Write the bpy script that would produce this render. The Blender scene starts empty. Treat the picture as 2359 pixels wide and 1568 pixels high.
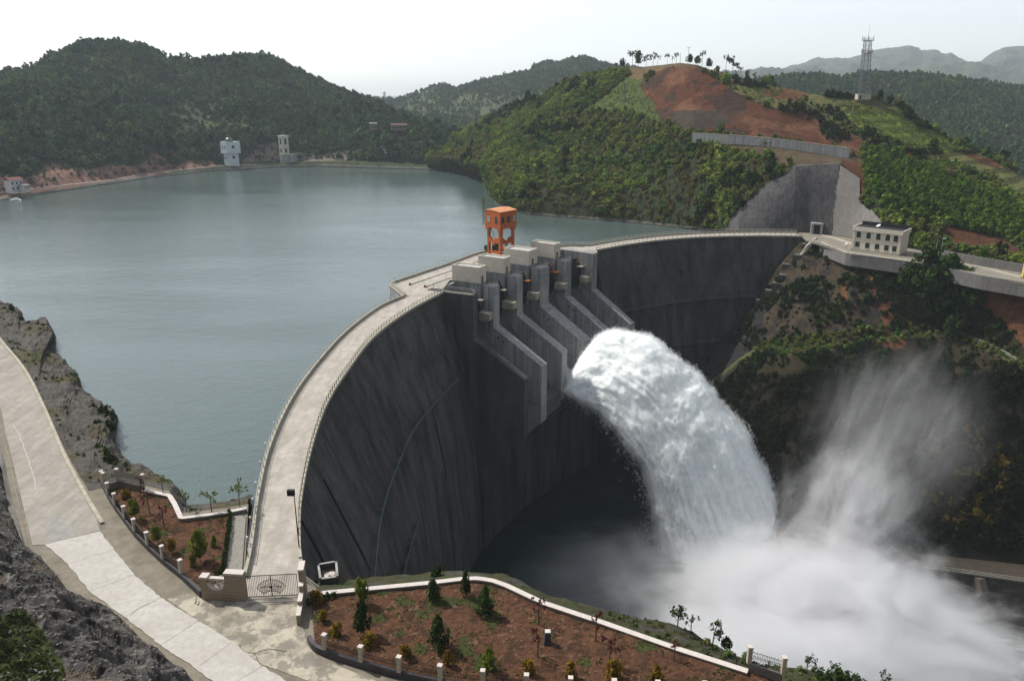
import bpy, bmesh, math, random
import numpy as np
from mathutils import Vector, Matrix

SC = bpy.context.scene
LINK = SC.collection.objects.link
RND = random.Random(11)
NR = np.random.default_rng(11)

# ------------------------------------------------------------------ camera
FPX, CX, CY, PITCH = 1795.0, 1179.0, 784.0, math.radians(18)
CAMZ = 60.0
cam_d = bpy.data.cameras.new("camera")
cam_d.sensor_width = 36.0
cam_d.lens = 36.0 * FPX / 2358.0
cam_d.clip_start, cam_d.clip_end = 0.5, 20000
cam = bpy.data.objects.new("camera", cam_d)
LINK(cam)
cam.location = (0, 0, CAMZ)
cam.rotation_euler = (math.radians(90) - PITCH, 0, 0)
SC.camera = cam

# ------------------------------------------------------------------ light
SUN_EL, SUN_AZ = math.radians(50), math.radians(-58)      # azimuth from +Y towards +X
w = bpy.data.worlds.new("World")
SC.world = w
w.use_nodes = True
nt = w.node_tree
nt.nodes.clear()
o_ = nt.nodes.new("ShaderNodeOutputWorld")
bg = nt.nodes.new("ShaderNodeBackground")
sky = nt.nodes.new("ShaderNodeTexSky")
sky.sky_type = 'NISHITA'
sky.sun_disc = False
sky.sun_elevation = SUN_EL
sky.sun_rotation = SUN_AZ
sky.altitude = 500
sky.air_density, sky.dust_density, sky.ozone_density = 1.0, 1.5, 1.0
hsv = nt.nodes.new("ShaderNodeHueSaturation")
hsv.inputs['Saturation'].default_value = 0.35
bg.inputs['Strength'].default_value = 0.15
nt.links.new(sky.outputs[0], hsv.inputs['Color'])
nt.links.new(hsv.outputs[0], bg.inputs['Color'])
nt.links.new(bg.outputs[0], o_.inputs['Surface'])
sd = bpy.data.lights.new("sun", 'SUN')
sd.energy = 4.0
sd.angle = math.radians(0.8)
sd.color = (1.0, 0.955, 0.88)
sun = bpy.data.objects.new("sun", sd)
LINK(sun)
sv = Vector((math.sin(SUN_AZ) * math.cos(SUN_EL), math.cos(SUN_AZ) * math.cos(SUN_EL), math.sin(SUN_EL)))
sun.rotation_euler = sv.to_track_quat('Z', 'Y').to_euler()
sun.location = (-200, 150, 400)
SC.view_settings.view_transform = 'Standard'
SC.view_settings.look = 'None'
SC.view_settings.exposure = 0.4
SC.view_settings.gamma = 1.0
cy = SC.cycles
cy.max_bounces = 8
cy.diffuse_bounces = 3
cy.glossy_bounces = 2
cy.transmission_bounces = 2
cy.transparent_max_bounces = 8
cy.volume_bounces = 5
cy.volume_step_rate = 0.18
cy.volume_max_steps = 400
cy.caustics_reflective = False
cy.caustics_refractive = False
cy.sample_clamp_indirect = 6
cy.use_denoising = True
try:
    cy.denoiser = 'OPENIMAGEDENOISE'
    cy.denoising_prefilter = 'ACCURATE'
except Exception:
    pass
cy.use_adaptive_sampling = True
cy.adaptive_threshold = 0.015

# ------------------------------------------------------------------ pixel <-> world helpers (photo seen at 2358 x 1568)
_cp, _sp = math.cos(PITCH), math.sin(PITCH)
def rays(x, y):
    a = (np.asarray(x, float) - CX) / FPX
    b = (CY - np.asarray(y, float)) / FPX
    return np.stack([a, _cp + b * _sp, -_sp + b * _cp], -1)
def AZ(x, y, z):
    r = rays(x, y); t = (np.asarray(z, float) - CAMZ) / r[..., 2]
    return r * t[..., None] + np.array([0, 0, CAMZ])
def AY(x, y, Y):
    r = rays(x, y); t = np.asarray(Y, float) / r[..., 1]
    return r * t[..., None] + np.array([0, 0, CAMZ])
def AP(x, y, P0, d):
    r = rays(x, y); n = np.array([d[1], -d[0], 0.0])
    t = n @ (np.array([P0[0], P0[1], 0]) - np.array([0, 0, CAMZ])) / (r @ n)
    return r * np.asarray(t)[..., None] + np.array([0, 0, CAMZ])
def PR(p):
    p = np.asarray(p, float); vx, vy, vz = p[..., 0], p[..., 1], p[..., 2] - CAMZ
    zz = vy * _cp - vz * _sp; yy = vy * _sp + vz * _cp
    zz = np.where(np.abs(zz) < 1e-3, 1e-3, zz)
    return np.stack([CX + FPX * vx / zz, CY - FPX * yy / zz], -1)
def inpoly(q, poly):
    x, y = q[..., 0], q[..., 1]
    r = np.zeros(x.shape, bool); n = len(poly); j = n - 1
    for i in range(n):
        xi, yi = poly[i]; xj, yj = poly[j]
        c = ((yi > y) != (yj > y)) & (x < (xj - xi) * (y - yi) / ((yj - yi) if yj != yi else 1e-9) + xi)
        r ^= c; j = i
    return r

# ------------------------------------------------------------------ noise
def _hash(ix, iy, iz, s):
    h = (ix.astype(np.int64) * 374761393 + iy.astype(np.int64) * 668265263 + iz.astype(np.int64) * 2147483647 + s * 974711) & 0xffffffff
    h = ((h ^ (h >> 13)) * 1274126177) & 0xffffffff
    h = ((h ^ (h >> 16)) * 2246822519) & 0xffffffff
    h = h ^ (h >> 15)
    return (h & 0xffffff) / float(0xffffff)
def vnoise(p, s=0):
    f = np.floor(p); u = p - f; u = u * u * (3 - 2 * u); f = f.astype(np.int64)
    r = 0
    for dx in (0, 1):
        for dy in (0, 1):
            for dz in (0, 1):
                wgt = (u[..., 0] if dx else 1 - u[..., 0]) * (u[..., 1] if dy else 1 - u[..., 1]) * (u[..., 2] if dz else 1 - u[..., 2])
                r = r + wgt * _hash(f[..., 0] + dx, f[..., 1] + dy, f[..., 2] + dz, s)
    return r * 2 - 1
def fbm(p, scale, octv=4, s=0, ridged=False, gain=0.5):
    p = np.asarray(p, float) / scale; a = 1; r = 0; tot = 0
    for o in range(octv):
        n = vnoise(p + 13.7 * o, s + o)
        if ridged: n = 1 - 2 * np.abs(n)
        r = r + a * n; tot += a; a *= gain; p = p * 2.03
    return r / tot

# ------------------------------------------------------------------ scene objects
WLOC = {}
def thing(name, label, cat, loc=(0, 0, 0), group=None):
    o = bpy.data.objects.new(name, None); LINK(o)
    o.location = loc; o.empty_display_size = 0.3
    o['label'] = label; o['category'] = cat
    if group: o['group'] = group
    WLOC[o] = np.array(loc, float)
    return o
def tag(o, label=None, cat=None, group=None, kind=None):
    if label: o['label'] = label
    if cat: o['category'] = cat
    if group: o['group'] = group
    if kind: o['kind'] = kind
    return o
def mesh_from(name, V, Fs, mat, smooth=False):
    me = bpy.data.meshes.new(name)
    V = np.asarray(V, float)
    me.from_pydata(V.tolist(), [], Fs if isinstance(Fs, list) else Fs.tolist())
    if mat is not None:
        for m in (mat if isinstance(mat, (list, tuple)) else [mat]): me.materials.append(m)
    if smooth: me.polygons.foreach_set('use_smooth', [True] * len(me.polygons))
    me.update()
    return me
def obj(name, V, Fs, mat, parent=None, smooth=False, kind=None, loc=None, label=None):
    """V in world coordinates; the object's origin sits at loc (its parent's place when it has one)."""
    V = np.asarray(V, float)
    base = WLOC[parent] if parent is not None else (np.array(loc, float) if loc is not None else np.zeros(3))
    o = bpy.data.objects.new(name, mesh_from(name, V - base, Fs, mat, smooth)); LINK(o)
    if parent is not None: o.parent = parent
    elif loc is not None: o.location = loc
    WLOC[o] = base
    if kind: o['kind'] = kind
    if label: o['label'] = label
    return o
class MB:
    def __init__(s): s.v = []; s.f = []
    def add(s, V, Fs):
        b = len(s.v); s.v += [tuple(map(float, p)) for p in V]; s.f += [tuple(i + b for i in f) for f in Fs]; return s
    def box(s, c, size, ax=None, ay=None, az=(0, 0, 1)):
        c = np.array(c, float); ax = np.array(ax if ax is not None else (1, 0, 0), float)
        ay = np.array(ay if ay is not None else (-ax[1], ax[0], 0), float); az = np.array(az, float)
        hx, hy, hz = np.array(size) / 2
        P = [c + sx * hx * ax + sy * hy * ay + sz * hz * az for sz in (-1, 1) for sx, sy in ((-1, -1), (1, -1), (1, 1), (-1, 1))]
        return s.add(P, [(3, 2, 1, 0), (4, 5, 6, 7), (0, 1, 5, 4), (1, 2, 6, 5), (2, 3, 7, 6), (3, 0, 4, 7)])
    def prism(s, poly, z0, z1):
        n = len(poly); P = [(p[0], p[1], z0) for p in poly] + [(p[0], p[1], z1) for p in poly]
        a = sum(poly[i][0] * poly[(i + 1) % n][1] - poly[(i + 1) % n][0] * poly[i][1] for i in range(n))
        F = [tuple(range(n - 1, -1, -1)), tuple(range(n, 2 * n))] + [(i, (i + 1) % n, n + (i + 1) % n, n + i) for i in range(n)]
        if a < 0: F = [f[::-1] for f in F]
        return s.add(P, F)
    def extr(s, prof, org, ax, az, ay, w):
        """profile (a,b) in the plane org + a*ax + b*az, extruded by w along ay"""
        org, ax, az, ay = (np.array(q, float) for q in (org, ax, az, ay)); n = len(prof)
        A = [org + p[0] * ax + p[1] * az for p in prof]; B = [q + ay * w for q in A]
        F = [tuple(range(n)), tuple(range(2 * n - 1, n - 1, -1))] + [((i + 1) % n, i, n + i, n + (i + 1) % n) for i in range(n)]
        return s.add(A + B, F)
    def tube(s, pts, r, n=6, caps=True, flat=None):
        pts = [np.array(p, float) for p in pts]; m = len(pts)
        rr = r if isinstance(r, (list, tuple)) else [r] * m; V = []
        for i, p in enumerate(pts):
            t = pts[min(i + 1, m - 1)] - pts[max(i - 1, 0)]; t = t / (np.linalg.norm(t) + 1e-9)
            u = np.cross(t, (0, 0, 1)) if abs(t[2]) < .95 else np.cross(t, (1, 0, 0)); u /= np.linalg.norm(u); v = np.cross(t, u)
            for k in range(n):
                a = 2 * math.pi * (k + .5) / n; V.append(p + rr[i] * (math.cos(a) * u + math.sin(a) * v))
        F = [(i * n + k, i * n + (k + 1) % n, (i + 1) * n + (k + 1) % n, (i + 1) * n + k) for i in range(m - 1) for k in range(n)]
        if caps: F += [tuple(range(n - 1, -1, -1)), tuple((m - 1) * n + k for k in range(n))]
        return s.add(V, F)
    def cyl(s, c, r0, r1, h, n=16):
        return s.tube([c, (c[0], c[1], c[2] + h)], [r0, r1], n)
    def dome(s, c, r, n=20, m=6, sq=1.0):
        V = []; F = []
        for i in range(m + 1):
            a = math.pi / 2 * i / m
            for k in range(n):
                b = 2 * math.pi * k / n; V.append((c[0] + r * math.cos(a) * math.cos(b), c[1] + r * math.cos(a) * math.sin(b), c[2] + sq * r * math.sin(a)))
        for i in range(m):
            for k in range(n): F.append((i * n + k, i * n + (k + 1) % n, (i + 1) * n + (k + 1) % n, (i + 1) * n + k))
        return s.add(V, F)
    def loft(s, rows, close=False):
        n = len(rows[0]); m = len(rows); V = [p for r in rows for p in r]
        F = [(i * n + k, i * n + (k + 1) % n, (i + 1) * n + (k + 1) % n, (i + 1) * n + k) for i in range(m - 1) for k in range(n if close else n - 1)]
        return s.add(V, F)
    def build(s, name, mat, parent=None, smooth=False, kind=None, loc=None, label=None):
        return obj(name, np.array(s.v), s.f, mat, parent, smooth, kind, loc, label)
def share(o, dpos, parent):
    """a copy of a part (mesh data shared), moved by dpos"""
    c = o.copy(); LINK(c); c.parent = parent
    c.location = Vector(o.location) + Vector(dpos)
    return c
def smooth(pts, n):
    P = np.array(pts, float); Q = np.vstack([2 * P[0] - P[1], P, 2 * P[-1] - P[-2]]); out = []
    for i in range(len(P) - 1):
        p0, p1, p2, p3 = Q[i:i + 4]
        for t in np.linspace(0, 1, 40, endpoint=False):
            out.append(.5 * (2 * p1 + (p2 - p0) * t + (2 * p0 - 5 * p1 + 4 * p2 - p3) * t * t + (3 * p1 - p0 - 3 * p2 + p3) * t ** 3))
    out.append(P[-1]); return resample(np.array(out), n)
def resample(P, n):
    P = np.asarray(P, float); L = np.r_[0, np.cumsum(np.linalg.norm(np.diff(P, axis=0), axis=1))]
    t = np.linspace(0, L[-1], n); return np.stack([np.interp(t, L, P[:, k]) for k in range(P.shape[1])], 1)
def length(P): return float(np.linalg.norm(np.diff(np.asarray(P, float), axis=0), axis=1).sum())
def normals2(P):
    t = np.gradient(P[:, :2], axis=0); t /= np.linalg.norm(t, axis=1)[:, None]
    return np.stack([t[:, 1], -t[:, 0]], 1)          # to the right of travel

# ------------------------------------------------------------------ materials
def nodes(name):
    m = bpy.data.materials.new(name); m.use_nodes = True
    n = m.node_tree; b = n.nodes['Principled BSDF']; b.inputs['Specular IOR Level'].default_value = 0.25
    return m, n, b
def N(n, t, **kw):
    d = n.nodes.new(t)
    for k, v in kw.items():
        if k in d.inputs: d.inputs[k].default_value = v
        else: setattr(d, k, v)
    return d
def pos(n, scale=(1, 1, 1)):
    g = N(n, 'ShaderNodeNewGeometry'); mp = N(n, 'ShaderNodeMapping'); mp.inputs['Scale'].default_value = scale
    n.links.new(g.outputs['Position'], mp.inputs['Vector']); return mp.outputs[0]
def noise(n, vec, scale, detail=5, rough=.6, dist=0.0):
    t = N(n, 'ShaderNodeTexNoise', Scale=scale, Detail=detail, Roughness=rough, Distortion=dist); n.links.new(vec, t.inputs['Vector']); return t.outputs['Fac']
def ramp(n, fac, stops, interp='LINEAR'):
    r = N(n, 'ShaderNodeValToRGB'); e = r.color_ramp; e.interpolation = interp
    while len(e.elements) < len(stops): e.elements.new(.5)
    for k, (p, c) in enumerate(stops):
        e.elements[k].position = p; e.elements[k].color = (*c, 1) if len(c) == 3 else c
    n.links.new(fac, r.inputs[0]); return r.outputs[0]
def mix(n, a, b, fac, mode='MIX'):
    m = N(n, 'ShaderNodeMix', data_type='RGBA', blend_type=mode)
    for sk, v in ((0, fac), (6, a), (7, b)):
        if hasattr(v, 'is_output'): n.links.new(v, m.inputs[sk])
        elif sk == 0: m.inputs[0].default_value = v
        else: m.inputs[sk].default_value = (*v, 1)
    return m.outputs[2]
def bump(n, b, h, strength, dist):
    u = N(n, 'ShaderNodeBump', Strength=strength, Distance=dist); n.links.new(h, u.inputs['Height']); n.links.new(u.outputs[0], b.inputs['Normal']); return u
def plain(name, col, rough=.7, metal=0.0, var=.25, vs=1.5, bs=0.0, bd=.05, spec=.25):
    m, n, b = nodes(name); p = pos(n); f = noise(n, p, vs, 6, .65)
    c = ramp(n, f, [(.3, [q * (1 - var) for q in col]), (.7, [min(1, q * (1 + var * .6)) for q in col])])
    n.links.new(c, b.inputs['Base Color']); b.inputs['Roughness'].default_value = rough; b.inputs['Metallic'].default_value = metal
    b.inputs['Specular IOR Level'].default_value = spec
    if bs: bump(n, b, noise(n, p, vs * 4, 6, .7), bs, bd)
    return m
def concrete(name, col, dark, streak=(0.5, 0.5, .05), samt=.5, lift=2.5, blot=.06, rough=.85, line=None, fine=2.0, hard=(.45, .75)):
    """cast concrete: blotches, vertical run-off streaks, lift joints"""
    m, n, b = nodes(name); p = pos(n)
    c = mix(n, col, [q * .72 for q in col], ramp(n, noise(n, p, fine, 8, .7), [(.35, (0,) * 3), (.7, (1,) * 3)]))
    st = noise(n, pos(n, streak), 1.0, 6, .7, .3)
    c = mix(n, c, dark, mix(n, (0,) * 3, (samt,) * 3, ramp(n, st, [(.42, (0,) * 3), (.68, (1,) * 3)])))
    bl = noise(n, p, blot, 5, .65)
    c = mix(n, c, dark, mix(n, (0,) * 3, (samt * .8,) * 3, ramp(n, bl, [(hard[0], (0,) * 3), (hard[1], (1,) * 3)])))
    if lift:
        sx = N(n, 'ShaderNodeSeparateXYZ'); n.links.new(p, sx.inputs[0])
        md = N(n, 'ShaderNodeMath', operation='PINGPONG'); n.links.new(sx.outputs[2], md.inputs[0]); md.inputs[1].default_value = lift / 2
        ln = ramp(n, md.outputs[0], [(0, (1,) * 3), (.07, (0,) * 3)])
        c = mix(n, c, [q * .6 for q in dark], mix(n, (0,) * 3, (.5,) * 3, ln))
    n.links.new(c, b.inputs['Base Color']); b.inputs['Roughness'].default_value = rough
    bump(n, b, noise(n, p, fine * 1.5, 6, .7), .35, .06)
    return m
def ground_mat(name, fine=.6, amt=.5, bs=.6, bd=.4, rough=.95, bscale=None):
    """base colour from the mesh's own colour attribute (what grows or lies there), broken up by noise"""
    m, n, b = nodes(name); p = pos(n)
    at = N(n, 'ShaderNodeVertexColor', layer_name='Col')
    f = noise(n, p, fine, 8, .72)
    c = mix(n, at.outputs[0], (0, 0, 0), mix(n, (0,) * 3, (amt,) * 3, ramp(n, f, [(.3, (1,) * 3), (.65, (0,) * 3)])))
    f2 = noise(n, p, fine * 5, 5, .7)
    c = mix(n, c, (1.5, 1.45, 1.35), mix(n, (0,) * 3, (.10,) * 3, ramp(n, f2, [(.55, (0,) * 3), (.75, (1,) * 3)])), 'MULTIPLY') if False else c
    c = mix(n, c, ramp(n, f2, [(.3, (.6,) * 3), (.7, (1.35,) * 3)]), 1.0, 'MULTIPLY')
    n.links.new(c, b.inputs['Base Color']); b.inputs['Roughness'].default_value = rough; b.inputs['Specular IOR Level'].default_value = .1
    bump(n, b, noise(n, p, bscale or fine * 1.6, 8, .7), bs, bd)
    return m
def leaf_mat(name, cols, trans=.25, var=.5):
    m, n, b = nodes(name)
    oi = N(n, 'ShaderNodeObjectInfo'); g = N(n, 'ShaderNodeNewGeometry')
    cols = list(cols) if len(cols) > 1 else [cols[0], cols[0]]
    dr = noise(n, pos(n), .035, 3, .6); bl = N(n, 'ShaderNodeMath', operation='MULTIPLY_ADD'); n.links.new(dr, bl.inputs[0]); bl.inputs[1].default_value = 1.9; bl.inputs[2].default_value = -.70
    av = N(n, 'ShaderNodeMath', operation='MULTIPLY_ADD'); n.links.new(oi.outputs['Random'], av.inputs[0]); av.inputs[1].default_value = .5; n.links.new(bl.outputs[0], av.inputs[2]); av.use_clamp = True
    k = len(cols); c = ramp(n, av.outputs[0], [(i / max(1, k - 1), cols[i]) for i in range(k)])
    v = ramp(n, g.outputs['Random Per Island'], [(0, (1 - var,) * 3), (1, (1 + var,) * 3)])
    c = mix(n, c, v, 1.0, 'MULTIPLY')
    d = N(n, 'ShaderNodeBsdfDiffuse'); t = N(n, 'ShaderNodeBsdfTranslucent'); ms = N(n, 'ShaderNodeMixShader'); ms.inputs[0].default_value = trans
    n.links.new(c, d.inputs[0]); n.links.new(c, t.inputs[0]); n.links.new(d.outputs[0], ms.inputs[1]); n.links.new(t.outputs[0], ms.inputs[2])
    n.links.new(ms.outputs[0], n.nodes['Material Output'].inputs[0]); n.nodes.remove(b)
    return m

# ------------------------------------------------------------------ terrain
def terrain(rows, x0, x1, nc, sub, amp=1.0, ns=40, seed=0, wts=None, octv=5, ridged=False, lin=False):
    xs = np.linspace(x0, x1, nc); Q = []
    for kind, pts in rows:
        if not isinstance(kind, str):
            Q.append(Q[-1] + np.array(kind, float)); continue
        pts = sorted(pts); px = [p[0] for p in pts]
        y = np.interp(xs, px, [p[1] for p in pts]); v = np.interp(xs, px, [p[2] for p in pts])
        if kind == 'z': Q.append(AZ(xs, y, v))
        else: Q.append(AY(xs, y, v))
    Q = np.array(Q); k = len(Q); E = np.concatenate([2 * Q[:1] - Q[1:2], Q, 2 * Q[-1:] - Q[-2:-1]]); out = []; W = []
    wts = wts or [0.0] + [1.0] * (k - 1)
    for j in range(k - 1):
        for t in np.linspace(0, 1, sub[j], endpoint=False):
            if lin: out.append(Q[j] * (1 - t) + Q[j + 1] * t)
            else:
                p0, p1, p2, p3 = E[j], E[j + 1], E[j + 2], E[j + 3]
                c = .5 * (2 * p1 + (p2 - p0) * t + (2 * p0 - 5 * p1 + 4 * p2 - p3) * t * t + (3 * p1 - p0 - 3 * p2 + p3) * t ** 3)
                out.append(.45 * c + .55 * (p1 * (1 - t) + p2 * t))
            W.append(wts[j] * (1 - t) + wts[j + 1] * t)
    out.append(Q[-1]); W.append(wts[-1])
    P = np.array(out); W = np.array(W)[:, None]
    n = fbm(P, ns, octv, seed, ridged) * amp * W
    P[..., 2] += n * .85; P[..., 1] -= n * .5
    return P
def grid_faces(nr, nc, off=0):
    i = np.arange(nr - 1)[:, None] * nc + np.arange(nc - 1)[None, :]
    return np.stack([i, i + 1, i + nc + 1, i + nc], -1).reshape(-1, 4) + off
def set_col(me, col):
    a = me.color_attributes.new('Col', 'FLOAT_COLOR', 'POINT')
    a.data.foreach_set('color', np.c_[col, np.ones(len(col))].astype(np.float32).ravel())
def grid_obj(name, P, col, mat, kind='structure', smooth_=True, keep=None):
    nr, nc, _ = P.shape; F = grid_faces(nr, nc)
    if keep is not None:
        F = F[keep.reshape(-1)[F].all(1)]
    o = obj(name, P.reshape(-1, 3), F.tolist(), mat, smooth=smooth_)
    set_col(o.data, col.reshape(-1, 3)); o['kind'] = kind
    return o
def paint(P, base, layers, warp=10, wscale=12, seed=5):
    """layers: (polygon in photo pixels, colour) - what the ground is made of there"""
    q = PR(P); d = np.stack([fbm(P, wscale, 4, seed), fbm(P, wscale, 4, seed + 9)], -1) * warp
    q = q + d; C = np.ones(P.shape) * np.array(base)
    for poly, col in layers: C[inpoly(q, poly)] = col
    return C

def crown(seed, n, rx=1.0, h=1.6, leaf=.2, lobes=9, z0=.3, cone=False, upw=.35):
    r = np.random.default_rng(seed); L = []
    for i in range(lobes):
        a = r.uniform(0, 2 * math.pi); t = r.uniform(0, 1); z = z0 + (h - z0) * t
        lim = (1 - t) ** .8 if cone else math.sqrt(max(.05, 1 - (2 * t - .9) ** 2))
        d = rx * lim * r.uniform(.25, .62); L.append((d * math.cos(a), d * math.sin(a), z, rx * r.uniform(.3, .52) * (lim * .7 + .3)))
    L = np.array(L); k = r.integers(0, lobes, n); d = r.normal(size=(n, 3)); d /= np.linalg.norm(d, axis=1)[:, None]
    c = L[k, :3] + d * (L[k, 3] * r.uniform(.6, 1.08, n))[:, None]; c[:, 2] = np.maximum(c[:, 2], .02)
    nn = d + r.normal(size=(n, 3)) * .55 + np.array([0, 0, upw]); nn /= np.linalg.norm(nn, axis=1)[:, None]
    u = np.cross(nn, r.normal(size=(n, 3))); u /= np.linalg.norm(u, axis=1)[:, None]; v = np.cross(nn, u)
    s = leaf * r.uniform(.55, 1.25, n)[:, None]; e = r.uniform(.5, .9, n)[:, None]
    V = np.stack([c - u * s, c - v * s * e, c + u * s, c + v * s * e], 1).reshape(-1, 3)
    return V, np.arange(4 * n).reshape(n, 4)

_gn = {}
def proto_coll(name, mat, specs):
    col = bpy.data.collections.new(name)
    for i, (V, Fc) in enumerate(specs):
        o = bpy.data.objects.new('%s_%d' % (name, i), mesh_from(name, V, Fc, mat)); col.objects.link(o)
    return col
def gn_tree(coll):
    if coll.name in _gn: return _gn[coll.name]
    g = bpy.data.node_groups.new('scatter_' + coll.name, 'GeometryNodeTree')
    g.interface.new_socket('Geometry', in_out='INPUT', socket_type='NodeSocketGeometry')
    g.interface.new_socket('Geometry', in_out='OUTPUT', socket_type='NodeSocketGeometry')
    A = g.nodes.new; gi, go, ip, ci = A('NodeGroupInput'), A('NodeGroupOutput'), A('GeometryNodeInstanceOnPoints'), A('GeometryNodeCollectionInfo')
    ci.inputs['Collection'].default_value = coll; ci.inputs['Separate Children'].default_value = True; ci.inputs['Reset Children'].default_value = True
    ip.inputs['Pick Instance'].default_value = True
    def na(nm, tp):
        q = A('GeometryNodeInputNamedAttribute'); q.data_type = tp; q.inputs['Name'].default_value = nm; return q.outputs[0]
    l = g.links.new
    l(gi.outputs[0], ip.inputs['Points']); l(ci.outputs[0], ip.inputs['Instance'])
    l(na('idx', 'INT'), ip.inputs['Instance Index']); l(na('rot', 'FLOAT_VECTOR'), ip.inputs['Rotation']); l(na('scl', 'FLOAT_VECTOR'), ip.inputs['Scale'])
    l(ip.outputs[0], go.inputs[0]); _gn[coll.name] = g
    return g
def scatter_pts(name, pts, scl, coll, tilt=.12, squash=(.8, 1.2), seed=1, kind='stuff'):
    r = np.random.default_rng(seed); n = len(pts)
    me = bpy.data.meshes.new(name); me.from_pydata(np.asarray(pts).tolist(), [], [])
    def at(nm, tp, key, arr):
        a = me.attributes.new(nm, tp, 'POINT'); a.data.foreach_set(key, np.asarray(arr).ravel())
    at('idx', 'INT', 'value', r.integers(0, len(coll.objects), n).astype(np.int32))
    at('rot', 'FLOAT_VECTOR', 'vector', np.stack([r.normal(0, tilt, n), r.normal(0, tilt, n), r.uniform(0, 6.283, n)], 1).astype(np.float32))
    s = np.asarray(scl).reshape(-1, 1) * np.ones((n, 3)); s[:, 2] *= r.uniform(*squash, n)
    at('scl', 'FLOAT_VECTOR', 'vector', s.astype(np.float32))
    o = bpy.data.objects.new(name, me); LINK(o); o['kind'] = kind
    m = o.modifiers.new('scatter', 'NODES'); m.node_group = gn_tree(coll)
    return o
def sample(P, n, mask, seed=3):
    r = np.random.default_rng(seed); nr, nc, _ = P.shape
    a, b, c, d = P[:-1, :-1], P[:-1, 1:], P[1:, :-1], P[1:, 1:]
    ar = np.linalg.norm(np.cross(b - a, c - a), axis=-1)
    wgt = (ar * np.clip(mask[:-1, :-1], 0, None)).ravel(); wgt = wgt / wgt.sum()
    k = r.choice(len(wgt), n, p=wgt); i, j = np.unravel_index(k, ar.shape); u, v = r.random((2, n, 1))
    return (a[i, j] * (1 - u) + b[i, j] * u) * (1 - v) + (c[i, j] * (1 - u) + d[i, j] * u) * v

G_DARK = [(.012, .024, .009), (.022, .040, .012), (.016, .028, .012), (.035, .056, .014), (.055, .068, .018)]
G_MID = [(.034, .074, .024), (.068, .135, .024), (.14, .135, .046), (.13, .215, .034), (.24, .28, .05)]
G_FAR = [(.028, .062, .034), (.044, .096, .046), (.078, .088, .05), (.078, .145, .052), (.14, .19, .07)]
M_LEAF_FAR = leaf_mat('leaves_far', G_FAR, .2, .45)
M_LEAF_MID = leaf_mat('leaves_mid', G_MID, .25, .5)
M_LEAF_DARK = leaf_mat('leaves_dark', G_DARK, .2, .55)
M_LEAF_PALE = leaf_mat('leaves_pale', [(.10, .17, .03), (.14, .21, .045), (.08, .14, .03)], .3, .4)
M_LEAF_RUST = leaf_mat('leaves_rust', [(.10, .075, .02), (.14, .09, .02), (.07, .075, .02)], .25, .5)
C_FAR = proto_coll('far_crown', M_LEAF_FAR, [crown(s, 110, 1, 1.7, .27, 7, .25) for s in range(5)])
C_MID = proto_coll('mid_crown', M_LEAF_MID, [crown(20 + s, 230, 1, 1.45, .19, 10, .2) for s in range(6)])
C_DARK = proto_coll('dark_crown', M_LEAF_DARK, [crown(40 + s, 230, 1, 1.4, .19, 10, .2) for s in range(6)])
C_PALE = proto_coll('pale_crown', M_LEAF_PALE, [crown(60 + s, 110, .7, 1.9, .17, 7, .2) for s in range(4)])
C_RUST = proto_coll('rust_crown', M_LEAF_RUST, [crown(80 + s, 150, 1, 1.2, .2, 8, .1) for s in range(3)])
C_WEED = proto_coll('weed_tuft', leaf_mat('leaves_weed', [(.03, .045, .014), (.05, .07, .018), (.075, .085, .025), (.045, .06, .016)], .25, .5), [crown(90 + s, 26, 1, .8, .34, 5, .05) for s in range(4)])

M_HILL = ground_mat('hill_ground', .12, .55, .8, 1.5)
M_HILLF = ground_mat('far_hill_ground', .03, .45, .8, 6)
M_SLOPE = ground_mat('slope_ground', .35, .6, .9, .8)
M_ROCK = ground_mat('rock_ground', .8, .6, 1.0, .35)

GREEN = (.045, .062, .026); RED = (.118, .046, .023); REDB = (.13, .06, .032); GRASS = (.10, .125, .035); ROCKC = (.10, .09, .08)

# ---- ground sheet reaching the horizon
mb = MB(); mb.add([(-12000, -3000, -112), (12000, -3000, -112), (12000, 16000, -112), (-12000, 16000, -112)], [(0, 1, 2, 3)])
mb.build('ground', plain('valley_floor', (.06, .07, .04), .95, vs=.01), kind='structure')

# ---- lake
WL = -5.5
def water_mat(name, base, wave, strength, dist):
    m, n, b = nodes(name)
    b.inputs['Base Color'].default_value = (*base, 1); b.inputs['Roughness'].default_value = .09; b.inputs['IOR'].default_value = 1.33
    b.inputs['Specular IOR Level'].default_value = .85
    a = noise(n, pos(n, (1, .75, 1)), wave, 5, .62, .4); c = noise(n, pos(n, (.6, 1, 1)), wave * .22, 3, .55, .6)
    ad = N(n, 'ShaderNodeMath', operation='MULTIPLY_ADD'); n.links.new(c, ad.inputs[0]); ad.inputs[1].default_value = 1.6; n.links.new(a, ad.inputs[2])
    big = noise(n, pos(n, (.006, .02, 1)), 1.0, 4, .6, .5)
    st = N(n, 'ShaderNodeMapRange'); n.links.new(big, st.inputs[0])
    for i, v in ((1, .35), (2, .65), (3, strength * .6), (4, strength * 1.2)): st.inputs[i].default_value = v
    u = bump(n, b, ad.outputs[0], strength, dist); n.links.new(st.outputs[0], u.inputs['Strength'])
    return m
M_LAKE = water_mat('lake_water', (.06, .088, .082), 1.5, .62, .17)

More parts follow.
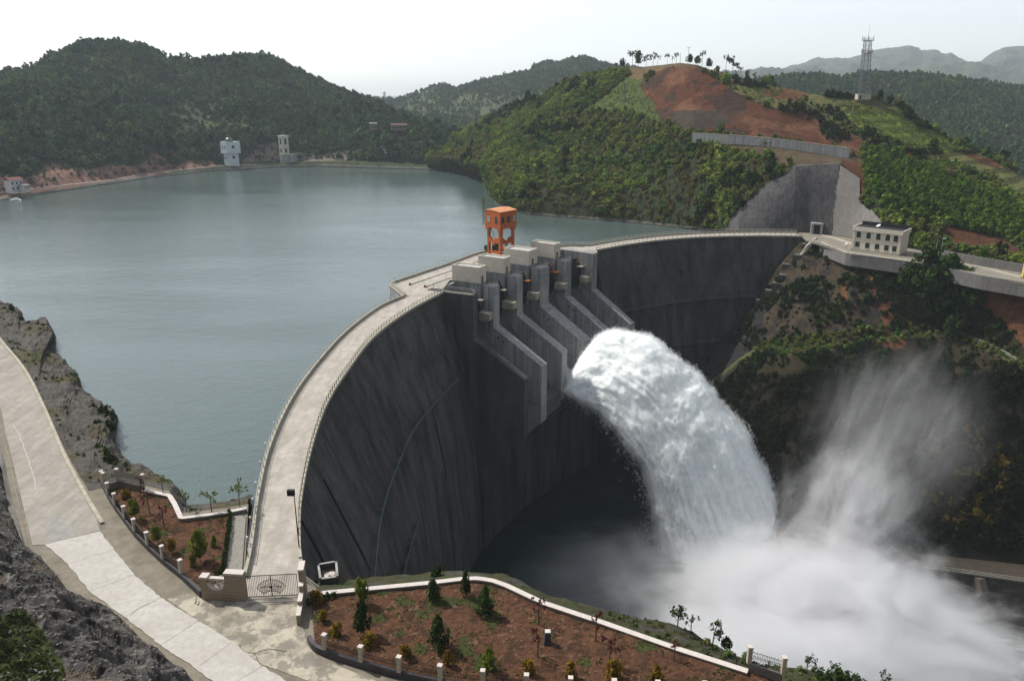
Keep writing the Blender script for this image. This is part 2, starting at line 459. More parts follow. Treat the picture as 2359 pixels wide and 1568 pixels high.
# ---- left hill across the lake
shoreL = [(-80, 476), (0, 462), (80, 450), (233, 427), (367, 407), (500, 394), (640, 386), (733, 384), (900, 389), (1040, 392)]
def yofz(pts, z): return [(x, y, float(AZ(x, y, z)[1])) for x, y in pts]
sl = yofz(shoreL, WL)
def rowY(pts, dY): return [(x, y, float(np.interp(x, [p[0] for p in sl], [p[2] for p in sl])) + dY) for x, y in pts]
ridgeL = [(-80, 190, 760), (0, 172, 770), (40, 163, 770), (70, 161, 780), (80, 153, 785), (110, 139, 800), (140, 126, 810), (165, 114, 820), (190, 105, 830), (235, 105, 840), (260, 103, 850), (290, 104, 860), (310, 112, 870), (340, 117, 870), (365, 131, 880), (390, 147, 890), (440, 150, 900), (500, 144, 910), (550, 138, 920), (590, 131, 930), (640, 139, 940), (660, 156, 950), (700, 174, 960), (730, 187, 970), (780, 210, 980), (860, 232, 990), (900, 257, 985), (930, 273, 970), (950, 292, 940), (990, 306, 900), (1040, 318, 850)]
PL = terrain([('z', [(x, y + 5, WL - 2) for x, y in shoreL]), ('z', [(x, y, WL + .1) for x, y in shoreL]),
              ('Y', rowY([(-80, 470), (0, 455), (53, 443), (100, 435), (233, 419), (367, 399), (500, 385), (640, 378), (733, 372), (900, 377), (1040, 386)], 2.5)),
              ('Y', rowY([(-80, 462), (0, 446), (53, 438), (100, 432), (233, 416), (367, 396), (500, 382), (640, 376), (700, 372), (733, 369), (900, 372), (1040, 384)], 8)),
              ('Y', rowY([(-80, 425), (0, 405), (100, 398), (200, 388), (300, 372), (350, 358), (400, 375), (500, 362), (600, 335), (640, 332), (690, 362), (760, 352), (850, 343), (950, 330), (1010, 325), (1040, 350)], 24)),
              ('Y', rowY([(-80, 420), (0, 400), (100, 393), (200, 382), (300, 364), (350, 350), (400, 368), (500, 352), (600, 322), (640, 318), (690, 352), (760, 346), (850, 338), (950, 326), (1010, 321), (1040, 345)], 30)),
              ('Y', rowY([(-80, 320), (0, 300), (150, 285), (300, 270), (450, 270), (600, 250), (700, 270), (780, 292), (850, 297), (950, 303), (1040, 325)], 95)),
              ('Y', rowY([(-80, 250), (0, 232), (150, 200), (300, 180), (450, 205), (600, 190), (700, 225), (780, 255), (850, 272), (950, 297), (1040, 321)], 170)),
              ('Y', ridgeL), ((0, 90, -45), []), ((0, 200, -110), [])], -80, 1040, 300, [2, 3, 3, 10, 3, 22, 22, 22, 5, 4], 26, 110, 3,
             [0, 0, .02, .03, .25, .25, .7, .8, .12, .6, .6])
qL = PR(PL)
cutL = [(-80, 470), (0, 455), (100, 438), (367, 400), (500, 386), (500, 372), (440, 370), (400, 385), (360, 350), (310, 378), (270, 374), (235, 384), (190, 392), (120, 372), (60, 410), (0, 400), (-80, 430)]
cut2 = [(560, 376), (640, 374), (690, 366), (760, 352), (850, 344), (1000, 326), (1000, 336), (860, 352), (780, 366), (700, 372), (660, 365), (640, 330), (600, 335)]
cL = paint(PL, (.055, .072, .036), [([(400, 270), (470, 160), (560, 145), (600, 180), (560, 290), (480, 300), (420, 300)], (.08, .095, .045)), ([(760, 215), (860, 232), (940, 290), (860, 290), (780, 270)], (.075, .09, .04)),
                                  (cutL, (.24, .135, .10)), (cut2, (.21, .17, .14))], 14, 40)
cL[PL[..., 2] < WL + 1.6] = (.20, .19, .165)
grid_obj('hill_left', PL, cL, M_HILL)
road_x = np.linspace(-80, 640, 60)
mskL = (~inpoly(qL, cutL)) * (~inpoly(qL, cut2)) * (PL[..., 2] > WL + 5) * 1.0
mskL *= np.clip(.75 + 1.6 * fbm(PL, 70, 3, 17), .22, 1)
mskL[inpoly(qL, [(400, 270), (470, 160), (560, 145), (600, 180), (560, 290), (480, 300), (420, 300)])] *= .5
mskL[-9:] *= 0
pt = sample(PL, 19000, mskL); scatter_pts('hillside_forest', pt - [0, 0, .5], NR.lognormal(.78, .38, len(pt)).clip(.9, 4.6), C_FAR)
pt = sample(PL, 700, mskL * np.clip(fbm(PL, 80, 3, 19) + .1, 0, 1), 10); scatter_pts('hillside_trees', pt - [0, 0, .5], NR.lognormal(1.25, .25, len(pt)).clip(2.2, 6), C_DARK, squash=(1, 1.5), seed=8)
pt = sample(PL, 330, (inpoly(qL, cutL) | inpoly(qL, cut2)) * (PL[..., 2] > WL + 3) * 1.0, 8)
scatter_pts('cliff_bushes', pt, NR.uniform(.7, 1.8, len(pt)), C_FAR, seed=4)
# ridge scrub standing against the sky
rr = PL[-10]; k = NR.choice(300, 220); pt = rr[k] + NR.normal(0, 1.5, (220, 3)) * [1, 1, 0]
scatter_pts('ridge_scrub', pt - [0, 0, .4], NR.lognormal(.45, .4, 220).clip(.7, 3.2), C_FAR, seed=5)

# ---- hill in the middle distance
ridgeM = [(780, 236), (881, 236), (917, 234), (974, 211), (1001, 199), (1031, 199), (1051, 208), (1061, 204), (1094, 191), (1154, 178), (1221, 169), (1227, 160), (1264, 149), (1277, 149), (1317, 138), (1344, 135), (1384, 149), (1401, 154), (1450, 158), (1500, 170)]
PM = terrain([('Y', [(780, 345, 1000), (1000, 335, 1000), (1300, 330, 1000), (1500, 320, 1000)]), ('Y', [(780, 300, 1150), (1000, 290, 1150), (1200, 265, 1150), (1500, 240, 1150)]),
              ('Y', [(780, 262, 1350), (950, 258, 1350), (1050, 240, 1350), (1200, 205, 1350), (1344, 180, 1350), (1500, 200, 1350)]),
              ('Y', [(x, y, 1600) for x, y in ridgeM]), ((0, 200, -80), []), ((0, 400, -160), [])], 780, 1500, 170, [16, 24, 24, 4, 3], 34, 150, 31, [.6, 1, .7, .06, .5, .5])
cM = paint(PM, (.06, .08, .04), [([(930, 240), (1040, 215), (1100, 215), (1180, 190), (1160, 215), (1060, 235), (960, 260)], (.085, .10, .045)), ([(1090, 215), (1150, 200), (1220, 195), (1180, 225), (1100, 232)], (.12, .075, .05)), ([(985, 262), (1100, 245), (1150, 250), (1060, 275)], (.085, .095, .045))], 16, 90)
grid_obj('hill_middle', PM, cM, M_HILLF)
mM = np.clip(.6 + 1.5 * fbm(PM, 90, 3, 12), .12, 1); mM[-7:] = 0
pt = sample(PM, 9000, mM, 14); scatter_pts('distant_forest', pt, NR.lognormal(1.0, .35, len(pt)).clip(1.5, 5), C_FAR, seed=6)
ptc = AY(np.linspace(1228, 1272, 14), np.interp(np.linspace(1228, 1272, 14), [p[0] for p in ridgeM], [p[1] for p in ridgeM]) + 1.5, 1597)
scatter_pts('ridge_grove', ptc, NR.uniform(5, 7, 14), C_FAR, seed=7)

# ---- far forested hill and the mountains beyond it, to the right of the mast
ridgeF = [(1700, 205), (1740, 196), (1796, 189), (1836, 184), (1879, 182), (1930, 192), (1970, 182), (2050, 177), (2120, 182), (2204, 192), (2305, 205), (2358, 215), (2450, 232)]
PF = terrain([('Y', [(1700, 300, 700), (2100, 390, 640), (2358, 450, 620), (2450, 470, 620)]), ('Y', [(1700, 250, 850), (2100, 300, 800), (2358, 350, 780), (2450, 370, 780)]),
              ('Y', [(1700, 228, 960), (2100, 240, 940), (2358, 275, 920), (2450, 290, 920)]), ('Y', [(x, y, 1100) for x, y in ridgeF]), ((0, 150, -70), []), ((0, 300, -150), [])],
             1700, 2450, 170, [18, 20, 20, 4, 3], 16, 110, 41, [.6, 1, .8, .04, .5, .5])
cF = paint(PF, (.034, .045, .024), []); grid_obj('hill_far', PF, cF, M_HILLF)
mF = np.ones(PF.shape[:2]); mF[-7:] = 0
pt = sample(PF, 10000, mF, 24); scatter_pts('far_forest', pt, NR.lognormal(1.0, .25, len(pt)).clip(1.5, 4.5), C_FAR, squash=(1.1, 1.7), seed=9)
ridgeX = [(1600, 215), (1700, 195), (1755, 182), (1802, 168), (1850, 155), (1879, 145), (1896, 150), (1928, 147), (1945, 147), (1970, 142), (2000, 128), (2037, 123), (2060, 121), (2084, 116), (2110, 131), (2137, 127), (2161, 138), (2174, 137), (2197, 158), (2215, 160), (2241, 167), (2264, 145), (2298, 123), (2330, 119), (2358, 118), (2460, 118)]
PX = terrain([('Y', [(1600, 260, 2300), (2460, 270, 2300)]), ('Y', [(1600, 232, 3000), (2460, 215, 2900)]), ('Y', [(x, y, 3900) for x, y in ridgeX]), ((0, 600, -300), []), ((0, 900, -400), [])],
             1600, 2460, 300, [40, 60, 4, 3], 210, 520, 52, [.3, .8, .05, .5, .5], 7, True)
PX[..., 2] += fbm(PX, 110, 5, 57, True) * 38 * np.clip(1 - np.abs(np.arange(PX.shape[0]) - 60)[:, None] / 90, 0.25, 1)
PX = (PX - [0, 0, CAMZ]) * 1.25 + [0, 0, CAMZ]
grid_obj('mountains', PX, paint(PX, (.07, .085, .05), []), M_HILLF)

# ---- hill on the right bank, with its red cut, bench and shotcrete
baseR = [(985, 390), (1051, 394), (1110, 407), (1126, 441), (1144, 471), (1214, 495), (1351, 505), (1477, 515), (1567, 525), (1672, 531), (1700, 531), (1860, 535), (1913, 541), (1960, 548), (2080, 570), (2160, 577), (2358, 610), (2470, 632)]
zb = [WL + .1] * 9 + [-3, 0, 0, 0, 0, 0, 0, 0, 0]
rowsR = [('z', [(x, y + (5 if z < -4 else 1), z - 2) for (x, y), z in zip(baseR, zb)]), ('z', [(x, y, z) for (x, y), z in zip(baseR, zb)]),
         ('Y', [(985, 362, 660), (1051, 366, 610), (1110, 385, 530), (1144, 430, 455), (1214, 445, 430), (1351, 450, 415), (1477, 450, 405), (1567, 440, 393), (1640, 432, 380), (1700, 432, 362), (1770, 415, 352), (1829, 384, 347), (1936, 378, 342), (1985, 412, 336), (2040, 480, 318), (2100, 500, 310), (2160, 520, 308), (2250, 530, 312), (2358, 552, 312), (2470, 580, 310)]),
         ('Y', [(985, 330, 730), (1051, 325, 690), (1126, 325, 580), (1214, 345, 505), (1351, 345, 470), (1477, 345, 440), (1567, 328, 412), (1596, 318, 406), (1775, 337, 392), (1955, 364, 380), (1990, 372, 375), (2100, 400, 370), (2200, 432, 360), (2358, 480, 350), (2470, 520, 345)]),
         ('Y', [(985, 326, 745), (1051, 316, 715), (1126, 312, 600), (1214, 325, 520), (1351, 325, 485), (1477, 320, 455), (1567, 306, 418), (1596, 304, 411), (1775, 323, 397), (1955, 352, 385), (1990, 362, 380), (2100, 390, 375), (2200, 425, 365), (2358, 472, 355), (2470, 512, 350)]),
         ('Y', [(985, 318, 850), (1051, 309, 830), (1126, 290, 680), (1214, 270, 590), (1351, 240, 535), (1450, 220, 505), (1515, 255, 465), (1600, 225, 447), (1700, 255, 428), (1800, 285, 415), (1880, 280, 425), (1955, 290, 425), (2100, 330, 415), (2200, 380, 405), (2358, 448, 395), (2470, 490, 385)]),
         ('Y', [(985, 316, 900), (1010, 311, 900), (1044, 301, 880), (1094, 291, 800), (1117, 274, 760), (1161, 264, 720), (1187, 244, 690), (1251, 228, 640), (1284, 198, 620), (1317, 188, 605), (1401, 168, 570), (1447, 158, 545), (1567, 146, 495), (1608, 151, 488), (1638, 162, 482), (1665, 166, 478), (1710, 180, 472), (1770, 192, 468), (1800, 202, 465), (1860, 215, 462), (1919, 226, 460), (1976, 229, 460), (2015, 230, 460), (2069, 242, 460), (2114, 280, 455), (2134, 292, 452), (2201, 333, 447), (2254, 353, 444), (2305, 369, 442), (2342, 400, 440), (2358, 406, 440), (2470, 440, 430)]),
         ((0, 60, -20), []), ((0, 160, -90), [])]
PRR = terrain(rowsR, 985, 2470, 460, [2, 26, 22, 4, 26, 22, 4, 4], 9, 55, 61, [0, .0, .25, .06, .06, .55, .04, .5, .5])
qR = PR(PRR)
scar = [(1513, 166), (1530, 160), (1555, 158), (1602, 160), (1626, 170), (1674, 200), (1710, 224), (1770, 252), (1800, 246), (1845, 241), (1860, 256), (1919, 286), (1979, 319), (2000, 330), (1997, 345), (1973, 360), (1955, 356), (1775, 326), (1596, 307), (1578, 312), (1549, 301), (1525, 285), (1507, 246), (1483, 217), (1479, 198)]
grass_l = [(1457, 168), (1485, 185), (1479, 198), (1483, 217), (1507, 246), (1525, 285), (1545, 300), (1500, 285), (1440, 262), (1370, 262), (1330, 268), (1400, 215)]
soil_top = [(1447, 158), (1490, 150), (1567, 144), (1640, 158), (1690, 178), (1720, 190), (1690, 200), (1640, 172), (1602, 158), (1530, 158), (1490, 178), (1455, 180)]
meadow = [(1655, 175), (1720, 182), (1800, 203), (1976, 230), (2060, 242), (2114, 280), (2060, 290), (1990, 315), (1919, 285), (1860, 254), (1845, 240), (1800, 246), (1770, 250), (1710, 222), (1674, 198)]
red_top = [(1760, 203), (1800, 204), (1865, 217), (1850, 232), (1790, 228), (1755, 218)]
terr = [(1935, 243), (2060, 252), (2114, 282), (2150, 305), (2205, 336), (2190, 350), (2100, 345), (2000, 312), (1960, 275)]
terr2 = [(2190, 350), (2254, 354), (2340, 400), (2470, 440), (2470, 520), (2358, 470), (2280, 420), (2200, 385), (2120, 360)]
bench = [(1600, 318), (1775, 337), (1955, 362), (1975, 360), (1990, 372), (1980, 385), (1936, 380), (1829, 384), (1760, 365), (1690, 352), (1620, 338)]
shot1 = [(1829, 383), (1936, 378), (1931, 402), (1920, 470), (1912, 560), (1660, 560), (1672, 523), (1685, 502), (1769, 422), (1816, 398)]
shot2 = [(1938, 384), (1980, 411), (1978, 468), (2013, 491), (2040, 525), (2040, 580), (1912, 560), (1920, 470), (1931, 402)]
red_u = [(1940, 368), (1990, 372), (1990, 395), (2000, 425), (1980, 470), (1978, 412), (1938, 385)]
red_s = [(2165, 522), (2210, 516), (2300, 545), (2350, 575), (2358, 600), (2290, 588), (2200, 572), (2160, 560)]
red_r = [(2205, 345), (2240, 352), (2300, 375), (2310, 392), (2260, 378)]
cR = paint(PRR, (.046, .060, .026), [(meadow, (.155, .15, .055)), (grass_l, (.085, .112, .032)), (soil_top, (.17, .115, .06)), (red_top, (.17, .075, .038)), (terr, (.20, .26, .045)), (terr2, (.19, .20, .06)),
                                     (bench, (.115, .085, .05)), (scar, RED), (red_u, (.15, .062, .028)), (red_s, (.12, .054, .028)), (red_r, (.15, .065, .03))], 11, 16)
z_, f1, f2 = PRR[..., 2], fbm(PRR, 16, 4, 71), fbm(PRR, 5, 4, 77)
insc = inpoly(qR, scar)
_g = fbm(PRR * [1, .5, .45], 7, 4, 83, True) * insc; PRR[..., 1] += _g * 2.2; PRR[..., 2] += _g * 1.0
cR[insc & (f1 > .12) & (qR[..., 0] < 1720)] = (.062, .036, .026)
cR[insc & (f1 < -.2)] = (.17, .078, .042)
dk = [(1540, 255), (1600, 248), (1660, 262), (1690, 285), (1670, 300), (1596, 300), (1550, 296)]
cR[inpoly(qR + f1[..., None] * 22 + f2[..., None] * 9, dk)] = (.065, .048, .036)
for poly in (terr, terr2):
    m_ = inpoly(qR, poly); cR[m_ & ((np.floor((z_ + f2 * .5) / 2.1) % 2) == 0)] *= .45
cR[(z_ < WL + 1.3) & (qR[..., 0] < 1690)] = (.17, .155, .125)
M_HR = ground_mat('right_hill_ground', .22, .6, 1.0, 2.2)
grid_obj('hill_right', PRR, cR, M_HR)
bare = np.zeros(qR.shape[:2], bool)
for p_ in (scar, soil_top, meadow, terr, terr2, bench, shot1, shot2, red_u, red_s, grass_l): bare |= inpoly(qR, p_)
plant = [(1985, 350), (2040, 352), (2200, 420), (2300, 455), (2358, 500), (2470, 560), (2470, 630), (2358, 560), (2160, 520), (2050, 500), (2005, 470), (1985, 430)]
mk = (~bare) * (z_ > WL + 1.2) * 1.0; mk[-9:] = 0; mk[inpoly(qR, plant)] = 0
brown = np.clip(.55 + 1.5 * fbm(PRR, 26, 3, 91), .05, 1)
pt = sample(PRR, 13000, mk * brown, 33)
scatter_pts('hillside_shrubs', pt - [0, 0, .3], NR.lognormal(.38, .42, len(pt)).clip(.5, 3.4), C_MID, seed=11)
pt = sample(PRR, 420, mk * np.clip(fbm(PRR, 45, 3, 95) + .1, 0, 1), 39); scatter_pts('hillside_trees', pt - [0, 0, .3], NR.lognormal(1.0, .25, len(pt)).clip(1.8, 4.6), C_DARK, squash=(1, 1.5), seed=18)
pt = sample(PRR, 2600, mk * (1.1 - brown), 37)
scatter_pts('brown_scrub', pt - [0, 0, .2], NR.lognormal(.2, .3, len(pt)).clip(.5, 2.2), C_RUST, seed=12)
pt = sample(PRR, 2200, inpoly(qR, plant) * 1.0, 34)
scatter_pts('young_plantation', pt - [0, 0, .2], NR.lognormal(.75, .25, len(pt)).clip(1, 3.6), proto_coll('plantation_crown', leaf_mat('leaves_plantation', [(.05, .10, .015), (.085, .15, .022), (.11, .18, .03), (.04, .08, .015)], .3, .5), [crown(70 + s, 200, .8, 1.7, .19, 9, .15) for s in range(4)]), seed=13)
gm = (inpoly(qR, grass_l) | inpoly(qR, meadow)) * np.clip(.2 + fbm(PRR, 18, 3, 8), 0, 1)
pt = sample(PRR, 1500, gm, 35); scatter_pts('meadow_tufts', pt, NR.uniform(.4, 1.3, len(pt)), C_PALE, squash=(.4, .8), seed=14)
tm = inpoly(qR, terr) * ((np.floor((z_ + f2 * .3) / 2.1) % 2) == 1) * 1.0
pt = sample(PRR, 1500, tm, 36); scatter_pts('terrace_crops', pt, NR.uniform(.5, 1.0, len(pt)), C_PALE, squash=(.5, .9), seed=15)
hb = [([(1770, 250), (1845, 240), (1870, 262), (1925, 300), (1960, 325), (1920, 335), (1880, 300), (1850, 270), (1800, 262)], 130, .7, 2.0),
      ([(1668, 172), (1720, 188), (1775, 205), (1740, 210), (1690, 195)], 60, .8, 1.8), ([(1860, 240), (1925, 250), (1960, 290), (1920, 285)], 90, .5, 1.3),
      ([(1900, 215), (1975, 224), (1975, 232), (1900, 226)], 40, 1.2, 2.6), ([(2080, 250), (2120, 280), (2140, 300), (2110, 292), (2070, 262)], 40, 1.3, 2.6), ([(1975, 312), (2040, 318), (2110, 345), (2060, 352), (1990, 335)], 120, .6, 1.6)]
ap, as_ = [], []
for poly, n_, a_, b_ in hb:
    m_ = inpoly(qR, poly) * 1.0; m_[-9:] = 0
    p_ = sample(PRR, n_, m_, n_); ap.append(p_); as_.append(NR.uniform(a_, b_, n_))
scatter_pts('meadow_bushes', np.vstack(ap), np.concatenate(as_), C_DARK, seed=16)

def patch_wall(name, poly, mat, label, cat, off=.6):
    """the lining sprayed over a part of the slope: that part of the slope, thickened outwards"""
    nr, nc, _ = PRR.shape; F = grid_faces(nr, nc); cen = qR.reshape(-1, 2)[F].mean(1); nz = np.stack([fbm(PRR.reshape(-1, 3)[F].mean(1), 6, 3, 99)] * 2, -1) * 5
    F = F[inpoly(cen + nz, poly) & (PRR[..., 1].reshape(-1)[F].max(1) < 362)]
    used, inv = np.unique(F, return_inverse=True); F = inv.reshape(-1, 4); V = PRR.reshape(-1, 3)[used]
    V = V + np.array([0, -off, off * .35]); n = len(V)
    edges = {}
    for f in F:
        for a, b in zip(f, np.roll(f, -1)): edges[(a, b)] = 1
    side = [(b, a, a + n, b + n) for (a, b) in edges if (b, a) not in edges]
    o = obj(name, np.vstack([V, V + np.array([0, off * 1.6, -off])]), F.tolist() + [tuple(int(i) for i in s) for s in side], mat)
    return tag(o, label, cat)
M_SHOT1 = concrete('shotcrete_dark', (.10, .096, .097), (.022, .021, .021), (.9, .9, .10), .85, 1.6, .07, .95, fine=.9)
M_SHOT2 = concrete('shotcrete_pale', (.21, .195, .18), (.12, .105, .095), (.6, .6, .2), .4, 0, .1, .95, fine=.8)
patch_wall('shotcrete_wall', shot1, M_SHOT1, 'dark grey streaked shotcrete face round the tunnel mouth above the dam end', 'slope wall')
patch_wall('shotcrete_wall', shot2, M_SHOT2, 'pale grey shotcrete strip between the dark lining and the wooded slope', 'slope wall', .5)

# ------------------------------------------------------------------ dam lines (world, z = 0 is the crest)
DNL = smooth([(-25.6, 70), (-26.6, 80), (-27.8, 88), (-29.6, 94), (-32.5, 106), (-35.3, 124), (-37.1, 144), (-36.8, 164), (-35, 188), (-29.3, 212), (-21.3, 233.2)], 90)
UPL = smooth([(-32.2, 72), (-33.6, 80), (-34.9, 88), (-36.4, 95), (-39.3, 107), (-42.5, 124), (-44.5, 145), (-44.5, 165), (-42.8, 190), (-38.2, 214), (-32.5, 227)], 90)
DNR = smooth([(32.5, 298), (47.3, 310), (65.2, 320.5), (84.5, 326.4), (105.3, 328.4), (122.5, 327.4)], 60)
NRR = normals2(DNR); UPR = DNR - NRR * 7.4
NW = np.array([(-11.9, 228.5), (-5.9, 241.2), (1.7, 255.1), (10, 266.9), (19.7, 279.3), (30.5, 290.2)])
WW = [3.0, 4.0, 4.0, 6.3, 4.0, 3.6]
AN = [math.radians(31 + (i - 2.5) * 2.5) for i in range(6)]
DD = [np.array((math.cos(a), -math.sin(a))) for a in AN]; TT = [np.array((math.sin(a), math.cos(a))) for a in AN]
v3 = lambda p, z=0.0: np.array([p[0], p[1], z])

# ---- lake
poly = [(-1500, -300), (-45, -300), (-36.5, 72)] + [tuple(p * .5 + q * .5) for p, q in zip(UPL[::8], DNL[::8])] + [(-36, 236), (-22, 268), (-8, 288), (18, 300), (38, 312)] + [tuple(p) for p in (UPR * .5 + DNR * .5)[::10]] + [(140, 345), (170, 450), (170, 1100), (-1500, 1100)]
mb = MB(); mb.add([(x, y, WL) for x, y in poly], [tuple(range(len(poly)))])
o = mb.build('lake', M_LAKE, kind='structure')

# ---- materials
M_CREST = concrete('crest_concrete', (.42, .385, .335), (.20, .18, .15), (.5, .12, 1), .6, 0, .25, .9, fine=.7)
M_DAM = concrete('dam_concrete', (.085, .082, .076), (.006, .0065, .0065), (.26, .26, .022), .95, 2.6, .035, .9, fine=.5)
M_PIER = concrete('pier_concrete', (.36, .36, .35), (.085, .085, .083), (.8, .8, .035), .7, 3.0, .08, .9, fine=.7)
M_PARA = concrete('parapet_concrete', (.40, .37, .30), (.20, .18, .13), (.6, .6, .3), .5, 0, .15, .9, fine=1.2)
M_TILE = concrete('cream_tile', (.74, .67, .54), (.56, .50, .40), (.5, .5, .1), .35, 1.55, .05, .6, fine=.6)
M_RAIL = plain('galvanised_rail', (.42, .42, .39), .5, .3, .15)
M_TEAL = plain('teal_rail', (.10, .19, .19), .5, .2, .2)
M_STEEL = plain('dark_steel', (.025, .026, .028), .5, .5, .3)
M_RUST = plain('rusty_orange', (.34, .12, .03), .7, .2, .3)
M_DOOR = plain('door_brown', (.16, .06, .03), .6)
M_ROOFG = concrete('roof_screed', (.42, .42, .41), (.28, .28, .27), (.5, .5, .5), .4, 0, .2, .9)

# ---- the dam: one thing
dam = thing('arch_dam', 'grey concrete arch dam curving across the gorge and holding back the lake', 'dam', (-36, 150, -95))
PROF = [(-7.0, -.3), (0, -.3), (.0, -1.6), (2.6, -8), (8.9, -25), (12.2, -43), (15, -70), (16, -96), (-7.0, -96)]
def face_off(z): return float(np.interp(-z, [.3, 1.6, 8, 25, 43, 70, 96], [0, 0, 2.6, 8.9, 12.2, 15, 16]))
zs = [-.3, -1.6] + list(np.linspace(-4, -96, 40))
def dam_side(DN, fac, name):
    nn = normals2(DN); rows = []
    for i in range(len(DN)):
        r = [v3(DN[i] - nn[i] * 6.9, -96), v3(DN[i] - nn[i] * 6.9, -.3)] + [v3(DN[i] + nn[i] * face_off(z) * fac[i], z) for z in zs]
        rows.append(r)
    mb = MB(); mb.loft(rows, close=True); n = len(rows[0]); mb.f += [tuple(range(n))[::-1], tuple(range((len(rows) - 1) * n, len(rows) * n))]
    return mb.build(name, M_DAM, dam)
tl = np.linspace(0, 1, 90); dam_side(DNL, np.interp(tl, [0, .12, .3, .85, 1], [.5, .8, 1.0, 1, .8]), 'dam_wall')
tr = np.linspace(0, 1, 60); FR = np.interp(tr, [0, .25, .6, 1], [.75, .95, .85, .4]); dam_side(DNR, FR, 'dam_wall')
# crest deck
mb = MB()
def slab(A, B, z1, z0):
    rows = [[v3(a, z0), v3(a, z1), v3(b, z1), v3(b, z0)] for a, b in zip(A, B)]
    mb.loft(rows, close=True); b = len(mb.v) - 4 * len(rows); mb.f += [(b + 3, b + 2, b + 1, b), tuple(b + 4 * (len(rows) - 1) + k for k in range(4))]
NL = normals2(DNL)
g0_ = int(np.argmin(abs(DNL[:, 1] - 81.5))); g1_ = int(np.argmin(abs(UPL[:, 1] - 81.0))); slab(resample(UPL[g1_:], 90), resample((DNL + NL * .35)[g0_:], 90), 0, -.45); slab(UPR, DNR + NRR * .35, 0, -.45)
HB = [NW[i] - DD[i] * 16.2 for i in range(1, 5)]
mid = [UPL[-1], (-39.4, 242.6), (-10, 294), (22, 305.5), UPR[0], DNR[0], NW[5] + TT[5] * 3.6 + DD[5] * .1, NW[5] + DD[5] * .1, NW[5] - DD[5] * 14] + [HB[3] + TT[4] * 4, HB[3], HB[2] + TT[3] * 5, HB[2], HB[1] + TT[2] * 4, HB[1], HB[0] + TT[1] * 4, HB[0]] + [NW[0] + TT[0] * 3 - DD[0] * 12, NW[0] + TT[0] * 3, NW[0], DNL[-1]]
mb.prism([tuple(p) for p in mid], -.45, .004)
mb.build('crest_deck', M_CREST, dam)
# intake block under the straight stretch of the crest
mb = MB(); mb.prism([tuple(p) for p in ((-32.3, 227.6), (-39.2, 242.6), (-10, 293.8), (21.8, 305.2), (31, 300), (18.5, 299), (5.5, 289.5), (-4, 276), (-12.5, 263.5), (-20, 250), (-25.5, 238))], -60, -.46); mb.build('intake_block', M_PIER, dam)
# piers, walls and chutes
PIERP = [(-16, .06), (0, .06), (0, -14), (17.3, -24.6), (17.3, -44.2), (3.2, -57.4), (-16, -57.4)]
for i in range(6):
    mb = MB(); q = list(PIERP) if i in (0, 5) else [(-16, .06), (-4.95, .06), (-4.95, -9), (-3.75, -9), (-3.75, -.55)] + [(0, -.55)] + list(PIERP[2:])
    k4 = q.index((17.3, -44.2))
    if i == 2: q[k4] = (17.3, -41.3)
    if i > 2: q[k4] = (17.3, -43)
    mb.extr(q, v3(NW[i]), v3(DD[i]), (0, 0, 1), v3(TT[i]), WW[i]); mb.build('spillway_pier', M_PIER if i else M_DAM, dam)
CH = [(-13, -9), (-6, -13.5), (2, -23), (9, -32.5), (13, -37), (17.2, -38.2), (17.2, -43.6), (3.0, -57.1), (-13, -57.1)]
bp_ = [tuple(NW[i] + DD[i] * 3.1 + TT[i] * (WW[i] if i == 5 else 0)) for i in range(6)]; mb = MB(); mb.prism(bp_ + [tuple(NW[5] + TT[5] * WW[5] - DD[5] * 16), tuple(NW[3] - DD[3] * 16), tuple(NW[0] - DD[0] * 15.9)], -96, -57.42); mb.build('dam_base', M_DAM, dam)
M_CHUTE = concrete('chute_concrete', (.11, .108, .10), (.03, .03, .029), (.7, .7, .05), .6, 0, .1, .85)  # darker than the piers: the bay slots' shade is put into this tone
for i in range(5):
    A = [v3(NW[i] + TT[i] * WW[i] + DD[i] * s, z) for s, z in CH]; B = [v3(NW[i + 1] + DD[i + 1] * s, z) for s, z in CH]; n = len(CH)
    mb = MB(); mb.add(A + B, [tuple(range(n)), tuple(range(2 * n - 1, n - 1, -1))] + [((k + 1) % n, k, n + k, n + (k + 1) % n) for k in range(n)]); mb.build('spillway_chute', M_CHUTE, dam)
    G = [(-7 + 2.2 * math.sin(math.pi * u), -2.6 - 12.5 * u) for u in np.linspace(0, 1, 9)]
    mb = MB(); mb.loft([[v3(NW[i] + TT[i] * WW[i] + DD[i] * s, z), v3(NW[i + 1] + DD[i + 1] * s, z)] for s, z in G]); mb.loft([[v3(NW[i] + TT[i] * WW[i] + DD[i] * (s - .4), z), v3(NW[i + 1] + DD[i + 1] * (s - .4), z)] for s, z in G[::-1]]); mb.build('radial_gate', M_STEEL, dam)
    c = .5 * (NW[i] + TT[i] * WW[i] + NW[i + 1]) - DD[i] * 14.6; mb = MB(); mb.box(v3(c, -2.2), (1.2, np.linalg.norm(NW[i] + TT[i] * WW[i] - NW[i + 1]) + .6, 3.4), v3(DD[i]), v3(TT[i])); mb.build('lintel_wall', M_PIER, dam)
Z7 = lambda x, y: (862.3 + x * .26583, 439 + y * .26583)
